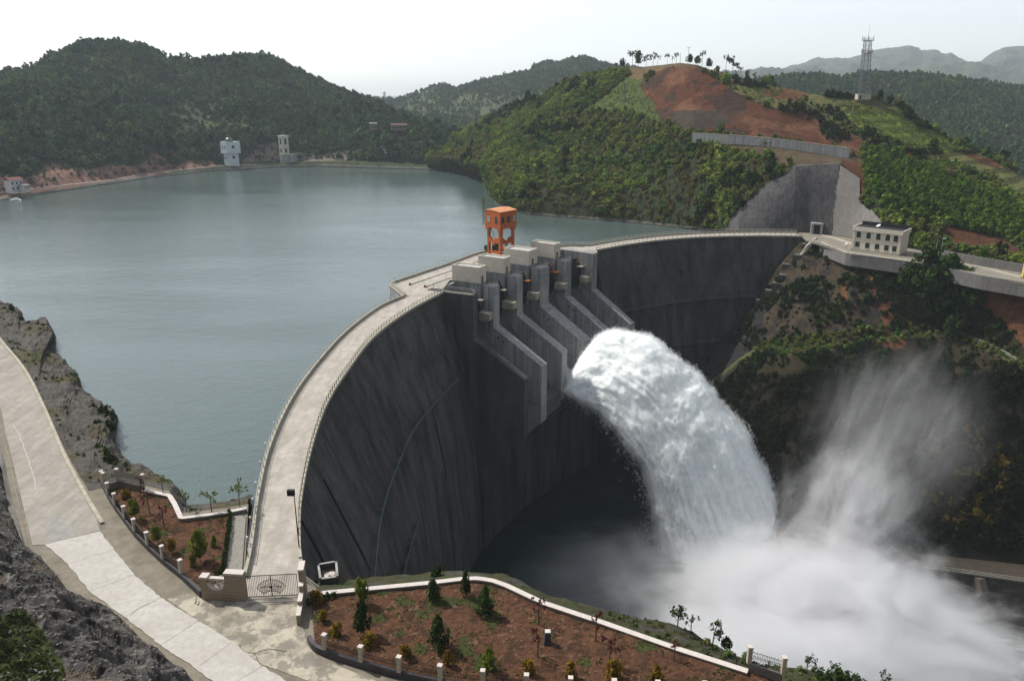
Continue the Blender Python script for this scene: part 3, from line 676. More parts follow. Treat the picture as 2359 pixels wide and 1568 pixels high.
for i, (tb, pb, org) in enumerate([((925, 1015, 1050, 1115), (905, 945, 935, 958), 0), ((1125, 1225, 955, 1015), (1085, 1140, 850, 868), 0), ((1340, 1420, 875, 935), (1290, 1345, 770, 790), 1), ((1580, 1660, 795, 845), (1530, 1590, 695, 714), 1), ((1795, 1865, 737, 787), (1757, 1810, 650, 662), 0)], 1):
    P0 = NW[i] - TT[i] * 1.1
    a, b = AP(*Z7(tb[0], (tb[2] + tb[3]) / 2), P0, DD[i]), AP(*Z7(tb[1], (tb[2] + tb[3]) / 2), P0, DD[i]); h = AP(*Z7(tb[0], tb[2]), P0, DD[i])[2] - AP(*Z7(tb[0], tb[3]), P0, DD[i])[2]
    L = float(np.linalg.norm((b - a)[:2])); mb = MB(); mb.extr([(-L / 2, -h * .5), (-L * .2, -h * .62), (L * .45, -h * .5), (L / 2, h * .45), (-L / 2, h * .5)], (a + b) / 2 - v3(TT[i]) * 1.6, v3(DD[i]), (0, 0, 1), v3(TT[i]), 2.9); mb.build('trunnion_beam', M_PARA, dam)
    a, b = AP(*Z7(pb[0], pb[2]), P0, DD[i]), AP(*Z7(pb[1], pb[3]), P0, DD[i]); L = float(np.linalg.norm((b - a)[:2]))
    mb = MB(); mb.box((a + b) / 2, (L, 2.2, .25), v3(DD[i]), v3(TT[i])); mb.tube([(a + b) / 2 - v3(DD[i]) * L * .3, (a + b) / 2 - v3(DD[i]) * L * .3 + v3(TT[i]) * 1.2 - np.array([0, 0, 1.3])], .1, 4)
    mb.build('inspection_platform', M_RUST if org else M_PARA, dam)
    if i in (4, 5):
        a = AP(*Z7(1530 if i == 4 else 1735, 668 if i == 4 else 634), P0, DD[i]); b = AP(*Z7(1560 if i == 4 else 1775, 640 if i == 4 else 594), P0, DD[i])
        mb = MB(); mb.tube([a, b], .35, 4); mb.build('access_stair', M_RUST, dam)
    pts = [v3(NW[i] + DD[i] * s + TT[i] * WW[i] * u, 0) for s, u in ((-2.2, 0), (-2.2, .02))]
for i in (1, 3, 4):                       # drain holes in the side walls, their dark inside put into solid disc colour
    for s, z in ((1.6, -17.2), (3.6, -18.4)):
        mb = MB(); mb.tube([v3(NW[i] + DD[i] * s - TT[i] * .03, z), v3(NW[i] + DD[i] * s + TT[i] * .2, z)], .35, 10); mb.build('drain_hole_disc', M_STEEL, dam)
# parapets (upstream kerb, downstream kerb)
def strip(P, z0, z1, wd, mat, name, parent, side=1):
    P = np.asarray(P, float); n = normals2(P) * side; mb = MB()
    rows = [[v3(p, z0), v3(p, z1), v3(p + q * wd, z1), v3(p + q * wd, z0)] for p, q in zip(P, n)]
    mb.loft(rows, close=True); m = 4 * (len(rows) - 1); mb.f += [(3, 2, 1, 0), (m, m + 1, m + 2, m + 3)]
    return mb.build(name, mat, parent)
strip(UPL[8:] + normals2(UPL)[8:] * .03, .004, .75, .4, M_PARA, 'upstream_parapet', dam)
UPM = resample(np.array([(-32.2, 227.4), (-39.1, 242.6), (-9.9, 293.6), (21.8, 305.1)] + [tuple(UPR[0])]), 60)
UPMs = np.vstack([resample(np.array(p), 12) for p in (((-32.2, 227.4), (-39.0, 242.5)),)]); strip(UPMs, .006, .75, .4, M_PARA, 'upstream_parapet', dam)
UPS = smooth([(-39.0, 242.9), (-24.6, 268), (-10, 293.7), (6, 300), (22, 305.3)] + [tuple(UPR[2])], 60); strip(UPS, .006, .75, .4, M_PARA, 'upstream_parapet', dam)
strip(UPR[2:] + NRR[2:] * .03, .006, .7, .4, M_PARA, 'upstream_parapet', dam)
strip(DNL[11:] + NL[11:] * .33, .004, .22, .45, M_PARA, 'downstream_kerb', dam, -1)
strip(DNR + NRR * .33, .004, .22, .45, M_PARA, 'downstream_kerb', dam, -1)
strip(np.array([NW[0] - DD[0] * 10.2 - TT[0] * .02, NW[0] - TT[0] * .02]), .005, .25, .4, M_PARA, 'downstream_kerb', dam, -1)

# ---- railings: each run a thing of rails and posts
def railing(label, P, step, h, mat, z0=0.0, rails=(1.0, .55), r=.045, parts=True, group=None, name='guard_rail', pr=.05, lean=None):
    P = np.asarray(P, float); L = length(P); n = max(2, int(round(L / step)) + 1); Q = resample(P, n)
    if Q.shape[1] == 2: Q = np.c_[Q, np.full(n, z0)]
    fine = resample(P, max(n, 3)); fine = np.c_[fine, np.full(len(fine), z0)] if fine.shape[1] == 2 else fine
    t = thing(name, label, 'railing', Q[0], group)
    for k in rails:
        mb = MB(); mb.tube([p + [0, 0, h * k] for p in fine], r, 5); mb.build('rail', mat, t)
    if parts and n <= 100:
        mb = MB(); mb.box(Q[0] + [0, 0, h * .5], (pr * 2, pr * 2, h)); first = mb.build('post', mat, t)
        for q in Q[1:]: share(first, q - Q[0], t)
    else:
        mb = MB()
        for q in Q: mb.box(q + [0, 0, h * .5], (pr * 2, pr * 2, h))
        o = mb.build('post', mat, t)
    return t
railing('metal guard rail on the upstream parapet along the curved left half of the crest', (UPL + normals2(UPL) * .2)[10:], 2.4, .95, M_RAIL, .75)
railing('short guard rail on the notch where the crest widens to the spillway', UPMs + normals2(UPMs) * .2, 2.2, .95, M_RAIL, .75)
railing('metal guard rail on the lake side of the straight spillway crest behind the orange crane', UPS + normals2(UPS) * .2, 2.4, .95, M_RAIL, .75)
railing('metal guard rail on the lake side of the far right crest', UPR[2:] + NRR[2:] * .2, 2.4, .95, M_RAIL, .7)
railing('pale guard rail with angled posts on the downstream edge of the left crest', (DNL + NL * .1)[14:], 1.9, 1.15, M_PARA, .2, (1.0, .5), .06, pr=.08)
railing('pale guard rail on the downstream edge of the far right crest', DNR + NRR * .1, 2.2, 1.1, M_PARA, .2, (1.0, .5), .055, pr=.07)
railing('railing round the bay opening beside the nearest hoist house', np.array([v3(NW[0] + TT[0] * 3.2 - DD[0] * 15.5), v3(NW[0] + TT[0] * 3.0 - DD[0] * .4), v3(NW[0] - DD[0] * .3)]), 2, 1.1, M_RAIL, 0)
railing('railing along the road edge of the first bay opening', np.array([v3(HB[0] - TT[1] * 9.5), v3(HB[0] - TT[1] * .4)]), 1.8, 1.1, M_RAIL)
for i, w_ in ((1, 'nearest'), (2, 'second'), (3, 'wide third'), (4, 'fourth'), (5, 'farthest')):
    e = NW[i]; zr = .06 if i == 5 else -.55; Q = np.array([v3(e - DD[i] * 3.6 + TT[i] * .2, zr), v3(e - DD[i] * .25 + TT[i] * .2, zr), v3(e - DD[i] * .25 + TT[i] * (WW[i] - .2), zr), v3(e - DD[i] * 3.6 + TT[i] * (WW[i] - .2), zr)])
    railing('small railing round the nose of the %s spillway pier' % w_, Q, 1.6, 1.1, M_RAIL, group='railings on the pier noses')
# catwalks along the downstream face
def catwalk(label, DN, fac, i0, i1, z):
    nn = normals2(DN); o_ = np.array([face_off(z) * f for f in fac]); A = DN + nn * (o_ - .6)[:, None]; B = DN + nn * (o_ + 1.2)[:, None]
    A, B = A[i0:i1], B[i0:i1]; t = thing('catwalk', label, 'catwalk', v3(A[0], z), 'catwalks on the dam face')
    mb = MB(); mb.loft([[v3(a, z - .45), v3(a, z), v3(b, z), v3(b, z - .3)] for a, b in zip(A, B)], close=True); mb.build('walkway', M_DAM, t)
    mb = MB()
    for k in (1.1, .6): mb.tube([v3(b, z + k) for b in B], .06, 4)
    for q in resample(B, int(length(B) / 1.6)): mb.box(v3(q, z + .55), (.1, .1, 1.1))
    mb.build('railing', M_TEAL, t)
fl = np.interp(tl, [0, .12, .3, .85, 1], [.5, .8, 1.0, 1, .8])
yl = DNL[:, 1]
catwalk('upper teal railed catwalk curving down the left face of the dam', DNL, fl, int(np.argmin(abs(yl - 100))), int(np.argmin(abs(yl - 226))), -25)
catwalk('lower short catwalk deep on the left face of the dam', DNL, fl, int(np.argmin(abs(yl - 120))), int(np.argmin(abs(yl - 172))), -43)
catwalk('upper teal railed catwalk across the right face of the dam', DNR, FR, 4, 52, -25)
catwalk('lower catwalk across the right face of the dam near the rock', DNR, FR, 14, 48, -43)
# small inspection cabins hung on the right face
for px, lb in (((2015, 800), 'small concrete inspection hatch high on the right face of the dam'), ((2208, 797), 'concrete inspection hatch on the right dam face beside the rock steps')):
    q = AZ(px[0] / 1.2757, px[1] / 1.2757, -13); mb = MB()
    j = int(np.argmin(np.linalg.norm(DNR - q[:2], axis=1))); c = DNR[j] + NRR[j] * (face_off(-13) * FR[j] + .5); tx = np.array([NRR[j][1], -NRR[j][0]])
    mb.box(v3(c, -13), (1.8, 2.2, 1.6), v3(NRR[j]), v3(tx)); mb.box(v3(c, -13.9), (2.6, 3.2, .25), v3(NRR[j]), v3(tx)); tag(mb.build('inspection_hatch', M_DAM, loc=v3(c, -14)), lb, 'hatch', 'hatches on the dam face')

# ---- hoist houses on the four middle piers
names = ['nearest cream hoist house, first from the notch in the crest', 'second cream hoist house from the notch, in front of the crane leg', 'third cream hoist house, widest of the row and right of the crane', 'farthest cream hoist house beside the far end of the spillway']
for i in range(1, 5):
    wd = (4.4, 4.4, 6.3, 4.4)[i - 1]; Lh = 10.2; h = 4.7; d, t = v3(DD[i]), v3(TT[i])
    o0 = v3(NW[i] - DD[i] * 5.0 + TT[i] * (WW[i] - wd) / 2, .06); hs = thing('hoist_house', names[i - 1], 'hoist house', o0, 'hoist houses on the spillway piers')
    c = o0 - d * Lh / 2 + t * wd / 2
    mb = MB(); mb.box(c + [0, 0, h / 2], (Lh, wd, h), d, t); mb.build('wall', M_TILE, hs)
    mb = MB(); e = .28
    for cc, sz in ((c + t * (wd / 2 - e / 2), (Lh + .1, e, .55)), (c - t * (wd / 2 - e / 2), (Lh + .1, e, .55)), (c + d * (Lh / 2 - e / 2), (e, wd - 2 * e, .55)), (c - d * (Lh / 2 - e / 2), (e, wd - 2 * e, .55))): mb.box(cc + [0, 0, h + .275], sz, d, t)
    mb.build('roof_parapet', M_TILE, hs)
    mb = MB(); mb.box(c + [0, 0, h + .04], (Lh - .6, wd - .6, .08), d, t); mb.build('roof', M_ROOFG, hs)
    mb = MB(); mb.box(o0 + d * .03 + t * (wd * .45) + [0, 0, 1.05], (.1, 1.0, 2.1), d, t); mb.build('door', M_DOOR, hs)
    mb = MB(); mb.dome(o0 + d * .15 + t * .3 + [0, 0, h - .3], .22, 10, 4); mb.tube([o0 + t * .3 + [0, 0, h - .25], o0 + d * .2 + t * .3 + [0, 0, h - .25]], .05, 5); mb.build('lamp', plain('lamp_white_%d' % i, (.8, .8, .78), .3, 0, .02), hs)

# ------------------------------------------------------------------ near bank
def bank(rows, sub, n_per, amp=0., ns=3, seed=1, wts=None, ridged=False, octv=5):
    """rows: world point lists with the same count"""
    R_ = []
    for r in rows:
        r = np.array(r, float); t = np.linspace(0, len(r) - 1, (len(r) - 1) * n_per + 1)
        R_.append(np.stack([np.interp(t, np.arange(len(r)), r[:, k]) for k in range(3)], 1))
    out, W = [], []; wts = wts or [0] + [1] * (len(rows) - 1)
    for j in range(len(R_) - 1):
        for t in np.linspace(0, 1, sub[j], endpoint=False): out.append(R_[j] * (1 - t) + R_[j + 1] * t); W.append(wts[j] * (1 - t) + wts[j + 1] * t)
    out.append(R_[-1]); W.append(wts[-1]); P = np.array(out); W = np.array(W)[:, None]
    n1, n2, n3 = (fbm(P, ns, octv, seed + q, ridged) * amp * W for q in (0, 30, 60))
    P = P + np.stack([n2 * .6, n3 * .6, n1], -1); return P
top_px = [(-60, 700), (0, 778), (20, 800), (40, 825), (60, 850), (75, 880), (90, 905), (105, 935), (120, 970), (140, 1010), (155, 1046), (180, 1090), (205, 1130), (236, 1124), (275, 1112), (330, 1117), (390, 1130), (418, 1180), (523, 1168), (569, 1160)]
sh_px = [(-60, 640), (0, 700), (50, 723), (47, 753), (113, 750), (127, 780), (97, 813), (140, 830), (180, 873), (187, 903), (250, 946), (268, 963), (262, 1010), (263, 1045), (300, 1080), (335, 1095), (400, 1122), (428, 1172), (525, 1160), (575, 1150)]
tp = np.array([AZ(x, y, -.08) for x, y in top_px]); sh = np.array([AZ(x, y, WL) for x, y in sh_px]); md = tp * .45 + sh * .55; md[:, 2] = np.array([-1.2, -1.4, -1.6, -1.6, -1.2, -1.0, -1.6, -1.8, -1.2, -1.4, -1.8, -1.4, -1.6, -2, -3, -3, -3, -3, -3, -3])
lo = sh + (sh - tp) * .25; lo[:, 2] = WL - 3
edge = sh * .9 + tp * .1; edge[:, 2] = [-3.6, -3.6, -3.4, -3, -2.2, -2.6, -3.6, -3.6, -2.8, -3.6, -3.2, -2.4, -3, -3, -4, -4, -5, -5, -5, -5]
PB = bank([tp, md, edge, sh, lo], [10, 12, 5, 4], 9, 1.15, 3.2, 7, [0, .75, 1, .45, .3], True)
cB = np.ones(PB.shape) * np.array((.115, .105, .092)); f_ = fbm(PB, 2.2, 4, 3); g_ = fbm(PB, 7, 4, 8)
cB[f_ > .25] = (.075, .07, .062); cB[(g_ > .1) & (f_ < .2)] = (.10, .085, .05); cB[g_ > .42] = (.055, .07, .025)
cB[PB[..., 2] < WL + .5] = (.04, .04, .037)
grid_obj('shore_bank', PB, cB, M_ROCK, smooth_=False)
qB = PR(PB)
pt = sample(PB, 420, ((PB[..., 2] > WL + .6) & (g_ > -.1) & (qB[..., 0] < 300)) * 1.0, 2); scatter_pts('bank_weeds', pt, NR.uniform(.15, .6, 420), C_WEED, seed=21)
bl = [(50, 735, 1.0), (70, 745, .9), (88, 752, 1.5), (100, 756, 1.6), (78, 758, 1.2), (12, 712, 1.2), (30, 712, 1.4), (215, 940, 1.3), (235, 955, 1.6), (250, 965, 1.5), (255, 985, 1.7), (228, 985, 1.4), (205, 990, 1.0), (240, 1010, 1.6), (215, 1020, 1.2), (225, 1045, 1.8), (240, 1060, 1.9), (250, 1075, 1.7), (222, 1075, 1.4), (262, 1080, 1.3), (200, 1055, .9), (180, 1035, .8), (110, 850, .7), (140, 905, .7), (150, 955, .7)]
pt = np.array([AZ(x, y + 4, -2.6) for x, y, s in bl]); scatter_pts('bank_bushes', pt - [0, 0, .25], np.array([s for *_, s in bl]) * .95, C_DARK, seed=22)

# ---- level ground, road, gardens
M_DIRT = concrete('dirt_ground', (.22, .195, .15), (.115, .10, .08), (.35, .35, .35), .65, 0, .35, .95, fine=1.0)
M_SLABN = concrete('new_road_concrete', (.45, .43, .395), (.30, .275, .235), (.10, .16, .12), .5, 0, .55, .85, fine=1.2, hard=(.5, .8))
M_SLABO = concrete('old_road_concrete', (.34, .315, .275), (.17, .155, .13), (.55, .07, .1), .7, 0, .3, .9, fine=.8)
M_YARD = concrete('yard_concrete', (.43, .39, .31), (.15, .135, .11), (.22, .34, .2), .9, 0, .42, .9, fine=.6, hard=(.49, .54))
def sheet(name, px, z, mat, kind='structure', thick=.0):
    P = [AZ(x, y, z) for x, y in px]; mb = MB()
    if thick: mb.prism([tuple(p[:2]) for p in P], z - thick, z)
    else:
        a = sum(P[i][0] * P[(i + 1) % len(P)][1] - P[(i + 1) % len(P)][0] * P[i][1] for i in range(len(P)))
        mb.add(P if a > 0 else P[::-1], [tuple(range(len(P)))])
    return mb.build(name, mat, kind=kind)
sheet('near_ground', [(-400, 690), (-60, 700), (0, 778), (60, 850), (105, 935), (155, 1046), (205, 1130), (236, 1124), (275, 1112), (330, 1117), (390, 1130), (418, 1180), (523, 1168), (572, 1160), (563, 1335), (692, 1332), (740, 1362), (784, 1358), (984, 1340), (1067, 1330), (1133, 1334), (1250, 1385), (1383, 1429), (1563, 1492), (1725, 1540), (1815, 1572), (2300, 1760), (2300, 2600), (-900, 2600), (-900, 900)], -.10, M_DIRT)
oldL = [(-150, 690), (-60, 800), (-20, 880), (4, 950), (14, 1000), (26, 1046), (50, 1150), (75, 1255), (103, 1253)]
oldR = [(-60, 706), (0, 782), (43, 832), (78, 892), (108, 960), (150, 1050), (198, 1142), (220, 1182), (230, 1221)]
sheet('road', oldL + oldR[::-1], -.04, M_SLABO, thick=.05)
JT = [((103, 1253), (230, 1222)), ((156, 1298), (263, 1265)), ((206, 1361), (310, 1322)), ((286, 1420), (370, 1375)), ((370, 1485), (456, 1429)), ((450, 1539), (536, 1477)), ((516, 1585), (606, 1532)), ((600, 1650), (700, 1590)), ((700, 1740), (800, 1660))]
mb = MB()
for (a, b), (c, d) in zip(JT[:-1], JT[1:]):
    P = [AZ(*p, 0)[:2] for p in (a, b, d, c)]; cc = sum(P) / 4; P = [cc + (p - cc) * (1 - .03 / (np.linalg.norm(p - cc))) for p in P]; e1_, e2_ = resample(np.array([P[1], P[2]]), 16), resample(np.array([P[3], P[0]]), 16)
    P = [p + fbm(np.r_[p, 0.], .9, 3, 61) * np.array((.16, .12)) * (0 < i_ < 15) for e_ in (e1_, e2_) for i_, p in enumerate(e_)]; mb.prism([tuple(p) for p in P], -.09, 0)
mb.build('road', M_SLABN, kind='structure')
k = smooth([tuple(AZ(x, y, 0)[:2]) for x, y in [(-60, 700), (0, 777), (60, 851), (105, 938), (152, 1046), (200, 1136), (240, 1203)]], 60)
o = strip(k, -.06, .2, .55, M_PARA, 'kerb', None); o['kind'] = 'structure'
# pale tar seam and patched rectangle in the old road
def seam(name, px, wd, z, mat):
    P = smooth([tuple(AZ(x, y, z)[:2]) for x, y in px], 50); P = P + np.stack([fbm(np.c_[P, P[:, :1] * 0], 1.3, 3, 5)] * 2, 1) * .12; n = normals2(P); mb = MB()
    rows = [[v3(p - q * wd / 2, z), v3(p + q * wd / 2, z)] for p, q in zip(P, n)]; mb.loft(rows); return mb.build(name, mat, kind='structure')
seam('road_marking', [(30, 978), (44, 1000), (56, 1030), (66, 1060), (72, 1080), (80, 1105), (83, 1128)], .15, -.032, plain('pale_seam', (.39, .37, .33), .9))
M_CRACK = plain('crack_dark', (.10, .09, .075), .95)
for px_ in ([(549, 1483), (566, 1500), (584, 1503), (600, 1530), (617, 1533)], [(584, 1503), (620, 1494), (660, 1500)], [(300, 1418), (318, 1400), (345, 1388)]): seam('road_crack', px_, .07, .008 if px_[0][1] > 1255 else -.028, M_CRACK)
sheet('road_patch', [(112, 1192), (140, 1186), (150, 1206), (163, 1210), (180, 1232), (116, 1248), (103, 1215)], -.034, plain('patch_grey', (.25, .245, .225), .9, vs=.8))
sheet('yard', [(385, 1378), (440, 1365), (470, 1381), (566, 1384), (690, 1378), (705, 1480), (735, 1515), (900, 1580), (1100, 1640), (830, 1650), (709, 1566), (606, 1530), (456, 1428)], -.05, M_YARD, thick=.04)
# roadside channel and its sloping lining beside the old road
P = [[AZ(x, y, z) for x, y, z in r] for r in ([(0, 935, .0), (8, 1010, .0), (20, 1046, 0), (42, 1150, 0), (66, 1258, 0)], [(-6, 950, -.5), (3, 1020, -.5), (14, 1060, -.5), (34, 1160, -.5), (60, 1262, -.5)], [(-30, 960, 1.2), (-14, 1030, 1.2), (4, 1080, 1.2), (18, 1170, 1.2), (52, 1250, .6)])]
mb = MB(); mb.loft(P); mb.loft([[p - [0, 0, .2] for p in r] for r in P][::-1]); mb.build('channel', M_SLABO, kind='structure')

# ---- rock bank rising from the road towards the camera
E_ = [(-170, 720), (-70, 860), (-20, 960), (-2, 1060), (14, 1130), (34, 1200), (58, 1268), (105, 1300), (130, 1330), (165, 1375), (215, 1404), (280, 1432), (330, 1482), (385, 1522), (440, 1570), (520, 1640), (700, 1790), (900, 1950)]
e0 = np.array([AZ(x, y, -.12) for x, y in E_]); tt = np.gradient(e0[:, :2], axis=0); tt /= np.linalg.norm(tt, axis=1)[:, None]; ne = np.stack([tt[:, 1], -tt[:, 0]], 1)
if ne[9] @ np.array([-1, -1]) < 0: ne = -ne
ne = ne * .6 + np.array([-.28, -.28]); ne /= np.linalg.norm(ne, axis=1)[:, None]
def up(d, z): return np.c_[e0[:, :2] + ne * d, np.full(len(e0), z) if np.isscalar(z) else z]
PK = bank([e0, up(.7, 1.0), up(3.0, 3.4), up(8, 8), up(15, 13), up(26, 22), up(50, 40), up(90, 75)], [8, 24, 46, 46, 40, 14, 6], 24, 1.9, 4.6, 17, [.06, .3, .7, .9, 1, 1.2, 2, 2], True, 7)
PK += (np.stack([fbm(PK, 1.1, 3, 5 + q, True) for q in range(3)], -1)) * .16
cK = np.ones(PK.shape) * np.array((.115, .105, .096)); f_ = fbm(PK, 1.6, 5, 13); g_ = fbm(PK, 6, 4, 18); qK = PR(PK)
cK[f_ > .2] = (.045, .042, .040); cK[g_ > .25] = (.15, .12, .09); cK[(f_ < -.35)] = (.22, .205, .185)
gk = inpoly(qK + g_[..., None] * 30, [(-50, 1420), (60, 1410), (110, 1470), (150, 1530), (170, 1600), (-50, 1600)]); cK[gk] = (.05, .065, .022)
grid_obj('roadside_rock', PK, cK, M_ROCK, smooth_=False)
st = PK * [1, 1, 1]; lay = np.floor((PK[..., 2] * .8 + PK[..., 0] * .35) / .55); PK2 = None
mb = MB(); rs_ = random.Random(9)
for p in sample(PK, 1700, ((qK[..., 0] > -40) & (qK[..., 1] > 1180) & (qK[..., 1] < 1640) & (g_ > -.3)) * 1.0, 15):
    r = abs(rs_.gauss(0, .075)) + .03; a_ = rs_.uniform(0, 3.1); tz = rs_.uniform(-.5, .5); mb.box(p + [0, 0, r * .2], (r * 1.7, r * 1.1, r * .8), (math.cos(a_) * math.cos(tz), math.sin(a_) * math.cos(tz), math.sin(tz)), (-math.sin(a_), math.cos(a_), 0), (-math.cos(a_) * math.sin(tz), -math.sin(a_) * math.sin(tz), math.cos(tz)))
mb.build('rock_rubble', plain('rock_rubble', (.14, .13, .118), .95, vs=2), kind='stuff')
pt = sample(PK, 480, gk * np.clip(.4 + 1.5 * fbm(PK, 2.5, 3, 44), 0, 1), 5); scatter_pts('rock_grass', pt, NR.uniform(.10, .36, 480), C_WEED, seed=23)
pt = sample(PK, 260, (g_ > .1) * (qK[..., 1] > 1150) * 1.0, 6); scatter_pts('rock_weeds', pt, NR.uniform(.08, .25, 260), C_WEED, seed=24)

# ---- garden beds
M_SOIL = ground_mat('garden_soil', 1.6, .5, 1.0, .25)
def bed(px, name, seed):
    P = np.array([AZ(x, y, 0)[:2] for x, y in px]); lo_, hi_ = P.min(0), P.max(0); st = .17
    gx, gy = np.meshgrid(np.arange(lo_[0], hi_[0] + st, st), np.arange(lo_[1], hi_[1] + st, st)); G = np.stack([gx, gy, np.zeros_like(gx)], -1)
    ins = inpoly(G[..., :2], [tuple(p) for p in P]); G[..., 2] = .10 + .16 * fbm(G, .9, 5, seed) + .16 * fbm(G, 7, 2, seed + 3)
    col = np.ones(G.shape) * np.array((.115, .056, .032)); col[fbm(G, 1.1, 4, seed + 5) > .15] = (.075, .040, .024); col[fbm(G, .5, 3, seed + 8) > .4] = (.17, .10, .062); col[fbm(G, .45, 3, seed + 18) > .38] = (.05, .032, .02)
    g = fbm(G, 2.6, 4, seed + 11); col[(g > .34)] = (.06, .065, .022)
    grid_obj(name, G, col, M_SOIL, keep=ins, smooth_=False)
    pt = sample(G, 1, ins * 1.0); k_ = ins & (g > .08)
    return G, k_ * 1.0, ins
bedR = [(716, 1376), (742, 1366), (784, 1361), (984, 1343), (1067, 1333), (1133, 1338), (1153, 1346), (1250, 1389), (1383, 1433), (1563, 1496), (1722, 1543), (1798, 1570), (1900, 1640), (1300, 1625), (1112, 1578), (1014, 1567), (920, 1547), (832, 1525), (745, 1500), (722, 1480)]
G1, k1, i1 = bed(bedR, 'garden_soil', 3)
pt = sample(G1, 1500, k1, 7); scatter_pts('garden_weeds', pt, NR.uniform(.07, .22, 1500), C_WEED, squash=(.4, .9), seed=25)
bedL = [(240, 1128), (273, 1122), (330, 1129), (390, 1143), (416, 1195), (523, 1183), (530, 1185), (512, 1322), (470, 1372), (424, 1334), (384, 1300), (350, 1267), (324, 1234), (294, 1200), (268, 1172), (247, 1142)]
G2, k2, i2 = bed(bedL, 'garden_soil', 23)
pt = sample(G2, 380, k2, 9); scatter_pts('garden_weeds', pt, NR.uniform(.08, .24, 380), C_WEED, squash=(.4, .9), seed=26)
mb = MB()
for G, ins, n_ in ((G1, i1, 260), (G2, i2, 70)):
    for p in sample(G, n_, ins * 1.0, n_): r = RND.uniform(.03, .09); mb.box(p + [0, 0, r * .4], (r * 1.5, r, r * .8), (math.cos(p[0] * 9), math.sin(p[0] * 9), 0))
o = mb.build('soil_pebbles', plain('pebble', (.20, .15, .11), .9, vs=3, var=.6), kind='stuff')
# path beside the dam
sheet('garden_path', [(534, 1188), (556, 1186), (566, 1195), (556, 1330), (521, 1322)], .10, plain('gravel_path', (.24, .225, .195), .95, vs=6, var=.5, bs=.8), thick=.2)

# ------------------------------------------------------------------ gorge: right bank below the terrace
rowG = [('z', [(1545, 915, -62), (1560, 900, -60), (1640, 822, -46), (1700, 760, -37), (1740, 692, -26), (1800, 622, -12), (1850, 562, -2.2), (1880, 560, -1.8), (1960, 604, -4), (2080, 618, -4), (2160, 640, -4), (2255, 657, -4.2), (2358, 669, -4.2), (2480, 690, -4.2)]),
        ('z', [(1545, 965, -65), (1560, 950, -64), (1640, 880, -52), (1700, 830, -43), (1749, 803, -36), (1820, 812, -31), (1889, 801, -28), (2053, 776, -25), (2191, 763, -24), (2260, 795, -25), (2358, 850, -27), (2480, 900, -29)]),
        ('z', [(1545, 974, -65.5), (1560, 960, -64.5), (1640, 890, -52.5), (1700, 842, -43.4), (1749, 814, -36.3), (1820, 822, -31.3), (1889, 812, -28.3), (2053, 788, -25.3), (2191, 776, -24.3), (2260, 808, -25.3), (2358, 862, -27.3), (2480, 912, -29.3)]),
        ('z', [(1545, 1112, -78), (1560, 1110, -77), (1700, 1060, -62), (1850, 1040, -54), (2000, 1010, -50), (2150, 1000, -48), (2358, 1040, -50), (2480, 1060, -51)]),
        ('z', [(1545, 1192, -84), (1600, 1190, -82), (1700, 1200, -77), (1816, 1225, -72), (1900, 1236, -72), (2120, 1274, -72), (2358, 1300, -72), (2480, 1312, -72)])]
PG = terrain(rowG, 1545, 2480, 270, [34, 3, 30, 34], 6.5, 22, 111, [.12, .25, .2, 1, .05], 6, True)
back = PG[:1] + np.array([3.0, 30, -2]); PG = np.concatenate([back, PG]); PG = np.concatenate([PG[:, :1] + np.array([-4, 45, -6.]), PG], 1)
qG = PR(PG); f1, f2 = fbm(PG, 9, 5, 121), fbm(PG, 3, 4, 125)
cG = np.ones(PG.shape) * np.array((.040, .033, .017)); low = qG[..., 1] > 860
cG[low] = (.014, .0125, .008)  # lower bank darker: its shade is put into the ground colour
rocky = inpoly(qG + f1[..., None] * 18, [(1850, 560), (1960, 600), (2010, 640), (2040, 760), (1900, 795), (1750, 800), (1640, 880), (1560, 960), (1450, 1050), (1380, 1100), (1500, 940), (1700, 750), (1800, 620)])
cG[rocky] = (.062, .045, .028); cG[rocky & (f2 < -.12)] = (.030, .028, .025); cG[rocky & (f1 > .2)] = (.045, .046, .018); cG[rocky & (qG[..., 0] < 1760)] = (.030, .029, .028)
for poly in ([(1995, 610), (2022, 606), (2052, 700), (2058, 800), (2036, 790), (2022, 700)], [(2052, 735), (2085, 790), (2060, 800), (2005, 795), (2030, 770)], [(2190, 610), (2215, 612), (2205, 700), (2192, 720)], [(2250, 660), (2358, 668), (2480, 690), (2480, 850), (2358, 800), (2310, 740), (2240, 700)], [(2110, 640), (2125, 640), (2100, 700), (2090, 690)], [(1935, 640), (1950, 640), (1955, 700), (1940, 690)]):
    cG[inpoly(qG + f1[..., None] * 9, poly)] = (.15, .066, .034)
wall_ = inpoly(qG, [(2196, 758), (2260, 790), (2358, 845), (2358, 872), (2315, 833), (2201, 780)])
path_ = (np.arange(PG.shape[0]) > 34) & (np.arange(PG.shape[0]) < 38); cG[path_] = (.10, .11, .04)
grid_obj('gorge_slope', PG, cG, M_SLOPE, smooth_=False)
mG = np.ones(qG.shape[:2]); mG[rocky] = .38; mG[(f1 < -.2) & ~low] *= .2; mG[-4:] = 0; mG[:2] = 0; mG[33:38] = .0
mG[inpoly(qG, [(2250, 660), (2480, 690), (2480, 850), (2358, 800), (2310, 740), (2240, 700)])] = .15
up_ = mG * (~low); lo2 = mG * low * np.clip(.6 + 1.4 * f1, .04, 1)
pt = sample(PG, 2200, up_ * np.clip(.4 + 2.2 * f1, .02, 1), 41); scatter_pts('slope_shrubs', pt - [0, 0, .2], NR.lognormal(-.25, .5, 2200).clip(.2, 2.2), C_DARK, seed=31)
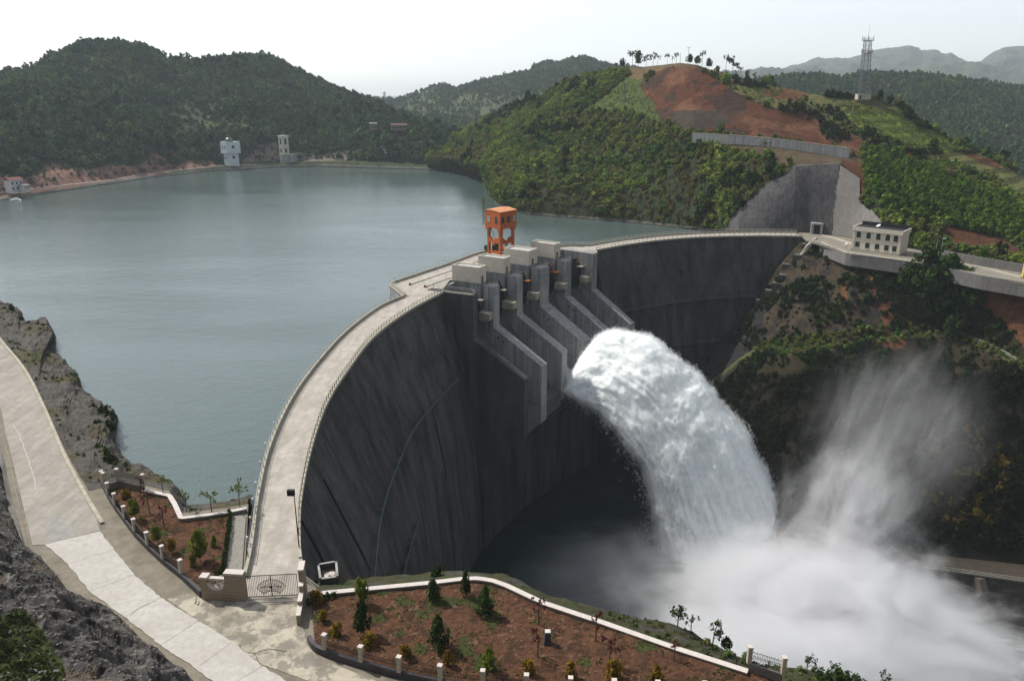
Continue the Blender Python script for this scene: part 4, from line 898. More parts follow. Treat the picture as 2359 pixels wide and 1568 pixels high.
C_GORGE = proto_coll('gorge_crown', leaf_mat('leaves_gorge', [(.005, .009, .003), (.008, .013, .004), (.016, .015, .005), (.013, .021, .006), (.036, .036, .010)], .2, .6), [crown(140 + s, 200, 1, 1.2, .2, 10, .1) for s in range(5)])  # near-black thicket leaves: shade of the lower bank put into the colour
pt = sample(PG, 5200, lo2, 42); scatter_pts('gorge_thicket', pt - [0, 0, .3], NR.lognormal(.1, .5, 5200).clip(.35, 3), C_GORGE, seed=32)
rm = lo2 * inpoly(qG, [(2110, 1000), (2290, 980), (2340, 1120), (2270, 1240), (2120, 1180)]); pt = sample(PG, 160, rm, 43); scatter_pts('autumn_thicket', pt, NR.uniform(.8, 2.2, 160), C_RUST, seed=33)
pt = sample(PG, 420, (np.abs(np.arange(PG.shape[0]) - 34) < 5)[:, None] * (qG[..., 0] > 1740) * 1.0, 44); scatter_pts('path_verge', pt, NR.uniform(.4, 1.4, 420), C_MID, seed=34)
mb = MB(); 
for p in sample(PG, 170, rocky * 1.0 + .02, 45):
    r = RND.uniform(.1, .4); mb.box(p + [0, 0, r * .2], (r * 1.6, r, r), (math.cos(p[0]), math.sin(p[0]), 0))
mb.build('slope_rubble', plain('rubble', (.12, .105, .09), .95), kind='stuff')

# lower road, river wall and its ledges
x_ = np.array([1790, 1816, 1900, 2000, 2120, 2240, 2358, 2480]); yin = np.interp(x_, [1500, 1600, 1700, 1816, 1900, 2120, 2358, 2480], [1200, 1200, 1204, 1222, 1234, 1272, 1298, 1310]); yout = np.interp(x_, [1500, 1816, 2094, 2358, 2480], [1225, 1246, 1303, 1340, 1358])
I_, O_ = AZ(x_, yin, -72), AZ(x_, yout, -72); I_[:, 1] += 2
M_LROAD = ground_mat('x', .3) if False else plain('river_road', (.062, .048, .034), .95, vs=.5, var=.35)
mb = MB(); mb.loft([[i - [0, 0, .6], i + [0, 0, .05], o + [0, 0, .05], o - [0, 0, .6]] for i, o in zip(I_, O_)], close=True); mb.build('river_road', M_LROAD, kind='structure')
dO = np.array([0.30, -.95, 0]); M_RWALL = concrete('river_wall_concrete', (.05, .043, .034), (.012, .0115, .010), (.4, .4, .1), .6, 0, .15, .95)
rw = thing('river_wall', 'dark stepped concrete wall between the lower road and the river', 'wall', O_[1])
mb = MB(); pr_ = [(0, .1), (.5, .1), (.8, -6.5), (2.4, -6.5), (2.6, -9.0), (4.4, -9.0), (4.5, -11.5), (6.2, -11.5), (6.4, -14), (7.4, -14), (7.5, -19), (0, -19)]
mb.loft([[o + dO * a + [0, 0, b] for a, b in pr_] for o in O_], close=True); mb.build('stepped_face', M_RWALL, rw)
bq = AZ(2243, 1325, -72); mb = MB(); mb.extr([(0, -.2), (1.4, -.2), (3.4, -3.5), (.8, -7.2), (0, -7.2)], bq + dO * .3, dO, (0, 0, 1), (.95, .3, 0), 2.2); mb.build('buttress', concrete('buttress', (.15, .13, .10), (.06, .055, .045)), rw)
railing('grey pipe railing along the lower road above the river', np.array([o + dO * .2 + [0, 0, .1] for o in O_]), 2.4, 1.3, M_RAIL, 0, (1, .6, .25), .06)
railing('green railing on the bench path above the bushes on the right bank', PG[36, 150:250:3] + [0, 0, .1], 3, 1.0, M_TEAL) if False else None

# river
def river_mat():
    m, n, b = nodes('river_water'); p = pos(n)
    f = noise(n, pos(n, (.11, .2, 1)), 1.0, 8, .68, 1.2); sx = N(n, 'ShaderNodeSeparateXYZ'); n.links.new(p, sx.inputs[0]); mr = N(n, 'ShaderNodeMapRange'); n.links.new(sx.outputs[0], mr.inputs[0])
    for i_, v_ in ((1, 30.0), (2, 75.0), (3, -.3), (4, 0.0)): mr.inputs[i_].default_value = v_
    fa_ = N(n, 'ShaderNodeMath', operation='ADD'); n.links.new(f, fa_.inputs[0]); n.links.new(mr.outputs[0], fa_.inputs[1]); fo = ramp(n, fa_.outputs[0], [(.5, (0,) * 3), (.62, (1,) * 3)])
    c = mix(n, (.008, .024, .021), (.70, .73, .71), fo); n.links.new(c, b.inputs['Base Color'])
    n.links.new(ramp(n, fo, [(0, (.12,) * 3), (1, (.8,) * 3)]), b.inputs['Roughness']); bump(n, b, noise(n, p, .5, 6, .7, .6), .9, .8); return m
g_ = np.meshgrid(np.linspace(-20, 260, 200), np.linspace(40, 330, 200)); G = np.stack([g_[0], g_[1], np.full(g_[0].shape, -87.5)], -1)
G[..., 2] += .9 * fbm(G, 6, 4, 140, True); o = grid_obj('river', G, np.ones(G.shape), river_mat()); 

# near bank below the right garden
cop = [(690, 1374), (742, 1362), (784, 1358), (984, 1340), (1067, 1330), (1133, 1334), (1153, 1342), (1250, 1385), (1383, 1429), (1563, 1492), (1725, 1540), (1812, 1570), (2000, 1640), (2300, 1760)]
c0 = np.array([AZ(x, y, -.1) for x, y in cop]); led = np.array([AZ(x, y, z) for x, y, z in [(692, 1350, -2.5), (735, 1340, -4.2), (800, 1338, -4.4), (985, 1322, -4), (1060, 1318, -3), (1140, 1322, -2), (1165, 1328, -1.5), (1262, 1372, -1.5), (1395, 1410, -2), (1560, 1444, -3), (1735, 1530, -3), (1850, 1545, -3.2), (2050, 1590, -3.2), (2380, 1710, -3)]])
b0 = led + np.array([[8, 14, -40]]); b1 = led + np.array([[16, 30, -86]]); b1[:, 2] = -90; b0[:4] = led[:4] + [4, 2, -30]; b1[:4] = led[:4] + [14, 4, -86]
PN = bank([c0, led, b0, b1], [10, 12, 10], 10, .9, 2.6, 33, [0, .5, 1.4, 1.4], True)
cN = np.ones(PN.shape) * np.array((.06, .062, .030)); f_ = fbm(PN, 1.8, 4, 41); cN[f_ > .15] = (.08, .075, .065); cN[f_ < -.3] = (.055, .075, .025)
grid_obj('near_bank', PN, cN, M_ROCK, smooth_=False); qN = PR(PN)
mk = ((np.arange(PN.shape[0]) < 15)[:, None]) * (qN[..., 0] > 1370) * 1.0
pt = sample(PN, 620, mk, 46); scatter_pts('bank_herbs', pt, NR.uniform(.15, .55, 620), C_WEED, seed=41)
pt = sample(PN, 60, mk * (qN[..., 0] > 1480), 47); scatter_pts('bank_shrubs', pt - [0, 0, .1], NR.uniform(.4, .9, 60), C_MID, squash=(.6, 1), seed=42)

# ------------------------------------------------------------------ terrace on the right bank
M_TERR = concrete('terrace_paving', (.23, .21, .17), (.13, .115, .085), (.3, .3, .3), .6, 0, .2, .9)
sheet('terrace', [(1838, 535), (1860, 533), (1905, 538), (1965, 548), (2090, 571), (2160, 578), (2358, 611), (2500, 640), (2500, 690), (2358, 652), (2255, 634), (2160, 613), (2080, 600), (1960, 586), (1900, 566), (1857, 553)], -.03, M_TERR, thick=.6)
M_WALLG = concrete('stone_wall_grey', (.19, .18, .17), (.085, .08, .075), (.8, .8, .2), .6, 2.2, .2, .95)
def wallrun(name, px, z, h, dn, mat, label, cat, thick=.5, coping=None):
    """a wall along pixels on the level z: h above it, dn below"""
    P = np.array([AZ(x, y, z)[:2] for x, y in px]); P = resample(P, max(len(px) * 6, 12)); t = thing(name, label, cat, v3(P[0], z - dn)); n = normals2(P)
    mb = MB(); rows = [[v3(p + q * thick / 2, z - dn), v3(p + q * thick / 2, z + h), v3(p - q * thick / 2, z + h), v3(p - q * thick / 2, z - dn)] for p, q in zip(P, n)]
    mb.loft(rows, close=True); m = 4 * (len(rows) - 1); mb.f += [(3, 2, 1, 0), (m, m + 1, m + 2, m + 3)]; mb.build('wall', mat, t)
    if coping:
        mb = MB(); rows = [[v3(p + q * (thick / 2 + .08), z + h + .004), v3(p + q * (thick / 2 + .08), z + h + coping[0]), v3(p - q * (thick / 2 + .08), z + h + coping[0]), v3(p - q * (thick / 2 + .08), z + h + .004)] for p, q in zip(P, n)]
        mb.loft(rows, close=True); mb.f += [(3, 2, 1, 0), (m, m + 1, m + 2, m + 3)]; mb.build('coping', coping[1], t)
    return t
M_WHITE = concrete('white_plaster', (.50, .46, .38), (.34, .31, .25), (.5, .5, .2), .35, 0, .3, .8)
wallrun('retaining_wall', [(1890, 560), (1952, 584), (2080, 601), (2156, 612)], 0, .1, 4.6, M_WALLG, 'grey stone retaining wall under the two storey cream building', 'wall', .6, (.3, M_WHITE))
wallrun('retaining_wall', [(2170, 615), (2255, 634), (2358, 651), (2480, 676)], 0, .1, 4.6, M_WALLG, 'long grey retaining wall under the terrace road at the right edge of the photo', 'wall', .6)
wallrun('terrace_wall', [(2164, 593), (2260, 612), (2358, 629), (2480, 650)], 0, 2.9, .2, M_WALLG, 'tall plain grey wall on the hill side of the terrace road', 'wall', .5)
wallrun('roadside_kerb_wall', [(2083, 584), (2130, 593), (2200, 608), (2290, 625), (2352, 640)], 0, .55, .1, M_WHITE, 'low pale kerb wall along the terrace road right of the building', 'wall', .45)
wallrun('roadside_kerb_wall', [(1893, 544), (1925, 551), (1962, 563)], 0, .6, .1, M_WHITE, 'low pale wall between the dam end and the cream building', 'wall', .45)
railing('teal grey railing on the terrace edge between the dam and the building', np.array([AZ(x, y, 0) for x, y in ((1868, 556), (1905, 568), (1950, 583))]), 1.6, 1.2, M_RAIL, 0)
railing('handrail of the rock steps descending beside the right end of the dam', np.array([AZ(x, y, z) for x, y, z in ((1852, 560, -1), (1800, 620, -11), (1742, 688, -24))]), 2.2, 1.1, M_STEEL, 0)
st_ = thing('abutment_steps', 'broken concrete steps and landings down the contact of dam and rock', 'steps', AZ(1800, 625, -12))
for k_, (x, y, z, L) in enumerate(((1858, 566, -2.5, 4), (1835, 590, -6, 3), (1815, 612, -10, 4.5), (1803, 636, -13.5, 3), (1790, 655, -16.5, 4), (1772, 672, -20, 3.5), (1752, 694, -25, 4), (1738, 716, -29, 3))):
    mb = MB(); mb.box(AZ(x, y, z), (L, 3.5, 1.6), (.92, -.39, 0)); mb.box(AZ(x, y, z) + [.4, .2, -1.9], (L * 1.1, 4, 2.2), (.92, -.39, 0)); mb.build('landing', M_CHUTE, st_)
mb = MB(); mb.tube([AZ(1880, 550, .2), AZ(1862, 566, -1.5), AZ(1845, 588, -5.5), AZ(1838, 603, -9), AZ(1832, 630, -13)], [.7, .9, .8, .9, .5], 5); mb.build('stone_edging', M_PARA, st_)

# two storey cream building
M_CREAM = concrete('cream_facade', (.68, .61, .49), (.52, .46, .36), (.4, .4, .1), .3, 0, .15, .7)
M_GLASS = plain('dark_glass', (.012, .03, .032), .15, 0, .3, spec=.5)
M_FRAME = plain('window_frame', (.05, .10, .09), .5)
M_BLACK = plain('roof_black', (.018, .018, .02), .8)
bl_, br_ = AZ(1960.5, 574.8, .1), AZ(2069.7, 588.7, .1); ux = (br_ - bl_); Lb = np.linalg.norm(ux[:2]); ux = ux / np.linalg.norm(ux); uy = np.array([-ux[1], ux[0], 0]); Hb = 8.3
bd_ = thing('office_building', 'two storey cream building with arched upper windows at the far end of the dam', 'building', bl_)
mb = MB(); mb.box(bl_ + ux * Lb / 2 + uy * 5 + [0, 0, Hb / 2], (Lb, 10, Hb), ux, uy); mb.build('wall', M_CREAM, bd_)
mb = MB(); mb.box(bl_ + ux * Lb / 2 + uy * 4.9 + [0, 0, Hb - .55], (Lb + .9, 11, .35), ux, uy); mb.box(bl_ + ux * Lb / 2 - uy * .42 + [0, 0, Hb + .2], (Lb + .9, .3, 1.2), ux, uy)
for s_ in (-.3, Lb + .3): mb.box(bl_ + ux * s_ + uy * 5 + [0, 0, Hb + .2], (.3, 10.3, 1.2), ux, uy)
mb.build('cornice', M_CREAM, bd_)
mb = MB(); mb.box(bl_ + ux * Lb / 2 + uy * 5 + [0, 0, Hb + .06], (Lb, 10, .12), ux, uy); mb.box(bl_ + ux * Lb / 2 + uy * 10.2 + [0, 0, Hb + .6], (Lb + .9, .3, 1.9), ux, uy); mb.build('roof', M_BLACK, bd_)
mb = MB(); mb.box(bl_ + ux * Lb / 2 - uy * .12 + [0, 0, .35], (Lb + .3, .25, .7), ux, uy); mb.build('plinth', M_WHITE, bd_)
for s_ in (.35, Lb - .35):
    mb = MB(); mb.box(bl_ + ux * s_ - uy * .1 + [0, 0, Hb / 2 + .2], (.7, .22, Hb - 1.2), ux, uy); mb.build('corner_pilaster', M_CREAM, bd_)
for u in (.115, .325, .53, .725, .89):
    for row in (0, 1):
        c = bl_ + ux * Lb * u + [0, 0, 1.3 if row == 0 else 5.0]; w_, h_ = 1.55, 2.0 if row == 0 else 1.5
        prof = [(-w_ / 2, 0), (w_ / 2, 0), (w_ / 2, h_)] + ([(w_ / 2 * math.cos(a), h_ + w_ / 2 * math.sin(a)) for a in np.linspace(0, math.pi, 11)[1:-1]] if row else []) + [(-w_ / 2, h_)]
        mb = MB(); mb.extr(prof, c - uy * .05, ux, (0, 0, 1), uy, .12); wn = mb.build('window', M_GLASS, bd_)
        mb = MB(); mb.box(c - uy * .07 + [0, 0, h_ / 2], (.09, .06, h_), ux, uy); mb.box(c - uy * .07 + [0, 0, h_ * .68], (w_, .06, .09), ux, uy); mb.build('frame', M_FRAME, wn)
        mb = MB(); mb.box(c - uy * .12 - [0, 0, .1], (w_ + .3, .24, .14), ux, uy); mb.build('sill', M_WHITE, wn)
sdp = bl_ + ux * Lb * .47 + uy * 2 + [0, 0, Hb + .12]
t = thing('satellite_dish', 'bright white satellite dish on the roof of the cream building', 'satellite dish', sdp)
M_WH = plain('white_paint', (.82, .82, .80), .35, 0, .04)
mb = MB(); mb.tube([sdp, sdp + [0, 0, 1.0]], .08, 6); mb.build('stand', M_RAIL, t)
mb = MB(); nd = np.array([-.5, -.1, .86]); 
rings = [[sdp + [0, 0, 1.3] + nd * (.35 * r * r) + np.array([math.cos(a) * .86, math.sin(a), math.cos(a) * .5]) * r * .85 for a in np.linspace(0, 2 * math.pi, 18)[:-1]] for r in (.05, .5, 1.0)]
mb.loft(rings, close=True); mb.loft([[p - nd * .06 for p in r] for r in rings][::-1], close=True); mb.build('dish', M_WH, t)
gp = AZ(1948, 574, 0); t = thing('garden_lamp', 'white globe lamp on a short post by the terrace railing', 'lamp', gp)
mb = MB(); mb.tube([gp, gp + [0, 0, 1.6]], .07, 6); mb.build('post', M_STEEL, t); mb = MB(); mb.dome(gp + [0, 0, 1.9], .5, 14, 6); mb.dome(gp + [0, 0, 1.9], .5, 14, 6, -1); mb.build('globe', M_WH, t, smooth=True)
# tunnel mouth in the dark shotcrete face
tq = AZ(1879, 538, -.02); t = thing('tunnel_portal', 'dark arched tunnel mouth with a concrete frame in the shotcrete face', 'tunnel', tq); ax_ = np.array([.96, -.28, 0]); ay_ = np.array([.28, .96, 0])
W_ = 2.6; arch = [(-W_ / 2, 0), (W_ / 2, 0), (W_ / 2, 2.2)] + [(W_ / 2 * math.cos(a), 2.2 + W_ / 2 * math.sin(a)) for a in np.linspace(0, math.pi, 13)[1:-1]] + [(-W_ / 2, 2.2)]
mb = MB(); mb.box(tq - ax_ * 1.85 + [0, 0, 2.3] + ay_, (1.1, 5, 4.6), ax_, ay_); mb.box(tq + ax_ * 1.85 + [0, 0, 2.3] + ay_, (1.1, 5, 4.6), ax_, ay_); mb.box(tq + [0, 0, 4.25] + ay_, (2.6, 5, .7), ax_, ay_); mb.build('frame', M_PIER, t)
mb = MB(); mb.extr(arch, tq - ay_ * 1.2, ax_, (0, 0, 1), ay_, .3); mb.build('opening', M_BLACK, t)  # black plate closes the arch; the tunnel's inside darkness is put into its colour
# retaining wall under the red cut
wallrun('cutting_wall', [(1595, 316), (1775, 337), (1955, 361)], 0, 0, 0, M_WALLG, '', '') if False else None
A_ = np.array([AY(x, y, Y) for x, y, Y in ((1594, 317, 403), (1690, 327, 397), (1775, 337, 391), (1870, 350, 385), (1955, 362, 379))]); B_ = np.array([AY(x, y, Y)[2] for x, y, Y in ((1594, 307.5, 403), (1690, 313, 397), (1775, 320, 391), (1870, 332, 385), (1955, 343, 379))])
t = thing('cutting_wall', 'long pale concrete wall stained with streaks along the foot of the red cut', 'wall', A_[0]); Pw = resample(np.c_[A_, B_], 40)
mb = MB(); nn = normals2(Pw); rows = [[(p[0] + q[0] * .6, p[1] + q[1] * .6, p[2] - 2.5), (p[0] + q[0] * .6, p[1] + q[1] * .6, p[3]), (p[0] - q[0] * .6, p[1] - q[1] * .6, p[3]), (p[0] - q[0] * .6, p[1] - q[1] * .6, p[2] - 2.5)] for p, q in zip(Pw, nn)]
mb.loft(rows, close=True); mb.f += [(3, 2, 1, 0), tuple(4 * 39 + k_ for k_ in range(4))]; mb.build('wall', concrete('cutting_wall', (.60, .585, .56), (.20, .195, .185), (.9, .9, .03), .75, 0, .05, .95), t)
mb = MB(); mb.loft([[(p[0] + q[0] * .75, p[1] + q[1] * .75, p[3] + .01), (p[0] + q[0] * .75, p[1] + q[1] * .75, p[3] + .35), (p[0] - q[0] * .75, p[1] - q[1] * .75, p[3] + .35), (p[0] - q[0] * .75, p[1] - q[1] * .75, p[3] + .01)] for p, q in zip(Pw, nn)], close=True); mb.f += [(3, 2, 1, 0), tuple(4 * 39 + k_ for k_ in range(4))]; mb.build('coping', M_PARA, t)
# wall on the bench path
wp = [AZ(x, y, z) for x, y, z in ((2201, 777, -25.5), (2250, 800, -26), (2315, 832, -27), (2345, 848, -27.5))]; wt = [2.6, 3.2, 3.4, 3.0]
t = thing('slope_wall', 'short pale block wall leaning on the shrubby right bank', 'wall', wp[0]); mb = MB()
mb.loft([[p + [0, .5, -1.5], p + [0, -.5, -1.5], p + [0, -.5, h], p + [0, .5, h]] for p, h in zip(wp, wt)], close=True); mb.f += [(0, 1, 2, 3), (15, 14, 13, 12)]; mb.build('wall', concrete('slope_wall', (.27, .25, .23), (.14, .13, .12), (.6, .6, .4), .5, 1.1, .3), t)
# utility poles
def pole(label, x, y, z, h, r=.14, arm=None, mat=M_RAIL, group=None, lamp=False):
    p = AZ(x, y, z) if not isinstance(z, tuple) else AY(x, y, z[0]); t = thing('utility_pole', label, 'pole', p, group)
    mb = MB(); mb.tube([p - [0, 0, 1], p + [0, 0, h]], [r, r * .7], 7); mb.build('shaft', mat, t)
    if arm:
        for k_, a in enumerate(arm if isinstance(arm, list) else [arm]):
            mb = MB(); mb.box(p + [0, 0, h - .4 - k_ * .9], (a, .14, .14)); mb.build('crossarm', mat, t)
    if lamp:
        mb = MB(); mb.box(p + [.5, 0, h + .1], (1.0, .3, .2)); mb.build('lamp_head', M_WH, t)
    return t
pole('slim pole without a lamp behind the terrace road, left of a pair', 2154, 583, -.1, 6.0, .09); pole('slim lamp pole behind the terrace road, right of a pair', 2166, 584, -.1, 5.6, .09, lamp=True)
pole('thin pale concrete pole on the meadow below the lattice mast', 1961, 278, (438,), 8.6, .2, mat=M_PARA)
pole('tall pole with a crossarm among the trees on the red hilltop', 1584, 148, (492,), 9.5, .13, [2.4, 1.0], M_STEEL)
pole('shorter bare pole left of the crossarm pole on the red hilltop', 1566, 147, (492,), 6, .11, None, M_STEEL)
yp = AZ(2354, 640, 0); t = thing('gate_post', 'slim yellow painted post cut by the right edge of the photo', 'post', yp); mb = MB(); mb.box(yp + [.3, 0, 3.2], (.9, .9, 6.4)); mb.build('shaft', plain('yellow_paint', (.55, .42, .12), .6), t); mb = MB(); mb.box(yp + [.3, 0, 6.55], (1.2, 1.2, .3)); mb.build('cap', M_WHITE, t)
# pylons
def lattice(t, p, h, w0, w1, nseg, mat, r=.07, lean=0.0):
    C_ = lambda k_, s_: np.array([p[0] - lean * h * s_ + (w0 + (w1 - w0) * s_) / 2 * (-1, 1, 1, -1)[k_], p[1] + (w0 + (w1 - w0) * s_) / 2 * (-1, -1, 1, 1)[k_], p[2] + h * s_])
    for k_ in range(4):
        mb = MB(); mb.tube([C_(k_, 0) - [0, 0, .6], C_(k_, .5), C_(k_, 1)], r * 1.5, 5); mb.build('leg', mat, t)
    mb = MB(); ss = np.linspace(0, 1, nseg + 1)
    for a, b in zip(ss[:-1], ss[1:]):
        for k_ in range(4):
            j = (k_ + 1) % 4; mb.tube([C_(k_, a), C_(j, b)], r * .8, 4); mb.tube([C_(j, a), C_(k_, b)], r * .8, 4); mb.tube([C_(k_, b), C_(j, b)], r * .8, 4)
    mb.build('bracing', mat, t)
mp = AY(1987, 229, 455); mh = float(AY(1990, 94, 455)[2] - mp[2]); t = thing('telecom_mast', 'grey steel lattice telecom mast with two antenna platforms on the hilltop', 'mast', mp)
M_MAST = plain('mast_steel', (.17, .17, .19), .5, .4, .2)
lattice(t, mp, mh, 4.6, 3.0, 12, M_MAST, .11, .05); mp0 = mp
for s_ in (1.0, .79):
    z_c = mp0[2] + mh * s_; mp = mp0 - [.05 * mh * s_, 0, 0]; mb = MB(); pts = [(mp[0] + 2.6 * math.cos(a), mp[1] + 2.6 * math.sin(a)) for a in np.linspace(0, 2 * math.pi, 13)[:-1]]; mb.prism(pts, z_c - .25, z_c); 
    for zz in (.5, 1.1): mb.tube([(x, y, z_c + zz) for x, y in pts + pts[:1]], .06, 4)
    mb.build('platform', M_MAST, t)
    for a in (0.1, 1.7, 3.3, 4.4):
        c_ = np.array([mp[0] + 3.2 * math.cos(a), mp[1] + 3.2 * math.sin(a), z_c + .9]); mb = MB(); mb.box(c_, (.35, .35, 2.4)); mb.tube([c_, (mp[0] + 2.5 * math.cos(a), mp[1] + 2.5 * math.sin(a), z_c + .6)], .06, 4); mb.build('antenna', M_RAIL, t)
mp = mp0 - [.05 * mh, 0, 0]; mb = MB(); mb.tube([mp + [0, 0, mh], mp + [0, 0, mh + 4.5], mp + [0, 0, mh + 8.5]], [.12, .06, .03], 5); mb.build('spike', M_MAST, t)
hp = AY(1984, 229, 452); t = thing('equipment_hut', 'small white hut with a dark door at the foot of the lattice mast', 'hut', hp)
mb = MB(); mb.box(hp + [1.2, 1.5, 1.2], (7.2, 4, 2.9)); mb.build('wall', M_WHITE, t); mb = MB(); mb.box(hp + [1.2, 1.5, 2.75], (7.6, 4.4, .2)); mb.build('roof', M_ROOFG, t); mb = MB(); mb.box(hp + [-.9, -.53, .9], (.8, .1, 1.9)); mb.build('door', M_STEEL, t)
for lb, x, y, Y, y1, w0 in (('slender dark pylon on the grass left of the red cut', 1437, 232, 505, 190, 1.6), ('faint grey pylon on the saddle between the two distant hills', 886, 237, 1500, 212, 5)):
    p = AY(x, y, Y); h = float(AY(x, y1, Y)[2] - p[2]); t = thing('pylon', lb, 'pylon', p); lattice(t, p, h, w0, w0 * .35, 6, M_MAST, .07 * Y / 500)
    for s_, L in ((.8, 1.6), (.94, 1.2)): mb = MB(); mb.box(p + [0, 0, h * s_], (L * w0 * 1.3, .2, .15 * Y / 500)); mb.build('crossarm', M_MAST, t)
# wire mesh fence on the hill
def meshfence(label, pts, h, step):
    P = resample(np.array(pts), max(3, int(length(np.array(pts)) / step))); t = thing('mesh_fence', label, 'fence', P[0])
    mb = MB(); mb.box(P[0] + [0, 0, h / 2], (.14, .14, h)); f0 = mb.build('post', M_RAIL, t)
    for q in P[1:]: share(f0, q - P[0], t)
    mb = MB()
    for k_ in np.linspace(.1, 1, 6): mb.tube([p + [0, 0, h * k_] for p in P], .03, 4)
    mb.build('wire_mesh', M_RAIL, t)
def on_hill(px):
    out = []
    for x, y in px:
        d = np.abs(qR[:-9, :, 0] - x) + 2 * np.abs(qR[:-9, :, 1] - y); k_ = np.unravel_index(np.argmin(d), d.shape); out.append(PRR[k_])
    return out
meshfence('grey wire mesh fence on the slope right of the red cut', on_hill([(1980, 318), (2010, 324), (2035, 332), (2075, 345), (2115, 362), (2150, 376)]), 2.2, 4)
meshfence('grey wire mesh fence above the trees at the right edge of the hill', on_hill([(2300, 425), (2330, 438), (2358, 448), (2400, 462)]), 2.2, 4)

# ------------------------------------------------------------------ unseen hillsides behind and beside the camera, added to cut sky light on dam
xs_, ys_ = np.meshgrid(np.linspace(-700, 900, 90), np.linspace(-620, 8, 40)); G = np.stack([xs_, ys_, np.zeros_like(xs_)], -1)
G[..., 2] = 52 + (-ys_) * .55 * (1 - np.clip(-ys_ - 300, 0, 400) / 900) - np.clip(xs_ - 40, 0, 130) * 1.0 + np.clip(xs_ - 260, 0, 500) * .45 + fbm(G, 90, 4, 300) * 14 * np.clip(-ys_ / 60, 0, 1) - np.clip(ys_ + 25, 0, 40) * 1.7
grid_obj('unseen_hill_behind', G, paint(G, (.045, .055, .024), []), M_HILL)
xs_, ys_ = np.meshgrid(np.linspace(0, 420, 50), np.linspace(-300, 330, 60)); G = np.stack([xs_ + 190 + np.clip(200 - ys_, 0, 300) * .12, ys_, -92 + xs_ * .62 + 0 * xs_], -1); G[..., 2] += fbm(G, 60, 4, 310) * 12 * np.clip(xs_ / 40, 0, 1)
grid_obj('unseen_hill_downstream', G[:, ::-1], paint(G[:, ::-1], (.04, .05, .022), []), M_HILL)

# ------------------------------------------------------------------ orange gantry crane on the spillway crest
M_OR = plain('crane_orange', (.40, .085, .010), .55, 0, .22, .5, spec=.35)
M_ORR = plain('crane_roof', (.50, .21, .085), .6, 0, .15, .5)
d2, t2 = v3(DD[2]), v3(TT[2])
cA, cB_, cC = AZ(1117.3, 522, 10.4), AZ(1151.8, 529.5, 10.4), AZ(1189.4, 521.5, 10.4)
ca, cb = cA - cB_, cC - cB_; La, Lb2 = np.linalg.norm(ca), np.linalg.norm(cb); ca, cb = ca / La, cb / Lb2
g0 = v3((cA + cC)[:2] / 2, 0); cr = thing('gantry_crane', 'tall orange gantry crane with a windowed cabin on four legs', 'crane', g0)
mb = MB(); Hc = 6.3; Pp = [cB_, cB_ + cb * Lb2, cB_ + cb * Lb2 + ca * La, cB_ + ca * La]; mb.prism([tuple(p[:2]) for p in Pp], 10.4, 10.4 + Hc); mb.build('cabin', M_OR, cr)
mb = MB(); q_ = [p + ca * e1 + cb * e2 for p, e1, e2 in zip(Pp, (-.15, -.15, .15, .15), (-.15, .15, .15, -.15))]
rid = [(q_[0] + q_[3]) / 2 + [0, 0, .5], (q_[1] + q_[2]) / 2 + [0, 0, .5]]; zt = np.array([0, 0, Hc + .02]); mb.add([q_[0] + zt, q_[1] + zt, q_[2] + zt, q_[3] + zt, rid[0] + zt, rid[1] + zt], [(0, 1, 5, 4), (2, 3, 4, 5), (1, 2, 5), (3, 0, 4), (3, 2, 1, 0)]); mb.build('roof', M_ORR, cr)
for base, ax_, L_, us in ((cB_, ca, La, (.27, .75)), (cB_, cb, Lb2, (.17, .5, .85))):
    out = np.array([ax_[1], -ax_[0], 0]); out = out if out @ (base - (Pp[2] + Pp[0]) / 2) > 0 else -out
    for k_, u in enumerate(us):
        c = base + ax_ * L_ * u + out * .04 + [0, 0, 3.2]; mb = MB(); mb.box(c, (L_ * .15, .12, 2.3), ax_, out); wn = mb.build('window', M_GLASS if k_ != len(us) - 1 else plain('pale_glass', (.35, .40, .38), .3), cr)
        mb = MB(); 
        for zz in (-.9, 0, .9): mb.box(c + out * .05 + [0, 0, zz * 1.25], (L_ * .16, .06, .1), ax_, out)
        mb.box(c + out * .05, (.08, .06, 2.3), ax_, out); mb.build('frame', M_FRAME, wn)
legs = [Pp[0] + ca * .9 + cb * .9, Pp[1] + ca * .9 - cb * 1.3, Pp[2] - ca * 1.1 - cb * 1.3, Pp[3] - ca * 1.3 + cb * .9]
for p in legs:
    mb = MB(); mb.box(v3(p, 5.3), (.95, 1.1, 10.3), ca, cb); mb.box(v3(p, 9.9), (1.6, 1.8, .9), ca, cb); mb.box(v3(p, .45), (1.4, 1.7, .9), ca, cb); mb.build('leg', M_OR, cr)
for (i, j), z_, s_ in (((0, 1), 4.9, .7), ((3, 2), 4.9, .7), ((0, 3), 1.4, .8), ((1, 2), 1.4, .8), ((0, 3), 5.2, .7)):
    a, b = v3(legs[i], z_), v3(legs[j], z_); L = np.linalg.norm(b - a); mb = MB(); mb.box((a + b) / 2, (L, s_, s_ * 1.3), (b - a) / L); mb.build('cross_beam', M_OR, cr)
for (i, j), z_ in (((0, 1), 5.6), ((0, 3), 5.8)):     # notched lifting beams hung between the legs
    a, b = v3(legs[i], z_), v3(legs[j], z_); L = np.linalg.norm(b - a); e = (b - a) / L; mb = MB()
    mb.extr([(-L * .42, -.9), (-.6, -.9), (-.3, -2.0), (.5, -2.0), (.8, -.9), (L * .42, -.9), (L * .42, 1.1), (L * .2, 1.1), (L * .12, .2), (-L * .12, .2), (-L * .2, 1.1), (-L * .42, 1.1)], (a + b) / 2, e, (0, 0, 1), (-e[1], e[0], 0), .5); mb.build('lifting_beam', M_OR, cr)
